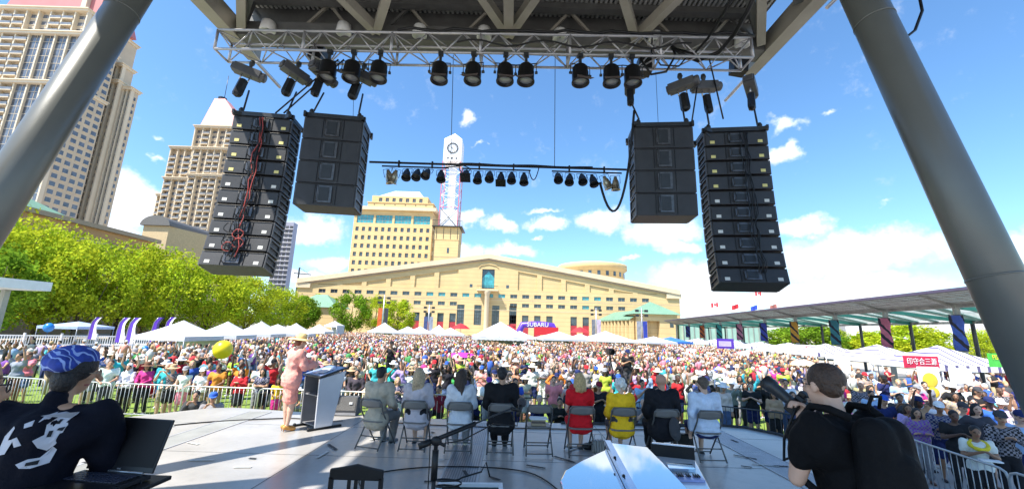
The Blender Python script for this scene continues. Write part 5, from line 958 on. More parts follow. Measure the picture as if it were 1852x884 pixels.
# ---- black slatted chair
q = atz(647, 838, 2.1); sc2 = thing('wooden_chair', 'black wooden chair with slatted curved-top back in the foreground', 'chair', (q.x, q.y, ZS), .0); zt = .9
w = MB(); w.prism([(-.215, .78), (.215, .78), (.215, .86), (.12, .875), (0, .9), (-.12, .875), (-.215, .86)], -.015, .015, 'y'); w.obj('top_rail', M_black, sc2, .008)
for s in (-1, 1): w = MB(); w.bar((s*.2, 0, .01), (s*.2, 0, .8), .032, .03); w.obj('rear_leg', M_black, sc2); w = MB(); w.bar((s*.19, .4, .01), (s*.19, .4, .44), .032, .03); w.obj('front_leg', M_black, sc2)
for x in (-.055, .0, .055): w = MB(); w.box(x-.013, -.008, .48, x+.013, .008, .781); w.obj('slat', M_black, sc2)
w = MB(); w.box(-.21, -.01, .43, .21, .43, .48); w.obj('seat', M_black, sc2, .01); w = MB(); w.box(-.2, -.012, .5, .2, .012, .54); w.obj('lower_rail', M_black, sc2)
# ---- small case with cables
q = atz(850, 882, 1.75); ca_ = thing('equipment_case', 'small black case with white rim and coiled cable at the bottom edge', 'equipment case', (q.x, q.y, ZS), .05); w = MB(); w.box(-.3, -.2, 0, .3, .2, .5, 0); w.obj('body', M_black, ca_); w = MB()
for a in ((-.31, -.21, .31, -.17), (-.31, .17, .31, .21), (-.31, -.17, -.27, .17), (.27, -.17, .31, .17)): w.box(a[0], a[1], .5, a[2], a[3], .53)
w.obj('rim', M_w, ca_); w = MB(); w.tube([(.12*math.cos(t*.5)-.2, .06*math.sin(t*.5), .54+.004*t) for t in range(26)]+[(.1, .1, .66), (.14, .12, .74), (.18, .1, .62)], .008, 6); w.obj('coiled_cable', M_black, ca_)
# ---- piano
pn = thing('grand_piano', 'open-topped glossy pale blue-white grand piano mirroring the sky', 'piano', (0, 0, 0)); ZP = 2.17
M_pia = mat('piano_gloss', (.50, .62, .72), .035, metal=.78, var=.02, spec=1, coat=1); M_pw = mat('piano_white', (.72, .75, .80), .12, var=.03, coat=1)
def gp_(x, y, z=ZP): q = atz(x, y, z); return (q.x, q.y)
o1 = [gp_(x, y) for x, y in ((1055, 935), (1022, 895), (1013, 868), (1022, 850), (1050, 833), (1078, 820), (1098, 811), (1128, 860), (1165, 935))]
w = MB(); w.prism(o1, ZP-.03, ZP); w.obj('main_lid', M_pia, pn, .008)
w = MB(); w.prism([(a*1.0+(.012 if a < 1 else 0), c) for a, c in o1], ZP-.3, ZP-.035); w.obj('rim', M_black, pn)
o2 = [gp_(x, y, ZP+.02) for x, y in ((1103, 802), (1171, 810), (1199, 838), (1262, 905), (1290, 935), (1175, 935), (1140, 870))]
w = MB(); w.prism(o2, ZP+.0, ZP+.03); w.obj('folded_lid', M_pia, pn, .006)
w = MB(); a, c = atz(1099, 800, ZP+.03), atz(1166, 930, ZP+.03); w.bar(a, c, .05, .045); w.obj('hinge_rail', mat('hinge_metal', (.35, .45, .62), .2, metal=.9), pn)
for px, py in ((1112, 827), (1128, 860)): w = MB(); q = atz(px, py, ZP+.06); w.ell(q, .012); w.obj('hinge_knob', M_black, pn)
ZK = 2.02
o3 = [gp_(x, y, ZK) for x, y in ((1180, 822), (1254, 826), (1312, 935), (1215, 935))]; w = MB(); w.prism(o3, ZK-.2, ZK); w.obj('key_bed', M_pw, pn, .005)
w = MB(); a, c = atz(1178, 818, ZK+.02), atz(1256, 826, ZK+.02); w.bar(a, c, .05, .18, 0); w.bar(a+Vector((0, -.03, .1)), c+Vector((0, -.03, .1)), .02, .012, 1); w.obj('fallboard', [M_black, M_pw], pn)
w = MB(); w.prism([gp_(x, y, ZK+.02) for x, y in ((1205, 838), (1252, 840), (1258, 850), (1210, 848))], ZK+.003, ZK+.03, 'z', 0); w.obj('music_desk', M_pia, pn)
w = MB(); a, b2, c2, d2 = [Vector((*gp_(x, y, ZK+.01), 0)) for x, y in ((1208, 858), (1268, 862), (1276, 870), (1216, 868))]
w.prism([(v.x, v.y) for v in (a, b2, c2, d2)], ZK+.002, ZK+.02, 'z', 0); w.obj('white_keys', mat('white_keys', (.35, .42, .75), .2), pn)
for k in range(14):
    if k % 7 in (2, 6): continue
    f = (k+.5)/14; u = a.lerp(b2, f); v = d2.lerp(c2, f); w = MB(); w.bar(u.lerp(v, .05)+Vector((0, 0, ZK+.03)), u.lerp(v, .6)+Vector((0, 0, ZK+.03)), .008, .012); w.obj('black_key', M_black, pn)
for q_ in ((.55, 3.2), (1.25, 4.25), (1.75, 3.2)): w = MB(); w.lathe([(.03, 0), (.045, .1), (.06, .7)], 12, Matrix.Translation((q_[0], q_[1], ZS))); w.obj('leg', M_pw, pn)
# ---- laptop on stand
lp = thing('laptop', 'open black laptop with dark screen on the left foreground stand', 'laptop', (0, 0, 0)); a, c, d_ = at(150, 852, 2.12), at(272, 857, 2.22), None
LO = at(213, 853, 2.35); Mx = Matrix.Translation(LO) @ Matrix.Rotation(-.12, 4, 'Z'); wd = .395/2
w = MB(); w.box(-wd, -.27, -.02, wd, 0, 0, 0, Mx); w.box(-wd+.03, -.15, .0005, wd-.03, -.03, .003, 1, Mx); w.obj('base', [mat('laptop_black', (.02, .02, .024), .35, metal=.3), M_black], lp, .003)
w = MB()
for r_ in range(5):
    for k in range(14): x0 = -wd+.035+k*.0232; w.box(x0, -.145+r_*.022, .0035, x0+.019, -.127+r_*.022, .007, 0, Mx)
w.obj('keyboard', mat('laptop_keys', (.05, .055, .085), .4), lp)
Ms = Mx @ Matrix.Rotation(-.28, 4, 'X'); w = MB(); w.box(-wd, 0, .005, wd, .012, .262, 0, Ms); w.obj('screen_lid', MATS['laptop_black'], lp, .003)
w = MB(); w.box(-wd+.008, -.002, .03, wd-.008, -.0005, .255, 0, Ms); w.obj('screen', mat('dark_screen', (.006, .006, .008), .5, spec=.3), lp)
w = MB(); w.tube([Mx @ Vector((-wd+.05, .0, .004)), Mx @ Vector((wd-.05, 0, .004))], .006, 8); w.obj('hinge', M_galv, lp)
text('logo', 'msi', .014, .0005, mat('logo_grey', (.4, .4, .42), .4), lp, Ms @ Vector((.0, -.003, .017)), (Ms.to_euler().x+math.pi/2, 0, -.12), 1.2)
tb = thing('laptop_stand', 'black tripod laptop stand carrying the laptop', 'stand', (LO.x, LO.y-.12, ZS)); w = MB(); w.box(-.23, -.17, LO.z-ZS-.045, .25, .17, LO.z-ZS-.024); w.obj('tray', M_black, tb, .004); w = MB(); w.tube([(0, 0, 0), (0, 0, LO.z-ZS-.05)], .02, 8); w.obj('pole', M_black, tb)
for k in range(3): w = MB(); q = k*2.1; w.tube([(0, 0, .5), (math.cos(q)*.35, math.sin(q)*.35, .02)], .012, 6); w.obj('leg', M_black, tb)
cable('cable', hang(Mx @ Vector((wd+.0, -.05, -.01)), LO+Vector((.2, -.1, -.4)), -.02), .004, 'thin cable plugged into the right side of the laptop')
# ---- crowd barriers
M_bar = mat('barrier_galvanised', (.50, .50, .49), .4, metal=.55, var=.12, vs=6)
def make_barrier(lab, grp, L_=2.4, m=M_bar):
    t = thing('crowd_barrier', lab, 'crowd barrier', (0, 0, 0), 0, grp); w = MB(); h = 1.1; z0 = .18
    w.tube([(0, 0, z0), (0, 0, h-.14), (.04, 0, h-.04), (.14, 0, h), (L_-.14, 0, h), (L_-.04, 0, h-.04), (L_, 0, h-.14), (L_, 0, z0), (0, 0, z0)], .021, 8); w.obj('frame', m, t)
    w = MB()
    for k in range(1, 17): x = L_*k/17; w.tube([(x, 0, z0), (x, 0, h)], .0085, 5)
    o = w.obj('bars', m, t)
    for x in (.18, L_-.18): w = MB(); w.tube([(x, -.3, .012), (x, -.06, .09), (x, 0, z0), (x, .06, .09), (x, .3, .012)], .015, 6); w.obj('foot', m, t)
    return t
M_bar_shade = mat('barrier_dark', (.07, .07, .075), .45, metal=.4)  # darker copy of the barrier metal, with shadow put into its colour
BP = [[(-17.8, 14.9), (-15.3, 14.4), (-12.85, 14.1), (-10.45, 13.95), (-8.0, 13.9), (-5.6, 13.85), (-3.2, 13.75), (-.8, 13.7)], [(-.8, 13.7), (1.6, 13.6), (4.0, 13.55), (6.4, 13.3), (7.7, 12.4)], [(8.95, 9.9), (8.55, 7.55), (8.3, 5.2)]]
nmz = [['far left barrier panel behind the cap wearing man', 'barrier panel in front of the man in cyan', 'barrier panel the white shirted man leans on', 'barrier panel before the magenta jacket and straw hat', 'barrier panel before the orange and red tops', 'barrier panel behind the lectern', 'barrier panel seen left of the stage monitor'], ['dark barrier panel behind the black suit', 'dark barrier panel behind the empty chair', 'dark barrier panel behind the yellow jacket', 'dark barrier panel at the right stage corner'], ['near right barrier panel behind the photographer', 'nearest right barrier panel at the frame edge']]
bs0 = None; bd0 = None
for gi, (pl_, nm_) in enumerate(zip(BP, nmz)):
    for k in range(len(nm_)):
        a, c = Vector((*pl_[k], 0)), Vector((*pl_[k+1], 0)); d = c-a; ang = math.atan2(d.y, d.x)
        dark = gi == 1
        if dark: 
            if bd0 is None: bd0 = t = make_barrier(nm_[k], 'crowd barriers', 2.38, M_bar_shade)
            else: t = dup(bd0, label=nm_[k])
        else:
            if bs0 is None: bs0 = t = make_barrier(nm_[k], 'crowd barriers', 2.38)
            else: t = dup(bs0, label=nm_[k])
        t.location = a; t.rotation_euler = (0, 0, ang)
# ================================================================== PEOPLE
M_skin = mat('skin', (1, 1, 1), .55, objcol=True, var=.06, vs=12); M_cloth = mat('clothing_fabric', (1, 1, 1), .85, objcol=True, var=.18, vs=7, bump=.9, bs=11, spec=.2)
M_hair = mat('hair', (1, 1, 1), .6, objcol=True, var=.4, vs=30, bump=.6, bs=70); M_eye = mat('dark_eyes', (.02, .015, .012), .3); M_lip = mat('lips', (.30, .08, .07), .5)
M_pat = mat('patterned_fabric', (1, 1, 1), .85, objcol=True, var=.1, stripes=('CHECK', 24, .5, '#8a858b'), spec=.2); M_lea = mat('shoe_leather', (1, 1, 1), .4, objcol=True)
SKIN = {'light': (.62, .38, .27), 'tan': (.45, .25, .155), 'brown': (.25, .13, .075), 'dark': (.11, .055, .035)}
from mathutils import noise as mnoise
def remesh(name, mb, vox, mats, smooth=4, wr=0):
    me = bpy.data.meshes.new('tmp'); me.from_pydata(mb.v, [], mb.f); bm = bmesh.new(); bm.from_mesh(me); bmesh.ops.recalc_face_normals(bm, faces=bm.faces); bm.to_mesh(me); bm.free()
    o = bpy.data.objects.new('tmp', me); COL.objects.link(o); r = o.modifiers.new('r', 'REMESH'); r.mode = 'VOXEL'; r.voxel_size = vox; r.use_smooth_shade = True
    if smooth: s = o.modifiers.new('s', 'SMOOTH'); s.factor = .5; s.iterations = smooth
    dg = bpy.context.evaluated_depsgraph_get(); out = bpy.data.meshes.new_from_object(o.evaluated_get(dg)); bpy.data.objects.remove(o); bpy.data.meshes.remove(me)
    if wr:
        n = len(out.vertices); co = np.empty(n*3, dtype=np.float64); out.vertices.foreach_get('co', co); co = co.reshape(-1, 3); nr = np.empty(n*3, dtype=np.float32); out.vertices.foreach_get('normal', nr); nr = nr.reshape(-1, 3)
        x, y, z = co[:, 0], co[:, 1], co[:, 2]; f = np.zeros(n)
        for (ax, ay, az_, ph, am) in ((17, 9, 7, .3, .5), (-11, 15, 9, 1.7, .45), (23, -19, 14, 2.9, .35), (31, 27, -11, .8, .25), (-41, 12, 19, 4.1, .2), (9, -7, 33, 5.2, .3)): f += am*np.sin(ax*x+ay*y+az_*z+ph+2.2*np.sin(7*x-5*y+11*z+ph*2))
        out.vertices.foreach_set('co', (co+nr*(f*wr*.75)[:, None]).ravel()); out.update()
    out.name = name; out.materials.clear()
    for m in mats: out.materials.append(m)
    return out
V = Vector
def joints(pose='stand', arms='down', turn=0.0, lean=0.0, fem=False, seed=0, foot=.09, elbL=None):
    r = random.Random(seed); j = {}; sw = .165 if fem else .19; hw = .09
    if pose == 'stand': pel = V((0, 0, .95))
    elif pose == 'sit': pel = V((0, 0, .53))
    elif pose == 'kneel': pel = V((0, -.1, .55))
    else: pel = V((0, 0, .13))
    L_ = Matrix.Rotation(-lean, 3, 'X'); up = lambda v: pel+L_ @ V(v)
    j['pel'] = pel; j['waist'] = up((0, 0, .16)); j['chest'] = up((0, .0, .37)); j['neck'] = up((0, -.01, .53)); j['head'] = up((0, .015+.1*max(lean, 0), .68)); j['turn'] = turn; j['lean'] = lean
    for s, n in ((-1, 'L'), (1, 'R')):
        sh = up((s*sw, -.01, .475)); j['sh'+n] = sh
        a = arms if isinstance(arms, str) else arms[0 if s < 0 else 1]
        if a == 'down': e, w_ = V((s*.055, -.03, -.28)), V((s*.05, .05, -.53))
        elif a == 'rail': e, w_ = V((s*.05, .08, -.26)), V((-s*.06, .3, -.33))
        elif a == 'cross': e, w_ = V((s*.04, .06, -.26)), V((-s*.22, .2, -.24))
        elif a == 'phone': e, w_ = V((s*.05, .17, -.2)), V((-s*.1, .33, .04))
        elif a == 'up': e, w_ = V((s*.1, .1, .16)), V((s*.05, .16, .42))
        elif a == 'clap': e, w_ = V((s*.06, .07, -.25)), V((-s*.13, .27, -.13))
        elif a == 'lap': e, w_ = V((s*.05, .05, -.27)), V((-s*.03, .28, -.37))
        elif a == 'hip': e, w_ = V((s*.2, -.06, -.22)), V((s*.02, .03, -.4))
        else: e, w_ = V(a[0]), V(a[1])
        j['el'+n] = sh+e; j['wr'+n] = sh+w_
        h = pel+V((s*hw, 0, -.02)); j['hip'+n] = h
        sp = r.uniform(-.03, .05)
        if pose == 'stand': j['kn'+n] = V((s*(hw+.01), .02, .5)); j['an'+n] = V((s*(hw+.02), -.02+sp, foot))
        elif pose == 'sit': j['kn'+n] = V((s*(hw+.03), .42, .5)); j['an'+n] = V((s*(hw+.0), .36+sp, foot))
        elif pose == 'kneel': j['kn'+n] = V((s*.13, .32 if s > 0 else .1, .5 if s > 0 else .07)); j['an'+n] = V((s*.14, .3 if s > 0 else -.3, .09))
        else: j['kn'+n] = V((s*.30, .3, .2)); j['an'+n] = V((-s*.1, .36, .08))
        d = V((0, 1, 0)) if pose != 'ground' else V((-s*.6, .6, 0)); j['to'+n] = j['an'+n]+d*.15+V((0, 0, -foot+.03)); j['hl'+n] = j['an'+n]+V((0, -.035, -foot*.55))
    return j
def headM(j): return Matrix.Translation(j['head']) @ Matrix.Rotation(j['turn'], 4, 'Z') @ Matrix.Rotation(-j['lean']*.2, 4, 'X')
def hand(b, w_, e, s, hero=False, curl=.5):
    d = (w_-e).normalized(); side = d.cross(V((0, 0, 1))); side = side.normalized() if side.length > .1 else V((1, 0, 0)); nrm = side.cross(d).normalized()
    pc_ = w_+d*.045; b.cap_(w_, w_+d*.03, .025, .03)
    for k in (-1, 0, 1): b.cap_(w_+d*.02+side*k*.012, w_+d*.08+side*k*.024, .016, .015)
    for k in range(4):
        base = w_+d*.08+side*(k-1.5)*.021; l = (.033, .04, .042, .032)[k]; r = .0105 if hero else .014
        m = base+(d*math.cos(curl*.5)-nrm*math.sin(curl*.5))*l; t = m+(d*math.cos(curl*1.7)-nrm*math.sin(curl*1.7))*l*.9; b.cap_(base, m, r, r*.93, 8); b.cap_(m, t, r*.93, r*.78, 8)
    tb = w_+d*.025-side*s*.028; tm = tb+(d*.7-side*s*.7).normalized()*.04; b.cap_(tb, tm, .014, .012, 8); b.cap_(tm, tm+(d-nrm*.3-side*s*.1).normalized()*.032, .012, .009, 8)
def body_mb(j, fem=False, hero=False, fat=1.0, curl=.5):
    b = MB(); H = headM(j)
    b.ell((0, -.008, .03), (.076, .094, .092), 16, 12, 0, H); b.ell((0, .022, -.035), (.058, .066, .075), 14, 10, 0, H); b.ell((0, .055, -.085), (.026, .024, .022), 10, 8, 0, H)
    b.cap_(H @ V((0, .085, .01)), H @ V((0, .108, -.028)), .009, .0145); b.cap_(H @ V((-.034, .078, .026)), H @ V((.034, .078, .026)), .011, .011)
    for s in (-1, 1): b.ell((s*.079, -.005, -.005), (.012, .02, .032), 8, 8, 0, H); b.ell((s*.036, .055, -.025), (.024, .024, .02), 8, 6, 0, H)
    b.ell((0, .082, -.055), (.024, .012, .01), 8, 6, 0, H)
    b.cap_(j['neck']-V((0, 0, .03)), H @ V((0, -.02, -.05)), .052 if not fem else .044, .05 if not fem else .043)
    sh = .9 if fem else 1
    b.cap_(j['pel']+V((-.06, 0, 0)), j['pel']+V((.06, 0, 0)), .115*fat, .115*fat); b.cap_(j['pel'], j['waist'], .125*fat, .115*fat*sh); b.cap_(j['waist'], j['chest'], .115*fat*sh, .13*sh)
    for s, n in ((-1, 'L'), (1, 'R')):
        b.cap_(j['chest']+V((s*.05, 0, 0)), j['sh'+n]+V((-s*.05, 0, -.06)), .11*sh, .09*sh); b.cap_(j['neck']-V((0, 0, .03)), j['sh'+n]-V((0, 0, .01)), .045, .052*sh)
        b.cap_(j['sh'+n], j['el'+n], .052*sh, .041*sh); b.cap_(j['el'+n], j['el'+n].lerp(j['wr'+n], .4), .041*sh, .042*sh); b.cap_(j['el'+n].lerp(j['wr'+n], .35), j['wr'+n], .041*sh, .026*sh); hand(b, j['wr'+n], j['el'+n], s, hero, curl)
        b.cap_(j['hip'+n], j['kn'+n], .09*fat, .056); b.cap_(j['kn'+n], j['kn'+n].lerp(j['an'+n], .38), .056, .056); b.cap_(j['kn'+n].lerp(j['an'+n], .3), j['an'+n], .055, .034); b.cap_(j['hl'+n], j['to'+n], .036, .03)
    return b
def facemats(me, j):
    Hi = headM(j).inverted()
    for p in me.polygons:
        c = Hi @ p.center
        if c.y > .05 and abs(c.z) < .1:
            if abs(abs(c.x)-.032) < .015 and abs(c.z-.006) < .0075: p.material_index = 1
            elif abs(abs(c.x)-.034) < .02 and abs(c.z-.032) < .0045: p.material_index = 1
            elif abs(c.x) < .024 and abs(c.z+.055) < .007: p.material_index = 2
def top_mb(j, sleeve, fem, fat, hem=-.04, loose=.02, collar=False):
    b = MB(); sh = .9 if fem else 1; l = loose
    b.cap_(j['pel']+V((-.065, 0, hem+.1)), j['pel']+V((.065, 0, hem+.1)), .118*fat+l, .118*fat+l)
    if hem < -.02: b.cap_(j['pel']+V((-.07, 0, hem+.05)), j['pel']+V((.07, 0, hem+.05)), .115*fat+l, .115*fat+l)
    b.cap_(j['pel']+V((0, 0, .05)), j['waist'], .125*fat+l, .116*fat*sh+l); b.cap_(j['waist'], j['chest'], .116*fat*sh+l, .13*sh+l)
    for s, n in ((-1, 'L'), (1, 'R')):
        b.cap_(j['chest']+V((s*.05, 0, 0)), j['sh'+n]+V((-s*.05, 0, -.06)), .11*sh+l, .09*sh+l); b.cap_(j['neck']-V((0, 0, .045)), j['sh'+n]-V((0, 0, .01)), .045+l*.6, .052*sh+l*.8)
        if sleeve == 'none': continue
        t = .55 if sleeve == 'short' else 1; b.cap_(j['sh'+n], j['sh'+n].lerp(j['el'+n], t), .053*sh+l, (.047 if t < 1 else .042)+l*.9)
        if t == 1: b.cap_(j['el'+n], j['el'+n].lerp(j['wr'+n], .88), .042+l*.8, .031+l*.75)
    if collar: b.cap_(j['neck']-V((0, 0, .03)), j['neck']+V((0, 0, .02)), .062, .055)
    return b
def bottom_mb(j, kind, fat, pose):
    b = MB(); l = .018
    if kind in ('trousers', 'shorts'):
        b.cap_(j['pel']+V((-.06, 0, 0)), j['pel']+V((.06, 0, 0)), .118*fat+l, .118*fat+l); b.cap_(j['pel'], j['pel'].lerp(j['waist'], .4), .12*fat+l, .115*fat+l)
        for n in 'LR':
            if kind == 'trousers': b.cap_(j['hip'+n], j['kn'+n], .092*fat+l, .06+l); b.cap_(j['kn'+n], j['an'+n]+V((0, 0, .03)), .06+l, .046+l)
            else: b.cap_(j['hip'+n], j['hip'+n].lerp(j['kn'+n], .82), .092*fat+l, .078+l)
    elif kind == 'aline':
        k = j['knL'].lerp(j['knR'], .5)
        for s in (-1, 0, 1): b.cap_(j['pel']+V((s*.05, 0, .04)), V((k.x+s*.06, k.y, k.z+.09)), .12, .112)
    else:
        b.cap_(j['pel']+V((-.06, 0, .06)), j['pel']+V((.06, 0, .06)), .12*fat+l, .12*fat+l)
        k = j['knL'].lerp(j['knR'], .5); e = .85 if kind == 'skirt' else 1.05
        if pose == 'sit':
            for s, n in ((-1, 'L'), (1, 'R')): b.cap_(j['hip'+n], j['hip'+n].lerp(j['kn'+n], .9), .1*fat+l, .085)
            b.cap_(j['pel'], j['pel'].lerp(k, .8), .11, .09); b.cap_(j['pel']+V((-.1, -.03, -.08)), j['pel']+V((.1, -.03, -.08)), .09, .09)
        else:
            for s in (-1, 0, 1): b.cap_(j['pel']+V((s*.05, 0, -.02)), j['pel'].lerp(k, e)+V((s*.085, 0, 0)), .118*fat+l, .095)
    return b
def hair_mb(j, kind, fem):
    b = MB(); H = headM(j)
    if kind == 'bald': b.ell((0, -.03, -.01), (.08, .08, .05), 12, 8, 0, H); return None
    b.ell((0, -.02, .044), (.087, .098, .092), 16, 12, 0, H)
    if kind == 'crop': b = MB(); b.ell((0, -.016, .04), (.081, .094, .088), 16, 12, 0, H); b.ell((0, -.05, .0), (.071, .048, .055), 14, 10, 0, H)
    if kind == 'short': b.ell((0, -.055, -.01), (.077, .06, .065), 12, 8, 0, H)
    if kind == 'curly':
        r = random.Random(5)
        for k in range(46):
            d = V((r.gauss(0, 1), r.gauss(-.5, 1), r.gauss(.35, 1))).normalized(); 
            if d.y > .55 and d.z < .55: continue
            b.ell(V((0, -.025, .025))+V((d.x*.085, d.y*.09, d.z*.095)), .034, 8, 6, 0, H)
    if kind in ('bob', 'long', 'wavy'):
        for s in (-1, 1): b.cap_(H @ V((s*.07, -.02, .03)), H @ V((s*.075, -.015, -.1)), .035, .035)
        b.cap_(H @ V((0, -.06, .03)), H @ V((0, -.07, -.13)), .08, .075)
        for s in (-1, 0, 1): b.cap_(H @ V((s*.05, -.06, 0)), H @ V((s*.07, -.07, -.16)), .045, .03)
    if kind in ('long', 'wavy'):
        for s in (-1, -.4, .3, 1): b.cap_(H @ V((s*.055, -.075, -.08)), H @ V((s*.075, -.105, -.32+.03*abs(s))), .048, .025)
    if kind == 'nape': b = MB(); b.ell((0, -.018, .042), (.082, .096, .088), 16, 12, 0, H); b.ell((0, -.058, -.02), (.07, .05, .075), 12, 8, 0, H)
    if kind == 'bun': b.ell((0, -.12, .07), .045, 10, 8, 0, H); b.ell((0, -.055, -.01), (.077, .06, .06), 12, 8, 0, H)
    return b
def hat_mb(j, kind):
    b = MB(); H = headM(j) @ Matrix.Translation((0, -.015, .055)) @ Matrix.Rotation(-.12, 4, 'X')
    if kind == 'cap':
        b.lathe([(.1, 0), (.1, .03), (.085, .075), (.05, .1), (.001, .107)], 18, H); n = 9; vs = [H @ V((.085*math.sin(t), .09+.085*math.cos(t)*1.0, .012-.02*math.cos(t))) for t in [(-1.35+2.7*i/n) for i in range(n+1)]]; v2 = [H @ V((.085*math.sin(t), .05, .022)) for t in [(-1.35+2.7*i/n) for i in range(n+1)]]
        b.add(vs+v2, [(i, i+1, n+2+i, n+1+i) for i in range(n)])
    elif kind == 'sunhat': b.lathe([(.19, -.012), (.15, .0), (.102, .012), (.1, .05), (.088, .1), (.05, .115), (.001, .117)], 22, H)
    elif kind == 'widehat': b.lathe([(.235, -.02), (.2, .012), (.15, .022), (.105, .015), (.108, .05), (.1, .11), (.06, .135), (.001, .14)], 26, H)
    elif kind == 'scarf': b.ell((0, -.01, -.01), (.098, .105, .125), 14, 10, 0, H @ Matrix.Translation((0, -.018, 0))); b.cap_(H @ V((0, -.03, -.1)), H @ V((0, -.02, -.22)), .09, .12)
    return b
def person_meshes(P, vox=.02):
    j = joints(P.get('pose', 'stand'), P.get('arms', 'down'), P.get('turn', 0), P.get('lean', 0), P.get('fem', False), P.get('seed', 0), P.get('foot', .09)); fem = P.get('fem', False); fat = P.get('fat', 1.0); hero = P.get('hero', False)
    if 'jmod' in P: P['jmod'](j)
    out = []; bd = remesh('body', body_mb(j, fem, hero, fat, P.get('curl', .5)), vox if hero else vox*.85, [M_skin, M_eye, M_lip], 2 if hero else 1); facemats(bd, j); out.append(('body', bd, 'skin'))
    pm = M_pat if P.get('pattern') else M_cloth; tm = [pm]
    if P.get('bottom') != 'none': out.append((P.get('bottomname', P.get('bottom', 'trousers')), remesh('b', bottom_mb(j, P.get('bottom', 'trousers'), fat, P.get('pose', 'stand')), vox*1.1, [M_cloth], 2, .012), 'bottom'))
    out.append((P.get('topname', 'shirt'), remesh('t', top_mb(j, P.get('sleeve', 'short'), fem, fat, P.get('hem', -.04), P.get('loose', .02), P.get('collar', False)), vox*1.1, tm, 2, .013), 'top'))
    h = hair_mb(j, P.get('hair', 'short'), fem)
    if h: out.append(('hair', remesh('h', h, vox*.8, [M_hair], 1, .005), 'hair'))
    if P.get('hat'):
        if P['hat'] == 'scarf': out.append(('headscarf', remesh('s', hat_mb(j, 'scarf'), vox*.8, [M_cloth], 1), 'hat'))
        else: out.append(('hat', hat_mb(j, P['hat']).mesh('hat', [M_cloth]), 'hat'))
    b = MB()
    for s, n in ((-1, 'L'), (1, 'R')):
        d = (j['to'+n]-j['hl'+n]); z = j['an'+n].z-P.get('foot', .09)
        b.cap_(j['hl'+n]+V((0, 0, -.006)), j['to'+n]+V((0, 0, .005)), .043, .038); 
    out.append(('shoes', remesh('sh', b, vox, [M_lea], 1), 'shoes')); return out, j
def build_person(parts, cols, label, loc, rz, group=None, sc=1.0, root=None):
    t = thing('person', label, 'person', loc, rz, group, sc)
    for n, me, key in parts:
        o = link(n, me, t); o.color = (*cols[key], 1)
    return t
HC = {'black': (.012, .010, .010), 'dark brown': (.04, .022, .014), 'brown': (.10, .05, .025), 'blonde': (.48, .33, .15), 'grey': (.35, .34, .33), 'white': (.70, .68, .64), 'auburn': (.16, .05, .02)}
C = {'white': (.75, .75, .76), 'black': (.02, .02, .023), 'red': (.55, .03, .04), 'crimson': (.42, .015, .04), 'pink': (.75, .25, .33), 'magenta': (.62, .04, .25), 'orange': (.72, .24, .04), 'yellow': (.78, .58, .04), 'green': (.06, .30, .09), 'lime': (.38, .55, .06), 'turquoise': (.05, .42, .48), 'blue': (.04, .12, .50), 'navy': (.02, .03, .11), 'purple': (.20, .06, .38), 'lilac': (.48, .36, .62), 'grey': (.28, .28, .30), 'charcoal': (.06, .06, .07), 'khaki': (.36, .28, .17), 'tan': (.50, .34, .20), 'cream': (.70, .62, .48), 'light blue': (.35, .50, .75), 'denim': (.08, .13, .26), 'maroon': (.20, .02, .04), 'brown': (.16, .08, .05), 'peach': (.85, .38, .30)}
def hero(P, cols, label, loc, rz, vox=.012, sc=1, group=None):
    P['hero'] = True; parts, j = person_meshes(P, vox); t = build_person(parts, cols, label, loc, rz, group, sc); return t, j
def seated(i, P, cols, label, rz=0, sc=1.0):
    x, y, a = SEAT[i]; P['pose'] = 'sit'; P.setdefault('arms', 'lap'); P['foot'] = .075
    return hero(P, cols, label, (x, y-.02, ZS-.03), a+rz, .014, sc, 'people seated in the row of folding chairs')
sk = SKIN
seated(0, dict(topname='blazer', sleeve='long', hem=-.14, loose=.035, hair='short', turn=-.1, lean=.05), dict(skin=sk['tan'], top=(.42, .37, .29), bottom=(.22, .21, .20), hair=HC['black'], shoes=C['black']), 'man in grey-beige blazer with black hair seated leftmost, back to us')
seated(1, dict(topname='jacket', fem=True, sleeve='long', hem=-.10, loose=.035, hair='wavy', bottom='skirt', turn=.1), dict(skin=sk['light'], top=(.50, .45, .48), bottom=C['black'], hair=(.42, .31, .19), shoes=C['black']), 'woman with wavy blonde hair and lilac-grey jacket seated second from left', sc=1)
seated(2, dict(topname='jacket', fem=True, sleeve='long', hem=-.10, loose=.035, hair='long', bottom='trousers', turn=-.5), dict(skin=sk['tan'], top=(.62, .64, .68), bottom=C['grey'], hair=HC['dark brown'], shoes=C['cream']), 'woman with long dark brown hair and pale grey jacket seated third from left')
seated(3, dict(topname='suit_jacket', sleeve='long', hem=-.14, loose=.04, hair='short', turn=.6, fat=1.08), dict(skin=sk['tan'], top=(.012, .012, .014), bottom=(.012, .012, .014), hair=HC['black'], shoes=C['black']), 'man in black suit with black hair seated fourth, head turned left', sc=1.04)
seated(5, dict(topname='dress_top', fem=True, sleeve='short', hem=-.06, loose=.025, hair='bob', bottom='skirt', bottomname='dress_skirt', turn=.15, lean=.02), dict(skin=sk['light'], top=(.62, .012, .02), bottom=(.62, .012, .02), hair=HC['blonde'], shoes=C['black']), 'blonde woman in a red short sleeved dress seated right of the empty chair')
seated(6, dict(topname='jacket', fem=True, sleeve='long', hem=-.10, loose=.04, hair='curly', bottom='skirt', turn=.4, fat=1.05), dict(skin=sk['light'], top=(.88, .52, .02), bottom=C['charcoal'], hair=HC['white'], shoes=C['black']), 'elderly woman with white curly hair in bright yellow jacket', sc=.95)
seated(7, dict(topname='jacket', sleeve='long', hem=-.12, loose=.05, hair='bald', turn=.5, fat=1.22), dict(skin=(.5, .27, .18), top=(.014, .014, .018), bottom=(.014, .014, .016), hair=HC['black'], shoes=C['black']), 'broad bald man in black jacket seated second from right', sc=1.02)
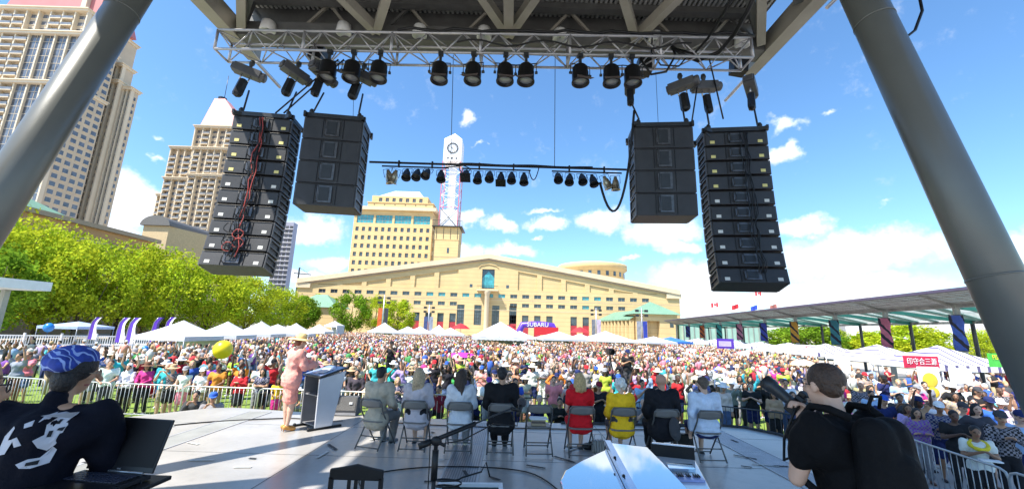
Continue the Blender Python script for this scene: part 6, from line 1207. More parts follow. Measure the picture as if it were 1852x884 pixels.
seated(8, dict(topname='shirt', sleeve='long', hem=-.06, loose=.035, hair='short', turn=.9, fat=1.05, bottom='skirt', arms=('down', 'lap')), dict(skin=sk['light'], top=(.60, .68, .82), bottom=C['navy'], hair=(.10, .07, .05), shoes=C['black']), 'person in pale blue shirt with short brown hair on the rightmost chair')
# woman at the lectern (faces the crowd / lectern)
def jm(j):
    for n, s in (('L', -1), ('R', 1)): j['kn'+n].x *= .55; j['an'+n].x *= .5; j['an'+n].z = .13; j['hl'+n] = j['an'+n]+V((0, -.04, -.05)); j['to'+n] = j['an'+n]+V((0, .13, -.1)); j['kn'+n].y += .03*s
wp, wj = hero(dict(fem=True, topname='jacket', sleeve='long', hem=-.10, loose=.042, bottom='aline', bottomname='skirt', hair='bun', hat='widehat', arms=(((-.03, .12, -.24), (.02, .35, -.20)), ((.04, .10, -.25), (-.02, .34, -.22))), lean=.10, jmod=jm), dict(skin=sk['light'], top=(.84, .36, .30), bottom=(.80, .31, .25), hair=HC['auburn'], hat=(.78, .56, .27), shoes=(.60, .27, .06)), 'woman in peach skirt suit and straw coloured wide brimmed hat speaking at the lectern', (-4.18, 8.29, ZS), math.radians(-42), .011, 1.0)
b = MB()
for n in 'LR': b.tube([wj['hl'+n]+V((0, -.01, -.01)), wj['hl'+n]+V((0, -.015, -.075))], .008, 6); 
b.obj('heels', M_lea, wp).color = (.5, .2, .05, 1)
w = MB(); H = headM(wj) @ Matrix.Translation((0, -.015, .06)); w.lathe([(.112, .012), (.115, .04), (.11, .045)], 20, H); w.obj('hat_band', mat('hat_ribbon', (.55, .35, .13), .6), wp)
# photographer
def jp(j): pass
pq = at(1490, 698, 2.5)
def place_head(j, headpos, rz, sc=1): M = Matrix.Rotation(rz, 3, 'Z'); h = M @ (j['head']*sc); return Vector((headpos.x-h.x, headpos.y-h.y, headpos.z-h.z))
PP = dict(sleeve='short', hem=-.1, loose=.035, hair='crop', arms=(((-.02, .10, -.26), (.17, .20, .0)), ((.05, .14, -.21), (-.14, .20, .02))), fat=1.12, turn=.1, lean=.12, curl=1.1, hero=True)
parts, j = person_meshes(PP, .0095); rzp = math.radians(16)
ph_loc = place_head(j, pq, rzp, 1.0); dz = ph_loc.z-ZS
ph = build_person(parts, dict(skin=sk['light'], top=(.004, .004, .005), bottom=C['charcoal'], hair=(.055, .03, .018), shoes=C['black']), 'photographer in black T-shirt and backpack aiming a camera, back to us at right', (ph_loc.x, ph_loc.y, ZS), rzp, None, pq.z and (pq.z-ZS)/j['head'].z)
psc = (pq.z-ZS)/j['head'].z; h_ = Matrix.Rotation(rzp, 3, 'Z') @ (j['head']*psc); ph.location = (pq.x-h_.x, pq.y-h_.y, ZS)
PM = Matrix.Translation(ph.location) @ Matrix.Rotation(rzp, 4, 'Z') @ Matrix.Scale(psc, 4)
H = headM(j); gl_ = MB(); 
for s in (-1, 1): gl_.tube([H @ V((s*.034+.022*math.cos(t), .1, .004+.019*math.sin(t))) for t in [k*.7 for k in range(10)]], .002, 5); gl_.tube([H @ V((s*.056, .1, .01)), H @ V((s*.08, .06, .012)), H @ V((s*.083, -.01, .008))], .0025, 5)
gl_.obj('glasses', M_black, ph)
# camera held to the eye
cm = thing('camera', 'black camera with long lens and flash held up by the photographer', 'camera', (0, 0, 0)); hc = j['wrL'].lerp(j['wrR'], .5)+V((0, .05, .055)); MC = PM @ Matrix.Translation(hc) @ Matrix.Rotation(.2, 4, 'Z') @ Matrix.Rotation(.6, 4, 'X') @ Matrix.Scale(.82, 4)
w = MB(); w.box(-.07, -.04, -.05, .07, .035, .05, 0, MC); w.prism([(-.03, .05), (.03, .05), (.02, .085), (-.02, .085)], -.03, .03, 'y'); w.v[-8:] = [tuple(MC @ V(v)) for v in w.v[-8:]]; w.obj('camera_body', M_black, cm, .006)
w = MB(); ML = MC @ Matrix.Translation((0, .035, 0)) @ Matrix.Rotation(-math.pi/2, 4, 'X'); w.lathe([(.036, 0), (.038, .08), (.043, .085), (.043, .14), (.052, .15), (.054, .22), (.049, .22), (.045, .16), (.001, .15)], 20, ML); w.obj('lens', M_dark, cm)
w = MB(); w.box(-.03, -.025, .088, .03, .025, .12, 0, MC); w.obj('flash', M_black, cm, .006)
w = MB(); w.tube([MC @ V((.07, -.03, .0)), MC @ V((.16, -.06, -.16)), MC @ V((.15, -.12, -.36)), MC @ V((.05, -.1, -.42)), MC @ V((-.03, -.06, -.25)), MC @ V((-.07, -.03, 0))], .009, 6); w.obj('strap', M_black, cm)
bk = thing('backpack', 'large black backpack on the photographer\'s back', 'backpack', (0, 0, 0)); M_bkp = mat('backpack_nylon', (.005, .005, .006), .8, spec=.2, bump=.4, bs=30, var=.3)
w = MB(); c0 = j['chest']+V((0, -.19, -.02)); 
for dx in (-.09, .09): w.cap_(c0+V((dx*.55, 0, .13)), c0+V((dx*.6, -.02, -.34)), .09, .11)
w.cap_(c0+V((0, -.05, .0)), c0+V((0, -.07, -.3)), .09, .11); w.v = [tuple(PM @ V(v)) for v in w.v]; o = link('pack_body', remesh('p', w, .012, [M_bkp], 6), bk)
for s, n in ((-1, 'L'), (1, 'R')):
    w = MB(); sh = j['sh'+n]; w.tube([PM @ p for p in (c0+V((s*.1, .06, .2)), sh+V((-s*.05, -.06, .105)), sh+V((-s*.05, .03, .105)), sh+V((-s*.02, .15, -.05)), sh+V((-s*.01, .10, -.26)), c0+V((s*.17, .05, -.26)))], .022, 8); w.obj('shoulder_strap', M_bkp, bk)
w = MB(); w.tube([PM @ (c0+V((-.04, .02, .25))), PM @ (c0+V((-.03, 0, .31))), PM @ (c0+V((.03, 0, .31))), PM @ (c0+V((.04, .02, .25)))], .009, 6); w.obj('grab_handle', M_bkp, bk)
# laptop operator
lq = at(133, 676, 2.35); PP = dict(sleeve='long', topname='overshirt', hem=-.14, loose=.03, hair='nape', hat=None, arms=('down', ((.05, .07, -.27), (-.02, .27, -.31))), turn=-1.05, lean=.22, fat=1.0, collar=True)
PP['hero'] = True; parts, j = person_meshes(PP, .010); rzl = math.radians(18); lsc = (lq.z-ZS)/j['head'].z; h_ = Matrix.Rotation(rzl, 3, 'Z') @ (j['head']*lsc)
lm = build_person(parts, dict(skin=sk['tan'], top=(.004, .005, .012), bottom=C['navy'], hair=HC['black'], shoes=C['black']), 'person in dark overshirt with white print and blue paisley cap working at the laptop', (lq.x-h_.x, lq.y-h_.y, ZS), rzl, None, lsc)
w = MB(); H = headM(j) @ Matrix.Translation((0, -.02, .06)) @ Matrix.Rotation(.10, 4, 'X'); w.ell((0, -.005, .01), (.094, .108, .078), 18, 12, 0, H); w.ell((0, -.06, .0), (.085, .06, .05), 12, 8, 0, H); w.lathe([(.001, -.03), (.092, -.03), (.094, .02), (.001, .02)], 20, H @ Matrix.Diagonal((1, 1.12, 1, 1)))
w.ell((0, .105, -.012), (.07, .05, .012), 14, 8, 0, H)
me = remesh('cap', w, .008, [mat('blue_paisley_cloth', (.02, .05, .30), .8, var=.5, vs=18, stripes=('DIAGONAL', 9, .82, '#8fa4d8', 14))], 1); link('cap', me, lm)
w = MB()
for s in (-1, 1): w.tube([headM(j) @ V((s*.034+.022*math.cos(t), .1, .004+.019*math.sin(t))) for t in [k*.7 for k in range(10)]], .002, 5); w.tube([headM(j) @ V((s*.056, .1, .01)), headM(j) @ V((s*.083, -.01, .008))], .0025, 5)
w.obj('glasses', M_brown, lm)
# white back print: flat cloth shapes projected on the back surface
top_me = [m for n_, m, k in parts if k == 'top'][0]
from mathutils.bvhtree import BVHTree
bvh = BVHTree.FromPolygons([v.co.copy() for v in top_me.vertices], [tuple(p.vertices) for p in top_me.polygons])
def printpoly(w, poly, z0):
    # fan-fill: subdivide polygon as triangles about the centroid, each point dropped on the shirt back (from -y)
    cx_0 = sum(p[0] for p in poly)/len(poly); cz_0 = sum(p[1] for p in poly)/len(poly); vs = []; n = len(poly); R3 = (0, .33, .66, 1)
    for r_ in R3:
        for p in poly:
            x, z = (cx_0+(p[0]-cx_0)*r_)*.85+.06, (cz_0+(p[1]-cz_0)*r_)*.85+.07; h = bvh.ray_cast(V((x, -1, z+z0)), V((0, 1, 0))); vs.append((h[0]+V((0, -.004, 0))) if h[0] else V((x, -.2, z+z0)))
    w.add(vs, [(a*n+i, a*n+(i+1) % n, (a+1)*n+(i+1) % n, (a+1)*n+i) for a in range(3) for i in range(n)])
w = MB(); z0 = j['chest'].z-.02
for pl_ in ([(.02, .10), (.07, .13), (.09, .10), (.075, .03), (.06, -.05), (.03, -.08), (.0, -.06), (-.02, -.02), (.01, .0), (.0, .05)], [(-.09, .06), (-.06, .075), (-.05, .05), (-.08, .04)], [(-.04, .09), (-.015, .1), (-.01, .075), (-.035, .065)],
            [(-.16, -.0), (-.13, .05), (-.12, .04), (-.13, -.02), (-.10, -.01), (-.12, -.08), (-.16, -.09)], [(-.11, -.01), (-.09, .0), (-.06, -.04), (-.09, -.05)], [(-.06, -.13), (-.02, -.11), (.03, -.11), (.05, -.06), (.065, -.08), (.055, -.14), (.0, -.155), (-.04, -.15)]): printpoly(w, pl_, z0)
w.obj('white_print', mat('white_fabric_print', (.55, .55, .60), .8, var=.1), lm)
w = MB()
for pl_ in ([(.03, .07), (.045, .07), (.045, .05), (.03, .05)], [(.05, .03), (.075, .035), (.07, .015), (.045, .02)], [(.02, .02), (.035, .02), (.035, -.01), (.02, -.01)], [(-.02, -.125), (.02, -.12), (.02, -.14), (-.02, -.14)]):
    vv = []; 
    for p in pl_: h = bvh.ray_cast(V((p[0]*.85+.06, -1, p[1]*.85+.07+z0)), V((0, 1, 0))); vv.append((h[0]+V((0, -.008, 0))) if h[0] else V((0, 0, 0)))
    w.add(vv, [(0, 1, 2, 3)])
w.obj('print_marks', M_black, lm)
# second person at the left edge
q2 = at(-84, 700, 1.4); PP = dict(sleeve='short', hair='short', turn=.2, arms='down', lean=.3, hero=True); parts, j = person_meshes(PP, .013); s2 = (q2.z-ZS)/j['head'].z; h_ = Matrix.Rotation(-.75, 3, 'Z') @ (j['head']*s2)
p2 = build_person(parts, dict(skin=sk['tan'], top=C['black'], bottom=C['black'], hair=HC['black'], shoes=C['black']), 'person with black hair and glasses cut off by the left frame edge', (q2.x-h_.x, q2.y-h_.y, ZS), -.75, None, s2)
w = MB(); H = headM(j)
for s in (-1, 1): w.tube([H @ V((s*.034+.022*math.cos(t), .1, .004+.019*math.sin(t))) for t in [k*.7 for k in range(10)]], .002, 5); w.tube([H @ V((s*.056, .1, .01)), H @ V((s*.083, -.01, .008))], .0025, 5)
w.obj('glasses', M_dark, p2)

# ================================================================== THE CROWD
VAR = {}
def var(key):
    if key in VAR: return VAR[key]
    pose, arms, sleeve, bottom, hair, hat, fem, pat = key
    P = dict(pose=pose, arms=arms, sleeve=sleeve, bottom=bottom, hair=hair, hat=hat, fem=fem, turn=0, lean=.04 if pose != 'ground' else .1, pattern=pat, seed=len(VAR), hem=-.04, loose=.022)
    # share meshes between variants that only differ in head-gear
    sig = (pose, arms, fem); 
    j = joints(pose, arms, 0, P['lean'], fem, 3); out = []
    def memo(k, f):
        if k not in VAR: VAR[k] = f()
        return VAR[k]
    def mkb():
        m = remesh('body', body_mb(j, fem, False, 1.0), .019, [M_skin, M_eye, M_lip], 1); facemats(m, j); return m
    out.append(('body', memo(('body',)+sig, mkb), 'skin'))
    out.append((bottom, memo(('bot', bottom)+sig, lambda: remesh('b', bottom_mb(j, bottom, 1.0, pose), .026, [M_cloth], 2, .012)), 'bottom'))
    out.append(('shirt', memo(('top', sleeve, pat)+sig, lambda: remesh('t', top_mb(j, sleeve, fem, 1.0), .024, [M_pat if pat else M_cloth], 2, .013)), 'top'))
    if hair != 'bald': out.append(('hair', memo(('hair', hair)+sig, lambda: remesh('h', hair_mb(j, hair, fem), .02, [M_hair], 1)), 'hair'))
    if hat: out.append(('hat' if hat != 'scarf' else 'headscarf', memo(('hat', hat)+sig, lambda: hat_mb(j, hat).mesh('hat', [M_cloth]) if hat != 'scarf' else remesh('s', hat_mb(j, 'scarf'), .018, [M_cloth], 1)), 'hat'))
    def mks():
        b = MB()
        for n in 'LR': b.cap_(j['hl'+n]+V((0, 0, -.006)), j['to'+n]+V((0, 0, .005)), .043, .038)
        return remesh('sh', b, .022, [M_lea], 1)
    out.append(('shoes', memo(('shoes',)+sig, mks), 'shoes')); VAR[key] = out; return out
USED = set(); PLACED = []
topn = {'short': 'T-shirt', 'long': 'long sleeved top', 'none': 'tank top'}
def crowd(x, y, z, rz, key, tc, bc, hc, skn, hatc=None, extra='', sc=1.0, label=None):
    pose, arms, sleeve, bottom, hair, hat, fem, pat = key
    pd = {'stand': 'standing', 'ground': 'sitting', 'kneel': 'kneeling', 'sit': 'seated'}[pose]
    if label is None:
        hd = f"{hatc} {'cap' if hat=='cap' else 'hat' if hat!='scarf' else 'headscarf'}" if hat else (f"{hc} hair" if hair != 'bald' else 'shaved head')
        label = f"{pd} person, {'patterned ' if pat else ''}{tc} {topn[sleeve]}, {bc} {bottom}, {hd}{extra}"
    if label in USED or len(label.split()) > 16: return None
    USED.add(label)
    cols = dict(skin=SKIN[skn], top=tuple(c*random.uniform(.85, 1.1) for c in C[tc]), bottom=C[bc], hair=HC[hc], hat=C.get(hatc, C['white']), shoes=random.choice([C['black'], C['white'], C['brown'], C['grey']]))
    t = build_person(var(key), cols, label, (x, y, z), rz, 'festival crowd facing the stage', sc); PLACED.append((x, y)); return t
def K(pose='stand', arms='down', sleeve='short', bottom='trousers', hair='short', hat=None, fem=False, pat=False): return (pose, arms, sleeve, bottom, hair, hat, fem, pat)
def spot(px, py, h=1.72): q = atz(px, py, h); return q.x, q.y
def face(x, y): return math.pi-math.atan2(x*.8, y)*-1 if 0 else math.atan2(-(0-x)*1.0, (8-y)) if 0 else math.pi+math.atan2(x*.5, y)*-1
SP = [  # px, py(head top), height, key, top, bottom, hair, skin, hatcolour, label
 (57, 690, 1.72, K(arms='phone', sleeve='short', bottom='shorts', hair='bald'), 'turquoise', 'khaki', 'grey', 'light', None, 'man in bright turquoise T-shirt photographing over the left barrier'),
 (168, 652, 1.68, K(arms='cross', sleeve='none', bottom='shorts', hair='short'), 'white', 'grey', 'brown', 'light', None, 'man in white tank top leaning at the barrier behind the cap wearer'),
 (201, 657, 1.76, K(arms='rail'), 'white', 'charcoal', 'dark brown', 'tan', None, 'man in plain white T-shirt and dark trousers leaning on the left barrier'),
 (235, 664, 1.62, K(arms='rail', sleeve='long', hat='scarf', fem=True, hair='short'), 'white', 'black', 'black', 'tan', 'white', 'person with white headscarf and white top at the left barrier'),
 (268, 662, 1.66, K(arms='rail', sleeve='long', hat='sunhat', fem=True, hair='bob'), 'magenta', 'black', 'black', 'tan', 'brown', 'person in magenta jacket and brown brimmed hat at the left barrier'),
 (300, 668, 1.66, K(arms='rail', hat='sunhat', bottom='shorts', pat=True), 'charcoal', 'black', 'grey', 'light', 'tan', 'man in charcoal patterned shirt and tan straw hat at the left barrier'),
 (330, 670, 1.62, K(arms='rail', fem=True, bottom='skirt', hat='cap', hair='bob', sleeve='none'), 'white', 'pink', 'black', 'light', 'grey', 'woman in white top, pink skirt and grey cap at the left barrier'),
 (362, 672, 1.60, K(arms='rail', fem=True, hat='cap', hair='bob'), 'white', 'khaki', 'brown', 'light', 'white', 'woman in white T-shirt, white cap and khaki trousers at the barrier'),
 (382, 646, 1.76, K(arms='cross'), 'red', 'denim', 'grey', 'tan', None, 'man in red T-shirt with crossed arms behind the orange shirt'),
 (397, 664, 1.74, K(arms='rail'), 'orange', 'khaki', 'dark brown', 'brown', None, 'man in orange T-shirt resting on the left barrier'),
 (414, 676, 1.62, K(arms='clap', fem=True, hair='bob', bottom='skirt', sleeve='long'), 'red', 'black', 'dark brown', 'light', None, 'woman in long red top with black skirt at the barrier left of the lectern'),
 (455, 676, 1.64, K(arms='cross', fem=True, hair='long', bottom='skirt', pat=True), 'navy', 'black', 'black', 'tan', None, 'woman in navy patterned dress hugging a folder left of the lectern'),
 (489, 692, 1.35, K(arms='rail', fem=True, hair='bob', bottom='skirt'), 'yellow', 'magenta', 'black', 'brown', None, 'child in yellow top and magenta skirt beside the peach suited woman'),
 (438, 654, 1.72, K(arms='phone'), 'turquoise', 'black', 'black', 'tan', None, 'person in turquoise T-shirt holding a phone left of the lectern'),
 (355, 708, 1.7, K(pose='kneel', arms='phone', sleeve='long'), 'charcoal', 'charcoal', 'black', 'tan', None, 'photographer in charcoal suit kneeling below the left stage corner'),
 (386, 712, 1.7, K(pose='kneel', arms='phone', hat='cap'), 'grey', 'navy', 'black', 'tan', 'blue', 'kneeling photographer in blue cap below the left stage edge'),
 (1002, 680, 1.76, K(arms='down'), 'pink', 'khaki', 'brown', 'light', None, 'man in pink T-shirt standing at the barrier above the empty chair'),
 (1030, 688, 1.62, K(arms='cross', fem=True, hair='long', sleeve='none'), 'white', 'denim', 'brown', 'light', None, 'woman in white tank top and long brown hair beside the pink shirt'),
 (950, 680, 1.62, K(arms='cross', fem=True, hair='long', hat='sunhat', sleeve='none', bottom='skirt'), 'cream', 'white', 'black', 'tan', 'cream', 'woman in cream top and cream sun hat behind the black suit'),
 (932, 684, 1.7, K(arms='clap'), 'blue', 'navy', 'black', 'tan', None, 'person in royal blue T-shirt just right of the black suit'),
 (885, 684, 1.7, K(arms='cross', hat='cap'), 'white', 'grey', 'black', 'light', 'purple', 'person in white T-shirt and purple cap left of the black suit'),
 (1118, 678, 1.66, K(arms='down', fem=True, hair='bob', hat='cap'), 'turquoise', 'white', 'black', 'tan', 'blue', 'person in turquoise top and blue cap above the yellow jacket'),
 (615, 672, 1.68, K(arms='rail', fem=True, hair='bob', sleeve='none'), 'white', 'grey', 'brown', 'light', None, 'woman in white tank top leaning on the barrier above the stage monitor'),
 (640, 676, 1.7, K(arms='rail', sleeve='long'), 'charcoal', 'black', 'black', 'tan', None, 'person in open charcoal jacket above the stage monitor'),
 (594, 678, 1.66, K(arms='rail', fem=True, hair='bob'), 'pink', 'denim', 'brown', 'light', None, 'woman in pink T-shirt at the barrier just right of the lectern'),
 (720, 682, 1.6, K(arms='clap', fem=True, hair='long', pat=True, bottom='skirt'), 'navy', 'white', 'blonde', 'light', None, 'blonde woman in navy patterned dress between the first two chairs'),
 (1347, 692, 1.6, K(arms='cross', fem=True, hair='long', sleeve='long'), 'grey', 'charcoal', 'black', 'tan', None, 'woman in grey top behind the dark right barrier'),
 (1398, 706, 1.62, K(arms='cross', fem=True, hair='long', sleeve='long'), 'khaki', 'black', 'dark brown', 'tan', None, 'woman in khaki top with sunglasses left of the photographer'),
 (1432, 708, 1.6, K(arms='phone', fem=True, hair='long', sleeve='long'), 'denim', 'black', 'dark brown', 'tan', None, 'woman in denim jacket beside the camera lens'),
 (1596, 716, 1.72, K(arms='down', hat='cap'), 'navy', 'black', 'black', 'tan', 'blue', 'person in navy top and bright blue cap right of the photographer'),
 (1574, 706, 1.7, K(arms='down'), 'light blue', 'navy', 'black', 'tan', None, 'person in light blue T-shirt right behind the photographer'),
 (1625, 712, 1.74, K(arms='phone'), 'charcoal', 'black', 'black', 'brown', None, 'man in charcoal T-shirt holding his hands up near the right barrier'),
 (1640, 730, 1.64, K(arms='phone', fem=True, hair='long', sleeve='long'), 'lilac', 'charcoal', 'dark brown', 'brown', None, 'woman in lilac top filming near the right barrier'),
 (1655, 738, 1.62, K(arms='cross', fem=True, hair='long', sleeve='long', pat=True), 'purple', 'grey', 'black', 'tan', None, 'woman in purple plaid shirt near the right barrier'),
 (1696, 728, 1.74, K(arms='cross', hat='cap', sleeve='long', bottom='shorts', pat=True), 'navy', 'navy', 'black', 'brown', 'white', 'man in navy sports jersey and white cap behind the right barrier'),
 (1722, 742, 1.72, K(arms='clap'), 'black', 'black', 'black', 'dark', None, 'man in black T-shirt and black trousers behind the right barrier'),
 (1760, 770, 1.62, K(arms='clap'), 'white', 'black', 'black', 'brown', None, 'person in white T-shirt with yellow garland at the right barrier'),
 (1806, 745, 1.78, K(arms='clap', hat='cap', sleeve='long', pat=True), 'black', 'black', 'dark brown', 'tan', 'charcoal', 'man in black and white plaid shirt and grey cap near the frame edge'),
 (1842, 744, 1.76, K(arms='clap', hat='cap'), 'light blue', 'navy', 'dark brown', 'light', 'navy', 'man in light blue shirt and dark cap at the right frame edge'),
 (1670, 690, 1.76, K(arms='down', sleeve='long'), 'grey', 'navy', 'black', 'light', None, 'man in grey long sleeved top seen from afar behind the plaid shirt'),
 (1690, 668, 1.8, K(arms='hip'), 'white', 'grey', 'black', 'light', 'None', 'tall man in white T-shirt before the yellow flower sign'),
]
SP = [s for s in SP]
for px, py, h, key, tc, bc, hc, skn, hatc, lab in SP:
    hh = {'stand': 1.74, 'kneel': 1.34, 'ground': .9, 'sit': 1.32}[key[0]]*(h/1.72)*(.94 if key[1] in ('rail', 'cross', 'phone', 'clap') and px < 660 and key[0] == 'stand' else 1); x, y = spot(px, py, hh); crowd(x, max(y, 14.35 if px < 660 else 0) if key[0] == 'stand' else y, 0, math.pi+random.uniform(-.2, .2)-math.atan2(x, y)*.6, key, tc, bc, hc, skn, hatc, '', h/1.72, lab)
tall = at(708, 632, 19); t = crowd(tall.x, 19, .75, math.pi, K(arms='phone', bottom='shorts', hat='cap'), 'black', 'black', 'black', 'tan', 'black', '', 1.0, 'camera operator in black T-shirt and shorts raised above the crowd, left of centre')
w = MB(); w.box(-.5, -.5, 0, .5, .5, .72); o = w.obj('riser', M_dark, None, .01); o.location = (tall.x, 19, 0); tag(o, 'black riser block under the raised camera operator on the left', 'platform')
tall = at(1135, 646, 17.5); t = crowd(tall.x, 17.5, .75, math.pi, K(arms='clap', hat='cap'), 'black', 'charcoal', 'black', 'tan', 'navy', '', 1.0, 'camera operator in black T-shirt standing high above the yellow jacket')
w = MB(); w.box(-.5, -.5, 0, .5, .5, .72); o = w.obj('riser', M_dark, None, .01); o.location = (tall.x, 17.5, 0); tag(o, 'black riser block under the raised camera operator on the right', 'platform')
tp = thing('video_camera', 'video camera on a tripod beside the raised operator above the yellow jacket', 'video camera', (tall.x-.75, 17.4, 0)); w = MB(); w.box(-.1, -.3, 2.3, .1, .2, 2.55); w.lathe([(.07, 0), (.09, .2)], 12, Matrix.Translation((0, -.3, 2.43)) @ Matrix.Rotation(math.pi/2, 4, 'X')); w.obj('camera_body', M_black, tp)
for k in range(3): a = k*2.1+.5; w = MB(); w.tube([(0, 0, 2.3), (.45*math.cos(a), .45*math.sin(a), 0)], .025, 6); w.obj('tripod_leg', M_black, tp)
# pit: photographers and seated guests right in front of the stage
for px, py, key, tc, bc, hc, skn, hatc, lab in [
 (1083, 692, K(arms='clap', hat='cap'), 'black', 'black', 'black', 'tan', 'maroon', 'camera crew member in black T-shirt and maroon cap right of the red dress'),
 (1160, 686, K(arms='phone'), 'light blue', 'navy', 'black', 'tan', None, 'photographer in light blue T-shirt between the yellow jacket and the bald man'),
 (1185, 698, K(arms='down', fem=True, hair='long'), 'black', 'black', 'black', 'tan', None, 'woman in black top just left of the bald man'),
 (1036, 697, K(arms='phone', hat='cap'), 'black', 'black', 'black', 'brown', 'red', 'photographer in red cap aiming a camera left of the red dress'),
 (1013, 723, K(pose='kneel', arms='clap', sleeve='long'), 'black', 'black', 'black', 'tan', None, 'man in black suit crouching right of the empty chair'),
 (977, 718, K(pose='kneel', arms='phone', sleeve='long'), 'navy', 'navy', 'grey', 'light', None, 'grey haired man in navy suit crouching above the empty chair'),
 (860, 705, K(pose='kneel', arms='phone', sleeve='long'), 'navy', 'black', 'dark brown', 'tan', None, 'crouching man in navy jacket left of the black suit'),
 (704, 722, K(pose='kneel', arms='phone'), 'grey', 'black', 'black', 'tan', None, 'crouching photographer in grey T-shirt between the first two chairs'),
 (792, 700, K(pose='kneel', arms='phone', sleeve='long'), 'maroon', 'black', 'black', 'tan', None, 'crouching person in maroon top between second and third chairs'),
 (1165, 725, K(pose='kneel', arms='phone', hair='bald'), 'grey', 'black', 'black', 'light', None, 'bald crouching photographer in grey behind the bald man\'s shoulder')]:
    hh = 1.74 if key[0] == 'stand' else 1.3; x, y = spot(px, py, hh); y2 = max(10.7, y); x = x*y2/y; crowd(x, y2, 0, math.pi+random.uniform(-.4, .4), key, tc, bc, hc, skn, hatc, '', 1.0, lab)
# random individuals, then the mass
zones = [(-1e9, 150, 'far left'), (150, 260, 'left of the straw hat'), (260, 380, 'behind the left barrier'), (380, 490, 'near the yellow balloon'), (490, 640, 'behind the lectern'), (640, 720, 'above the beige blazer'), (720, 800, 'above the blonde hair'), (800, 880, 'above the dark hair'), (880, 960, 'above the black suit'), (960, 1020, 'above the empty chair'), (1020, 1090, 'above the red dress'), (1090, 1170, 'above the yellow jacket'), (1170, 1250, 'above the bald man'), (1250, 1330, 'above the last chair'), (1330, 1440, 'left of the camera lens'), (1440, 1560, 'over the photographer'), (1560, 1700, 'below the red banner'), (1700, 1e9, 'at the right edge')]
def proj(x, y, z): d = Vector((x, y, z))-CAM; k = d.dot(F_); return 926+FPX*d.dot(R_)/k, 442-FPX*d.dot(U_)/k
gaps = [(-2.6, 31, 2.6), (-6.5, 33, 2.4), (3.5, 30, 1.2), (-15, 34, 2.2), (9.5, 19.5, 1.3), (11, 13, 1.0), (-.5, 27, 1.1), (7.5, 26, 1.2)]
def blocked(x, y, extra=0):
    if x < -10.3-(y-14)*.0 and y < 14.2: return True
    for tx_, ty_, h in TENTS:
        if abs(x-tx_) < h+extra and abs(y-ty_) < h+extra: return True
    for gx, gy, r in gaps:
        if (x-gx)**2+(y-gy)**2 < r*r: return True
    for (px_, py_) in posts[:3]:
        if abs(x-px_) < .5 and abs(y-py_) < .5: return True
    if abs(x-mq.location.x) < 3.2 and abs(y-mq.location.y) < 3.2: return True
    if x < -24 and abs(y-(39+(x+48)*.7+(8 if 0 else 0))) < 2: return True
    return False
tops = ['white']*10+['black']*7+['charcoal']*2+['grey']*2+['red', 'red', 'pink', 'magenta', 'orange', 'yellow', 'green', 'turquoise', 'blue', 'blue', 'navy', 'navy', 'purple', 'lilac', 'grey', 'grey', 'charcoal', 'khaki', 'tan', 'cream', 'cream', 'light blue', 'light blue', 'maroon', 'crimson', 'peach', 'lime']
bots = ['black', 'navy', 'denim', 'denim', 'khaki', 'grey', 'charcoal', 'white', 'brown']
armsS = ['down', 'cross', 'phone', 'clap', 'up', 'hip', 'down']; cells = {}
for (x, y) in PLACED: cells.setdefault((int(x//.8), int(y//.8)), []).append((x, y))
def near(x, y, d):
    cx_i, cy_i = int(x//.8), int(y//.8)
    return any((x-a)**2+(y-b_)**2 < d*d for i in (-1, 0, 1) for k in (-1, 0, 1) for a, b_ in cells.get((cx_i+i, cy_i+k), []))
def add(x, y): cells.setdefault((int(x//.8), int(y//.8)), []).append((x, y))
rg = random.Random(11); cand = []
def front(x): # y of the front edge of the crowd
    if x < -10: return 15.2
    if x < 6.2: return 14.4
    if x < 8: return 13.2
    return max(6.6, 12.2-(x-9.0)*1.6) if x > 9.4 else 11.6
tries = 0
while len(cand) < 420 and tries < 30000:
    tries += 1; y = 6.5+21*rg.random()**1.25; x = rg.uniform(-1.18*y, 1.2*y)
    if y < front(x)+.25 or (8 < x < 9.35 and y < 11.5) or blocked(x, y): continue
    dens = .62 if y < 20 else .72
    if x < -9 and y > 16.5 and rg.random() < .45: continue
    if near(x, y, dens): continue
    add(x, y); cand.append((x, y))
cand.sort(key=lambda p: math.hypot(*p)); nind = 0; MAXI = 296-len(PLACED); rest = []
hairs_m = ['short', 'short', 'bald', 'short']; hairs_f = ['bob', 'long', 'wavy', 'bun']
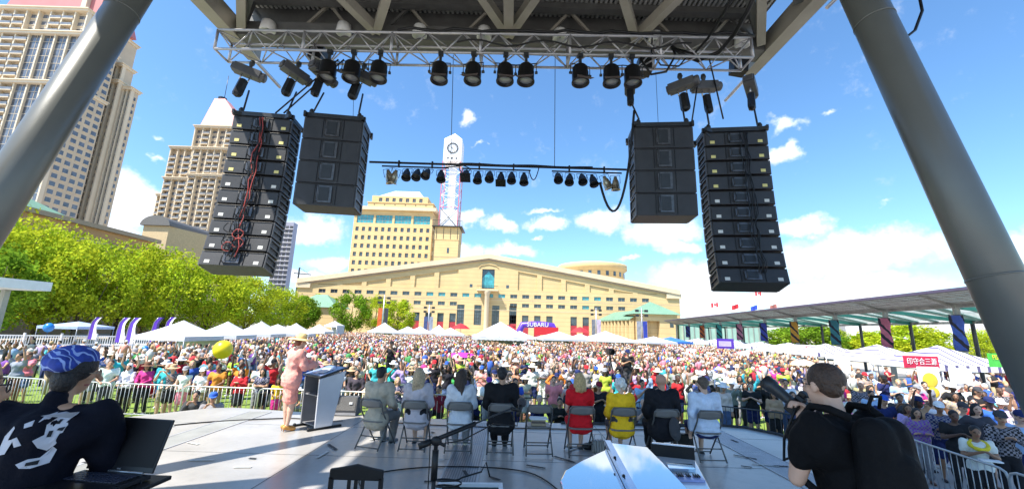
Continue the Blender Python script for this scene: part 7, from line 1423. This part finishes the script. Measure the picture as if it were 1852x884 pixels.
for x, y in cand:
    if nind >= MAXI: rest.append((x, y)); continue
    px = proj(x, y, 1.5)[0]
    if px < -20 or px > 1875: continue
    zn = [z for a, b_, z in zones if a <= px < b_][0]
    for tr_ in range(30):
        fem = rg.random() < .5; sit = rg.random() < (.34 if (-9 < x < 8 and y > 15.5) else .06)
        hat = rg.choice([None, None, None, 'cap', 'sunhat', 'cap' if not fem else 'sunhat']); hair = rg.choice(hairs_f if fem else hairs_m)
        if hat and hair in ('wavy', 'bun', 'bald'): hair = 'bob' if fem else 'short'
        arms = rg.choice(armsS if not sit else ['lap', 'clap']); key = K('ground' if sit else 'stand', arms, rg.choice(['short', 'short', 'long', 'none' if fem else 'short']), rg.choice(['trousers', 'shorts', 'skirt'] if (fem and not sit) else ['trousers', 'shorts']), hair, hat, fem, rg.random() < .14)
        skn = rg.choice(['light', 'light', 'tan', 'tan', 'brown', 'dark']); hc = rg.choice(['black', 'black', 'dark brown', 'brown', 'blonde' if skn == 'light' else 'black', 'grey' if skn in ('light', 'tan') else 'black']); hc_ = rg.choice(['white', 'cream', 'tan', 'white']) if hat == 'sunhat' else rg.choice(['white', 'navy', 'black', 'red', 'charcoal', 'blue', 'grey'])
        if crowd(x, y, 0, math.pi+rg.uniform(-.45, .45)-math.atan2(x, y)*.5, key, rg.choice(tops), rg.choice(bots), hc, skn, hc_, ', '+zn, rg.uniform(.93, 1.05)): nind += 1; break
# far mass: thousands of small figures as one object
def lowfig(sit, arm):
    b = MB(); z = -.62 if sit else 0; hs = 0
    def p(*a, **k): pass
    idx = []
    def part(f, c): n0 = len(b.f); f(); idx.extend([c]*(len(b.f)-n0))
    part(lambda: b.ell((0, .01, 1.61+z), (.075, .09, .115), 7, 5), 0)
    part(lambda: b.ell((0, .03, 1.66+z), (.088, .1, .1), 7, 5), 3)
    part(lambda: b.tube([(0, 0, .9+z), (0, 0, 1.2+z), (0, 0, 1.4+z), (0, 0, 1.5+z)], [.15, .15, .19, .07], 7, sm=True), 1)
    for s in (-1, 1):
        if arm == 0: part(lambda: b.tube([(s*.2, 0, 1.42+z), (s*.26, 0, 1.15+z), (s*.22, -.12, .95+z)], [.06, .045, .035], 5), 1 if s < 0 else 0)
        elif arm == 1: part(lambda: b.tube([(s*.2, 0, 1.42+z), (s*.24, -.1, 1.2+z), (s*.06, -.3, 1.3+z)], [.06, .045, .035], 5), 0)
        else: part(lambda: b.tube([(s*.2, 0, 1.42+z), (s*.3, -.05, 1.6+z), (s*.2, -.1, 1.85+z)], [.06, .045, .035], 5), 0)
        if not sit: part(lambda: b.tube([(s*.09, 0, .95), (s*.1, 0, .5), (s*.1, 0, 0)], [.1, .07, .06], 5), 2)
        else: part(lambda: b.tube([(s*.09, 0, .3), (s*.25, -.35, .38), (s*.12, -.45, .05)], [.1, .08, .06], 5), 2)
    return np.array(b.v), b.f, idx
figs = [lowfig(s, a) for s, a in ((False, 0), (False, 1), (False, 2), (True, 0), (False, 0))]
pts = list(rest); tries = 0; cells2 = {}
def near2(x, y, d):
    a, b_ = int(x), int(y)
    for i in (-1, 0, 1):
        for k in (-1, 0, 1):
            for p in cells2.get((a+i, b_+k), ()):
                if (x-p[0])**2+(y-p[1])**2 < d*d: return True
    return False
for (x, y) in PLACED+pts: cells2.setdefault((int(x), int(y)), []).append((x, y))
while len(pts) < 4300 and tries < 90000:
    tries += 1; u = rg.random(); y = 20+66*u**.9; 
    x = rg.uniform(-.85*y, .80*y)
    if x > 22+.12*y or x < -28-(y-40)*.1: continue
    if x < -.55*y and rg.random() < .5: continue
    if y < 27 and rg.random() < .1: continue
    if blocked(x, y): continue
    if near2(x, y, .6): continue
    cells2.setdefault((int(x), int(y)), []).append((x, y)); pts.append((x, y))
vv = []; ff = []; cc = []; off = 0; skl = list(SKIN.values()); hl = list(HC.values())[:6]
for (x, y) in pts:
    k = rg.choice([0, 0, 1, 1, 2, 3, 3] if y < 45 else [0, 0, 1, 4, 2]); v, f, idx = figs[k]; a = rg.uniform(-.7, .7); ca, sa = math.cos(a), math.sin(a); s = rg.uniform(.92, 1.06)
    R2 = np.array([[ca, -sa, 0], [sa, ca, 0], [0, 0, 1]]); w_ = (v @ R2.T)*s+np.array([x, y, 0]); vv.append(w_); ff += [tuple(i+off for i in q) for q in f]; off += len(v)
    sc_c = [rg.choice(skl[:3]), tuple(.85*v_ for v_ in C[rg.choice(tops+['red', 'crimson', 'blue', 'navy', 'black', 'charcoal', 'turquoise', 'pink'])]), C[rg.choice(bots)], rg.choice(hl) if rg.random() > .2 else C[rg.choice(['white', 'navy', 'red', 'cream', 'tan'])]]
    for q, i in zip(f, idx): cc += [(*sc_c[i], 1)]*len(q)
me = bpy.data.meshes.new('crowd'); me.from_pydata(np.concatenate(vv).tolist(), [], ff); ca_ = me.color_attributes.new('col', 'FLOAT_COLOR', 'CORNER'); ca_.data.foreach_set('color', np.array(cc, dtype=np.float32).ravel()); me.polygons.foreach_set('use_smooth', [True]*len(ff))
me.materials.append(mat('crowd_clothes', (1, 1, 1), .8, attr='col', var=.12, vs=6)); o = link('crowd', me); o['kind'] = 'stuff'; tag(o, 'dense festival crowd filling the lawn and plaza beyond the front rows', 'crowd')
# props in the crowd
q = at(403, 632, 17.6); t = thing('balloon', 'big plain yellow round balloon held above the crowd left of the lectern', 'balloon', q); w = MB(); w.ell((0, 0, 0), (.36, .36, .38), 20, 14); w.lathe([(.01, -.38), (.05, -.42), (.001, -.43)], 8); w.obj('skin', mat('yellow_balloon', (.80, .62, .01), .35, var=.03), t); w = MB(); w.tube([(0, 0, -.42), (.05, 0, -1.2)], .008, 5); w.obj('string', M_w, t)
for px, py, Y, c, r, lab in ((262, 631, 22, (.02, .25, .6), .16, 'small bright blue balloon over the left crowd'), (88, 592, 36, (.02, .15, .55), .35, 'blue balloon under the pale blue shade tent')):
    q = at(px, py, Y); w = MB(); w.ell((0, 0, 0), (r, r, r*1.1), 14, 10); w.tube([(0, 0, -r), (0, 0, -r-.6)], .008, 5); o = w.obj('balloon', mat('blue_balloon', (.02, .2, .55), .35)); o.location = q; tag(o, lab, 'balloon')
def umbrella(px, py, Y, c, r, lab):
    q = at(px, py, Y); t = thing('umbrella', lab, 'umbrella', q); w = MB(); w.lathe([(r, -.3), (r*.85, -.16), (r*.5, -.04), (.01, 0)], 8, None, 0, False); w.obj('canopy', mat('umb_'+lab.split()[0], c, .7), t); w = MB(); w.tube([(0, 0, -.9), (0, 0, .05)], .012, 5); w.obj('shaft', M_dark, t)
umbrella(835, 637, 33, (.65, .03, .35), 1.3, 'magenta umbrella above the dark haired woman\'s part of the crowd'); umbrella(1452, 650, 24, (.72, .62, .42), .65, 'cream umbrella just left of the photographer\'s head')
umbrella(1340, 655, 36, (.7, .68, .7), .6, 'white umbrella left of the placards on the right'); umbrella(770, 628, 48, (.65, .65, .68), .6, 'pale umbrella far off above the dark haired woman')
x, y = None, None
for o in COL.objects:
    if o.get('label') == 'person in white T-shirt with yellow garland at the right barrier':
        w = MB(); rr = random.Random(2)
        for k in range(26): a = k/26*6.28; w.ell((.13*math.cos(a), .09+.12*math.sin(a)*.8, 1.40-.07*math.sin(a)), rr.uniform(.03, .045), 7, 5)
        g_ = remesh('g', w, .014, [mat('yellow_garland', (.75, .60, .03), .8, bump=.6, bs=60)], 0); go = link('garland', g_); go.location = o.location; go.rotation_euler = o.rotation_euler; go.scale = o.scale; tag(go, 'fluffy yellow garland around the neck of the white T-shirt person at right', 'garland')
        w = MB(); w.box(-.2, .28, 1.08, .12, .30, 1.1); w.box(-.18, .24, 1.1, .1, .4, 1.12); pc2 = w.obj('clipboard', M_w); pc2.location = o.location; pc2.rotation_euler = o.rotation_euler; tag(pc2, 'white papers held by the person with the yellow garland', 'papers')
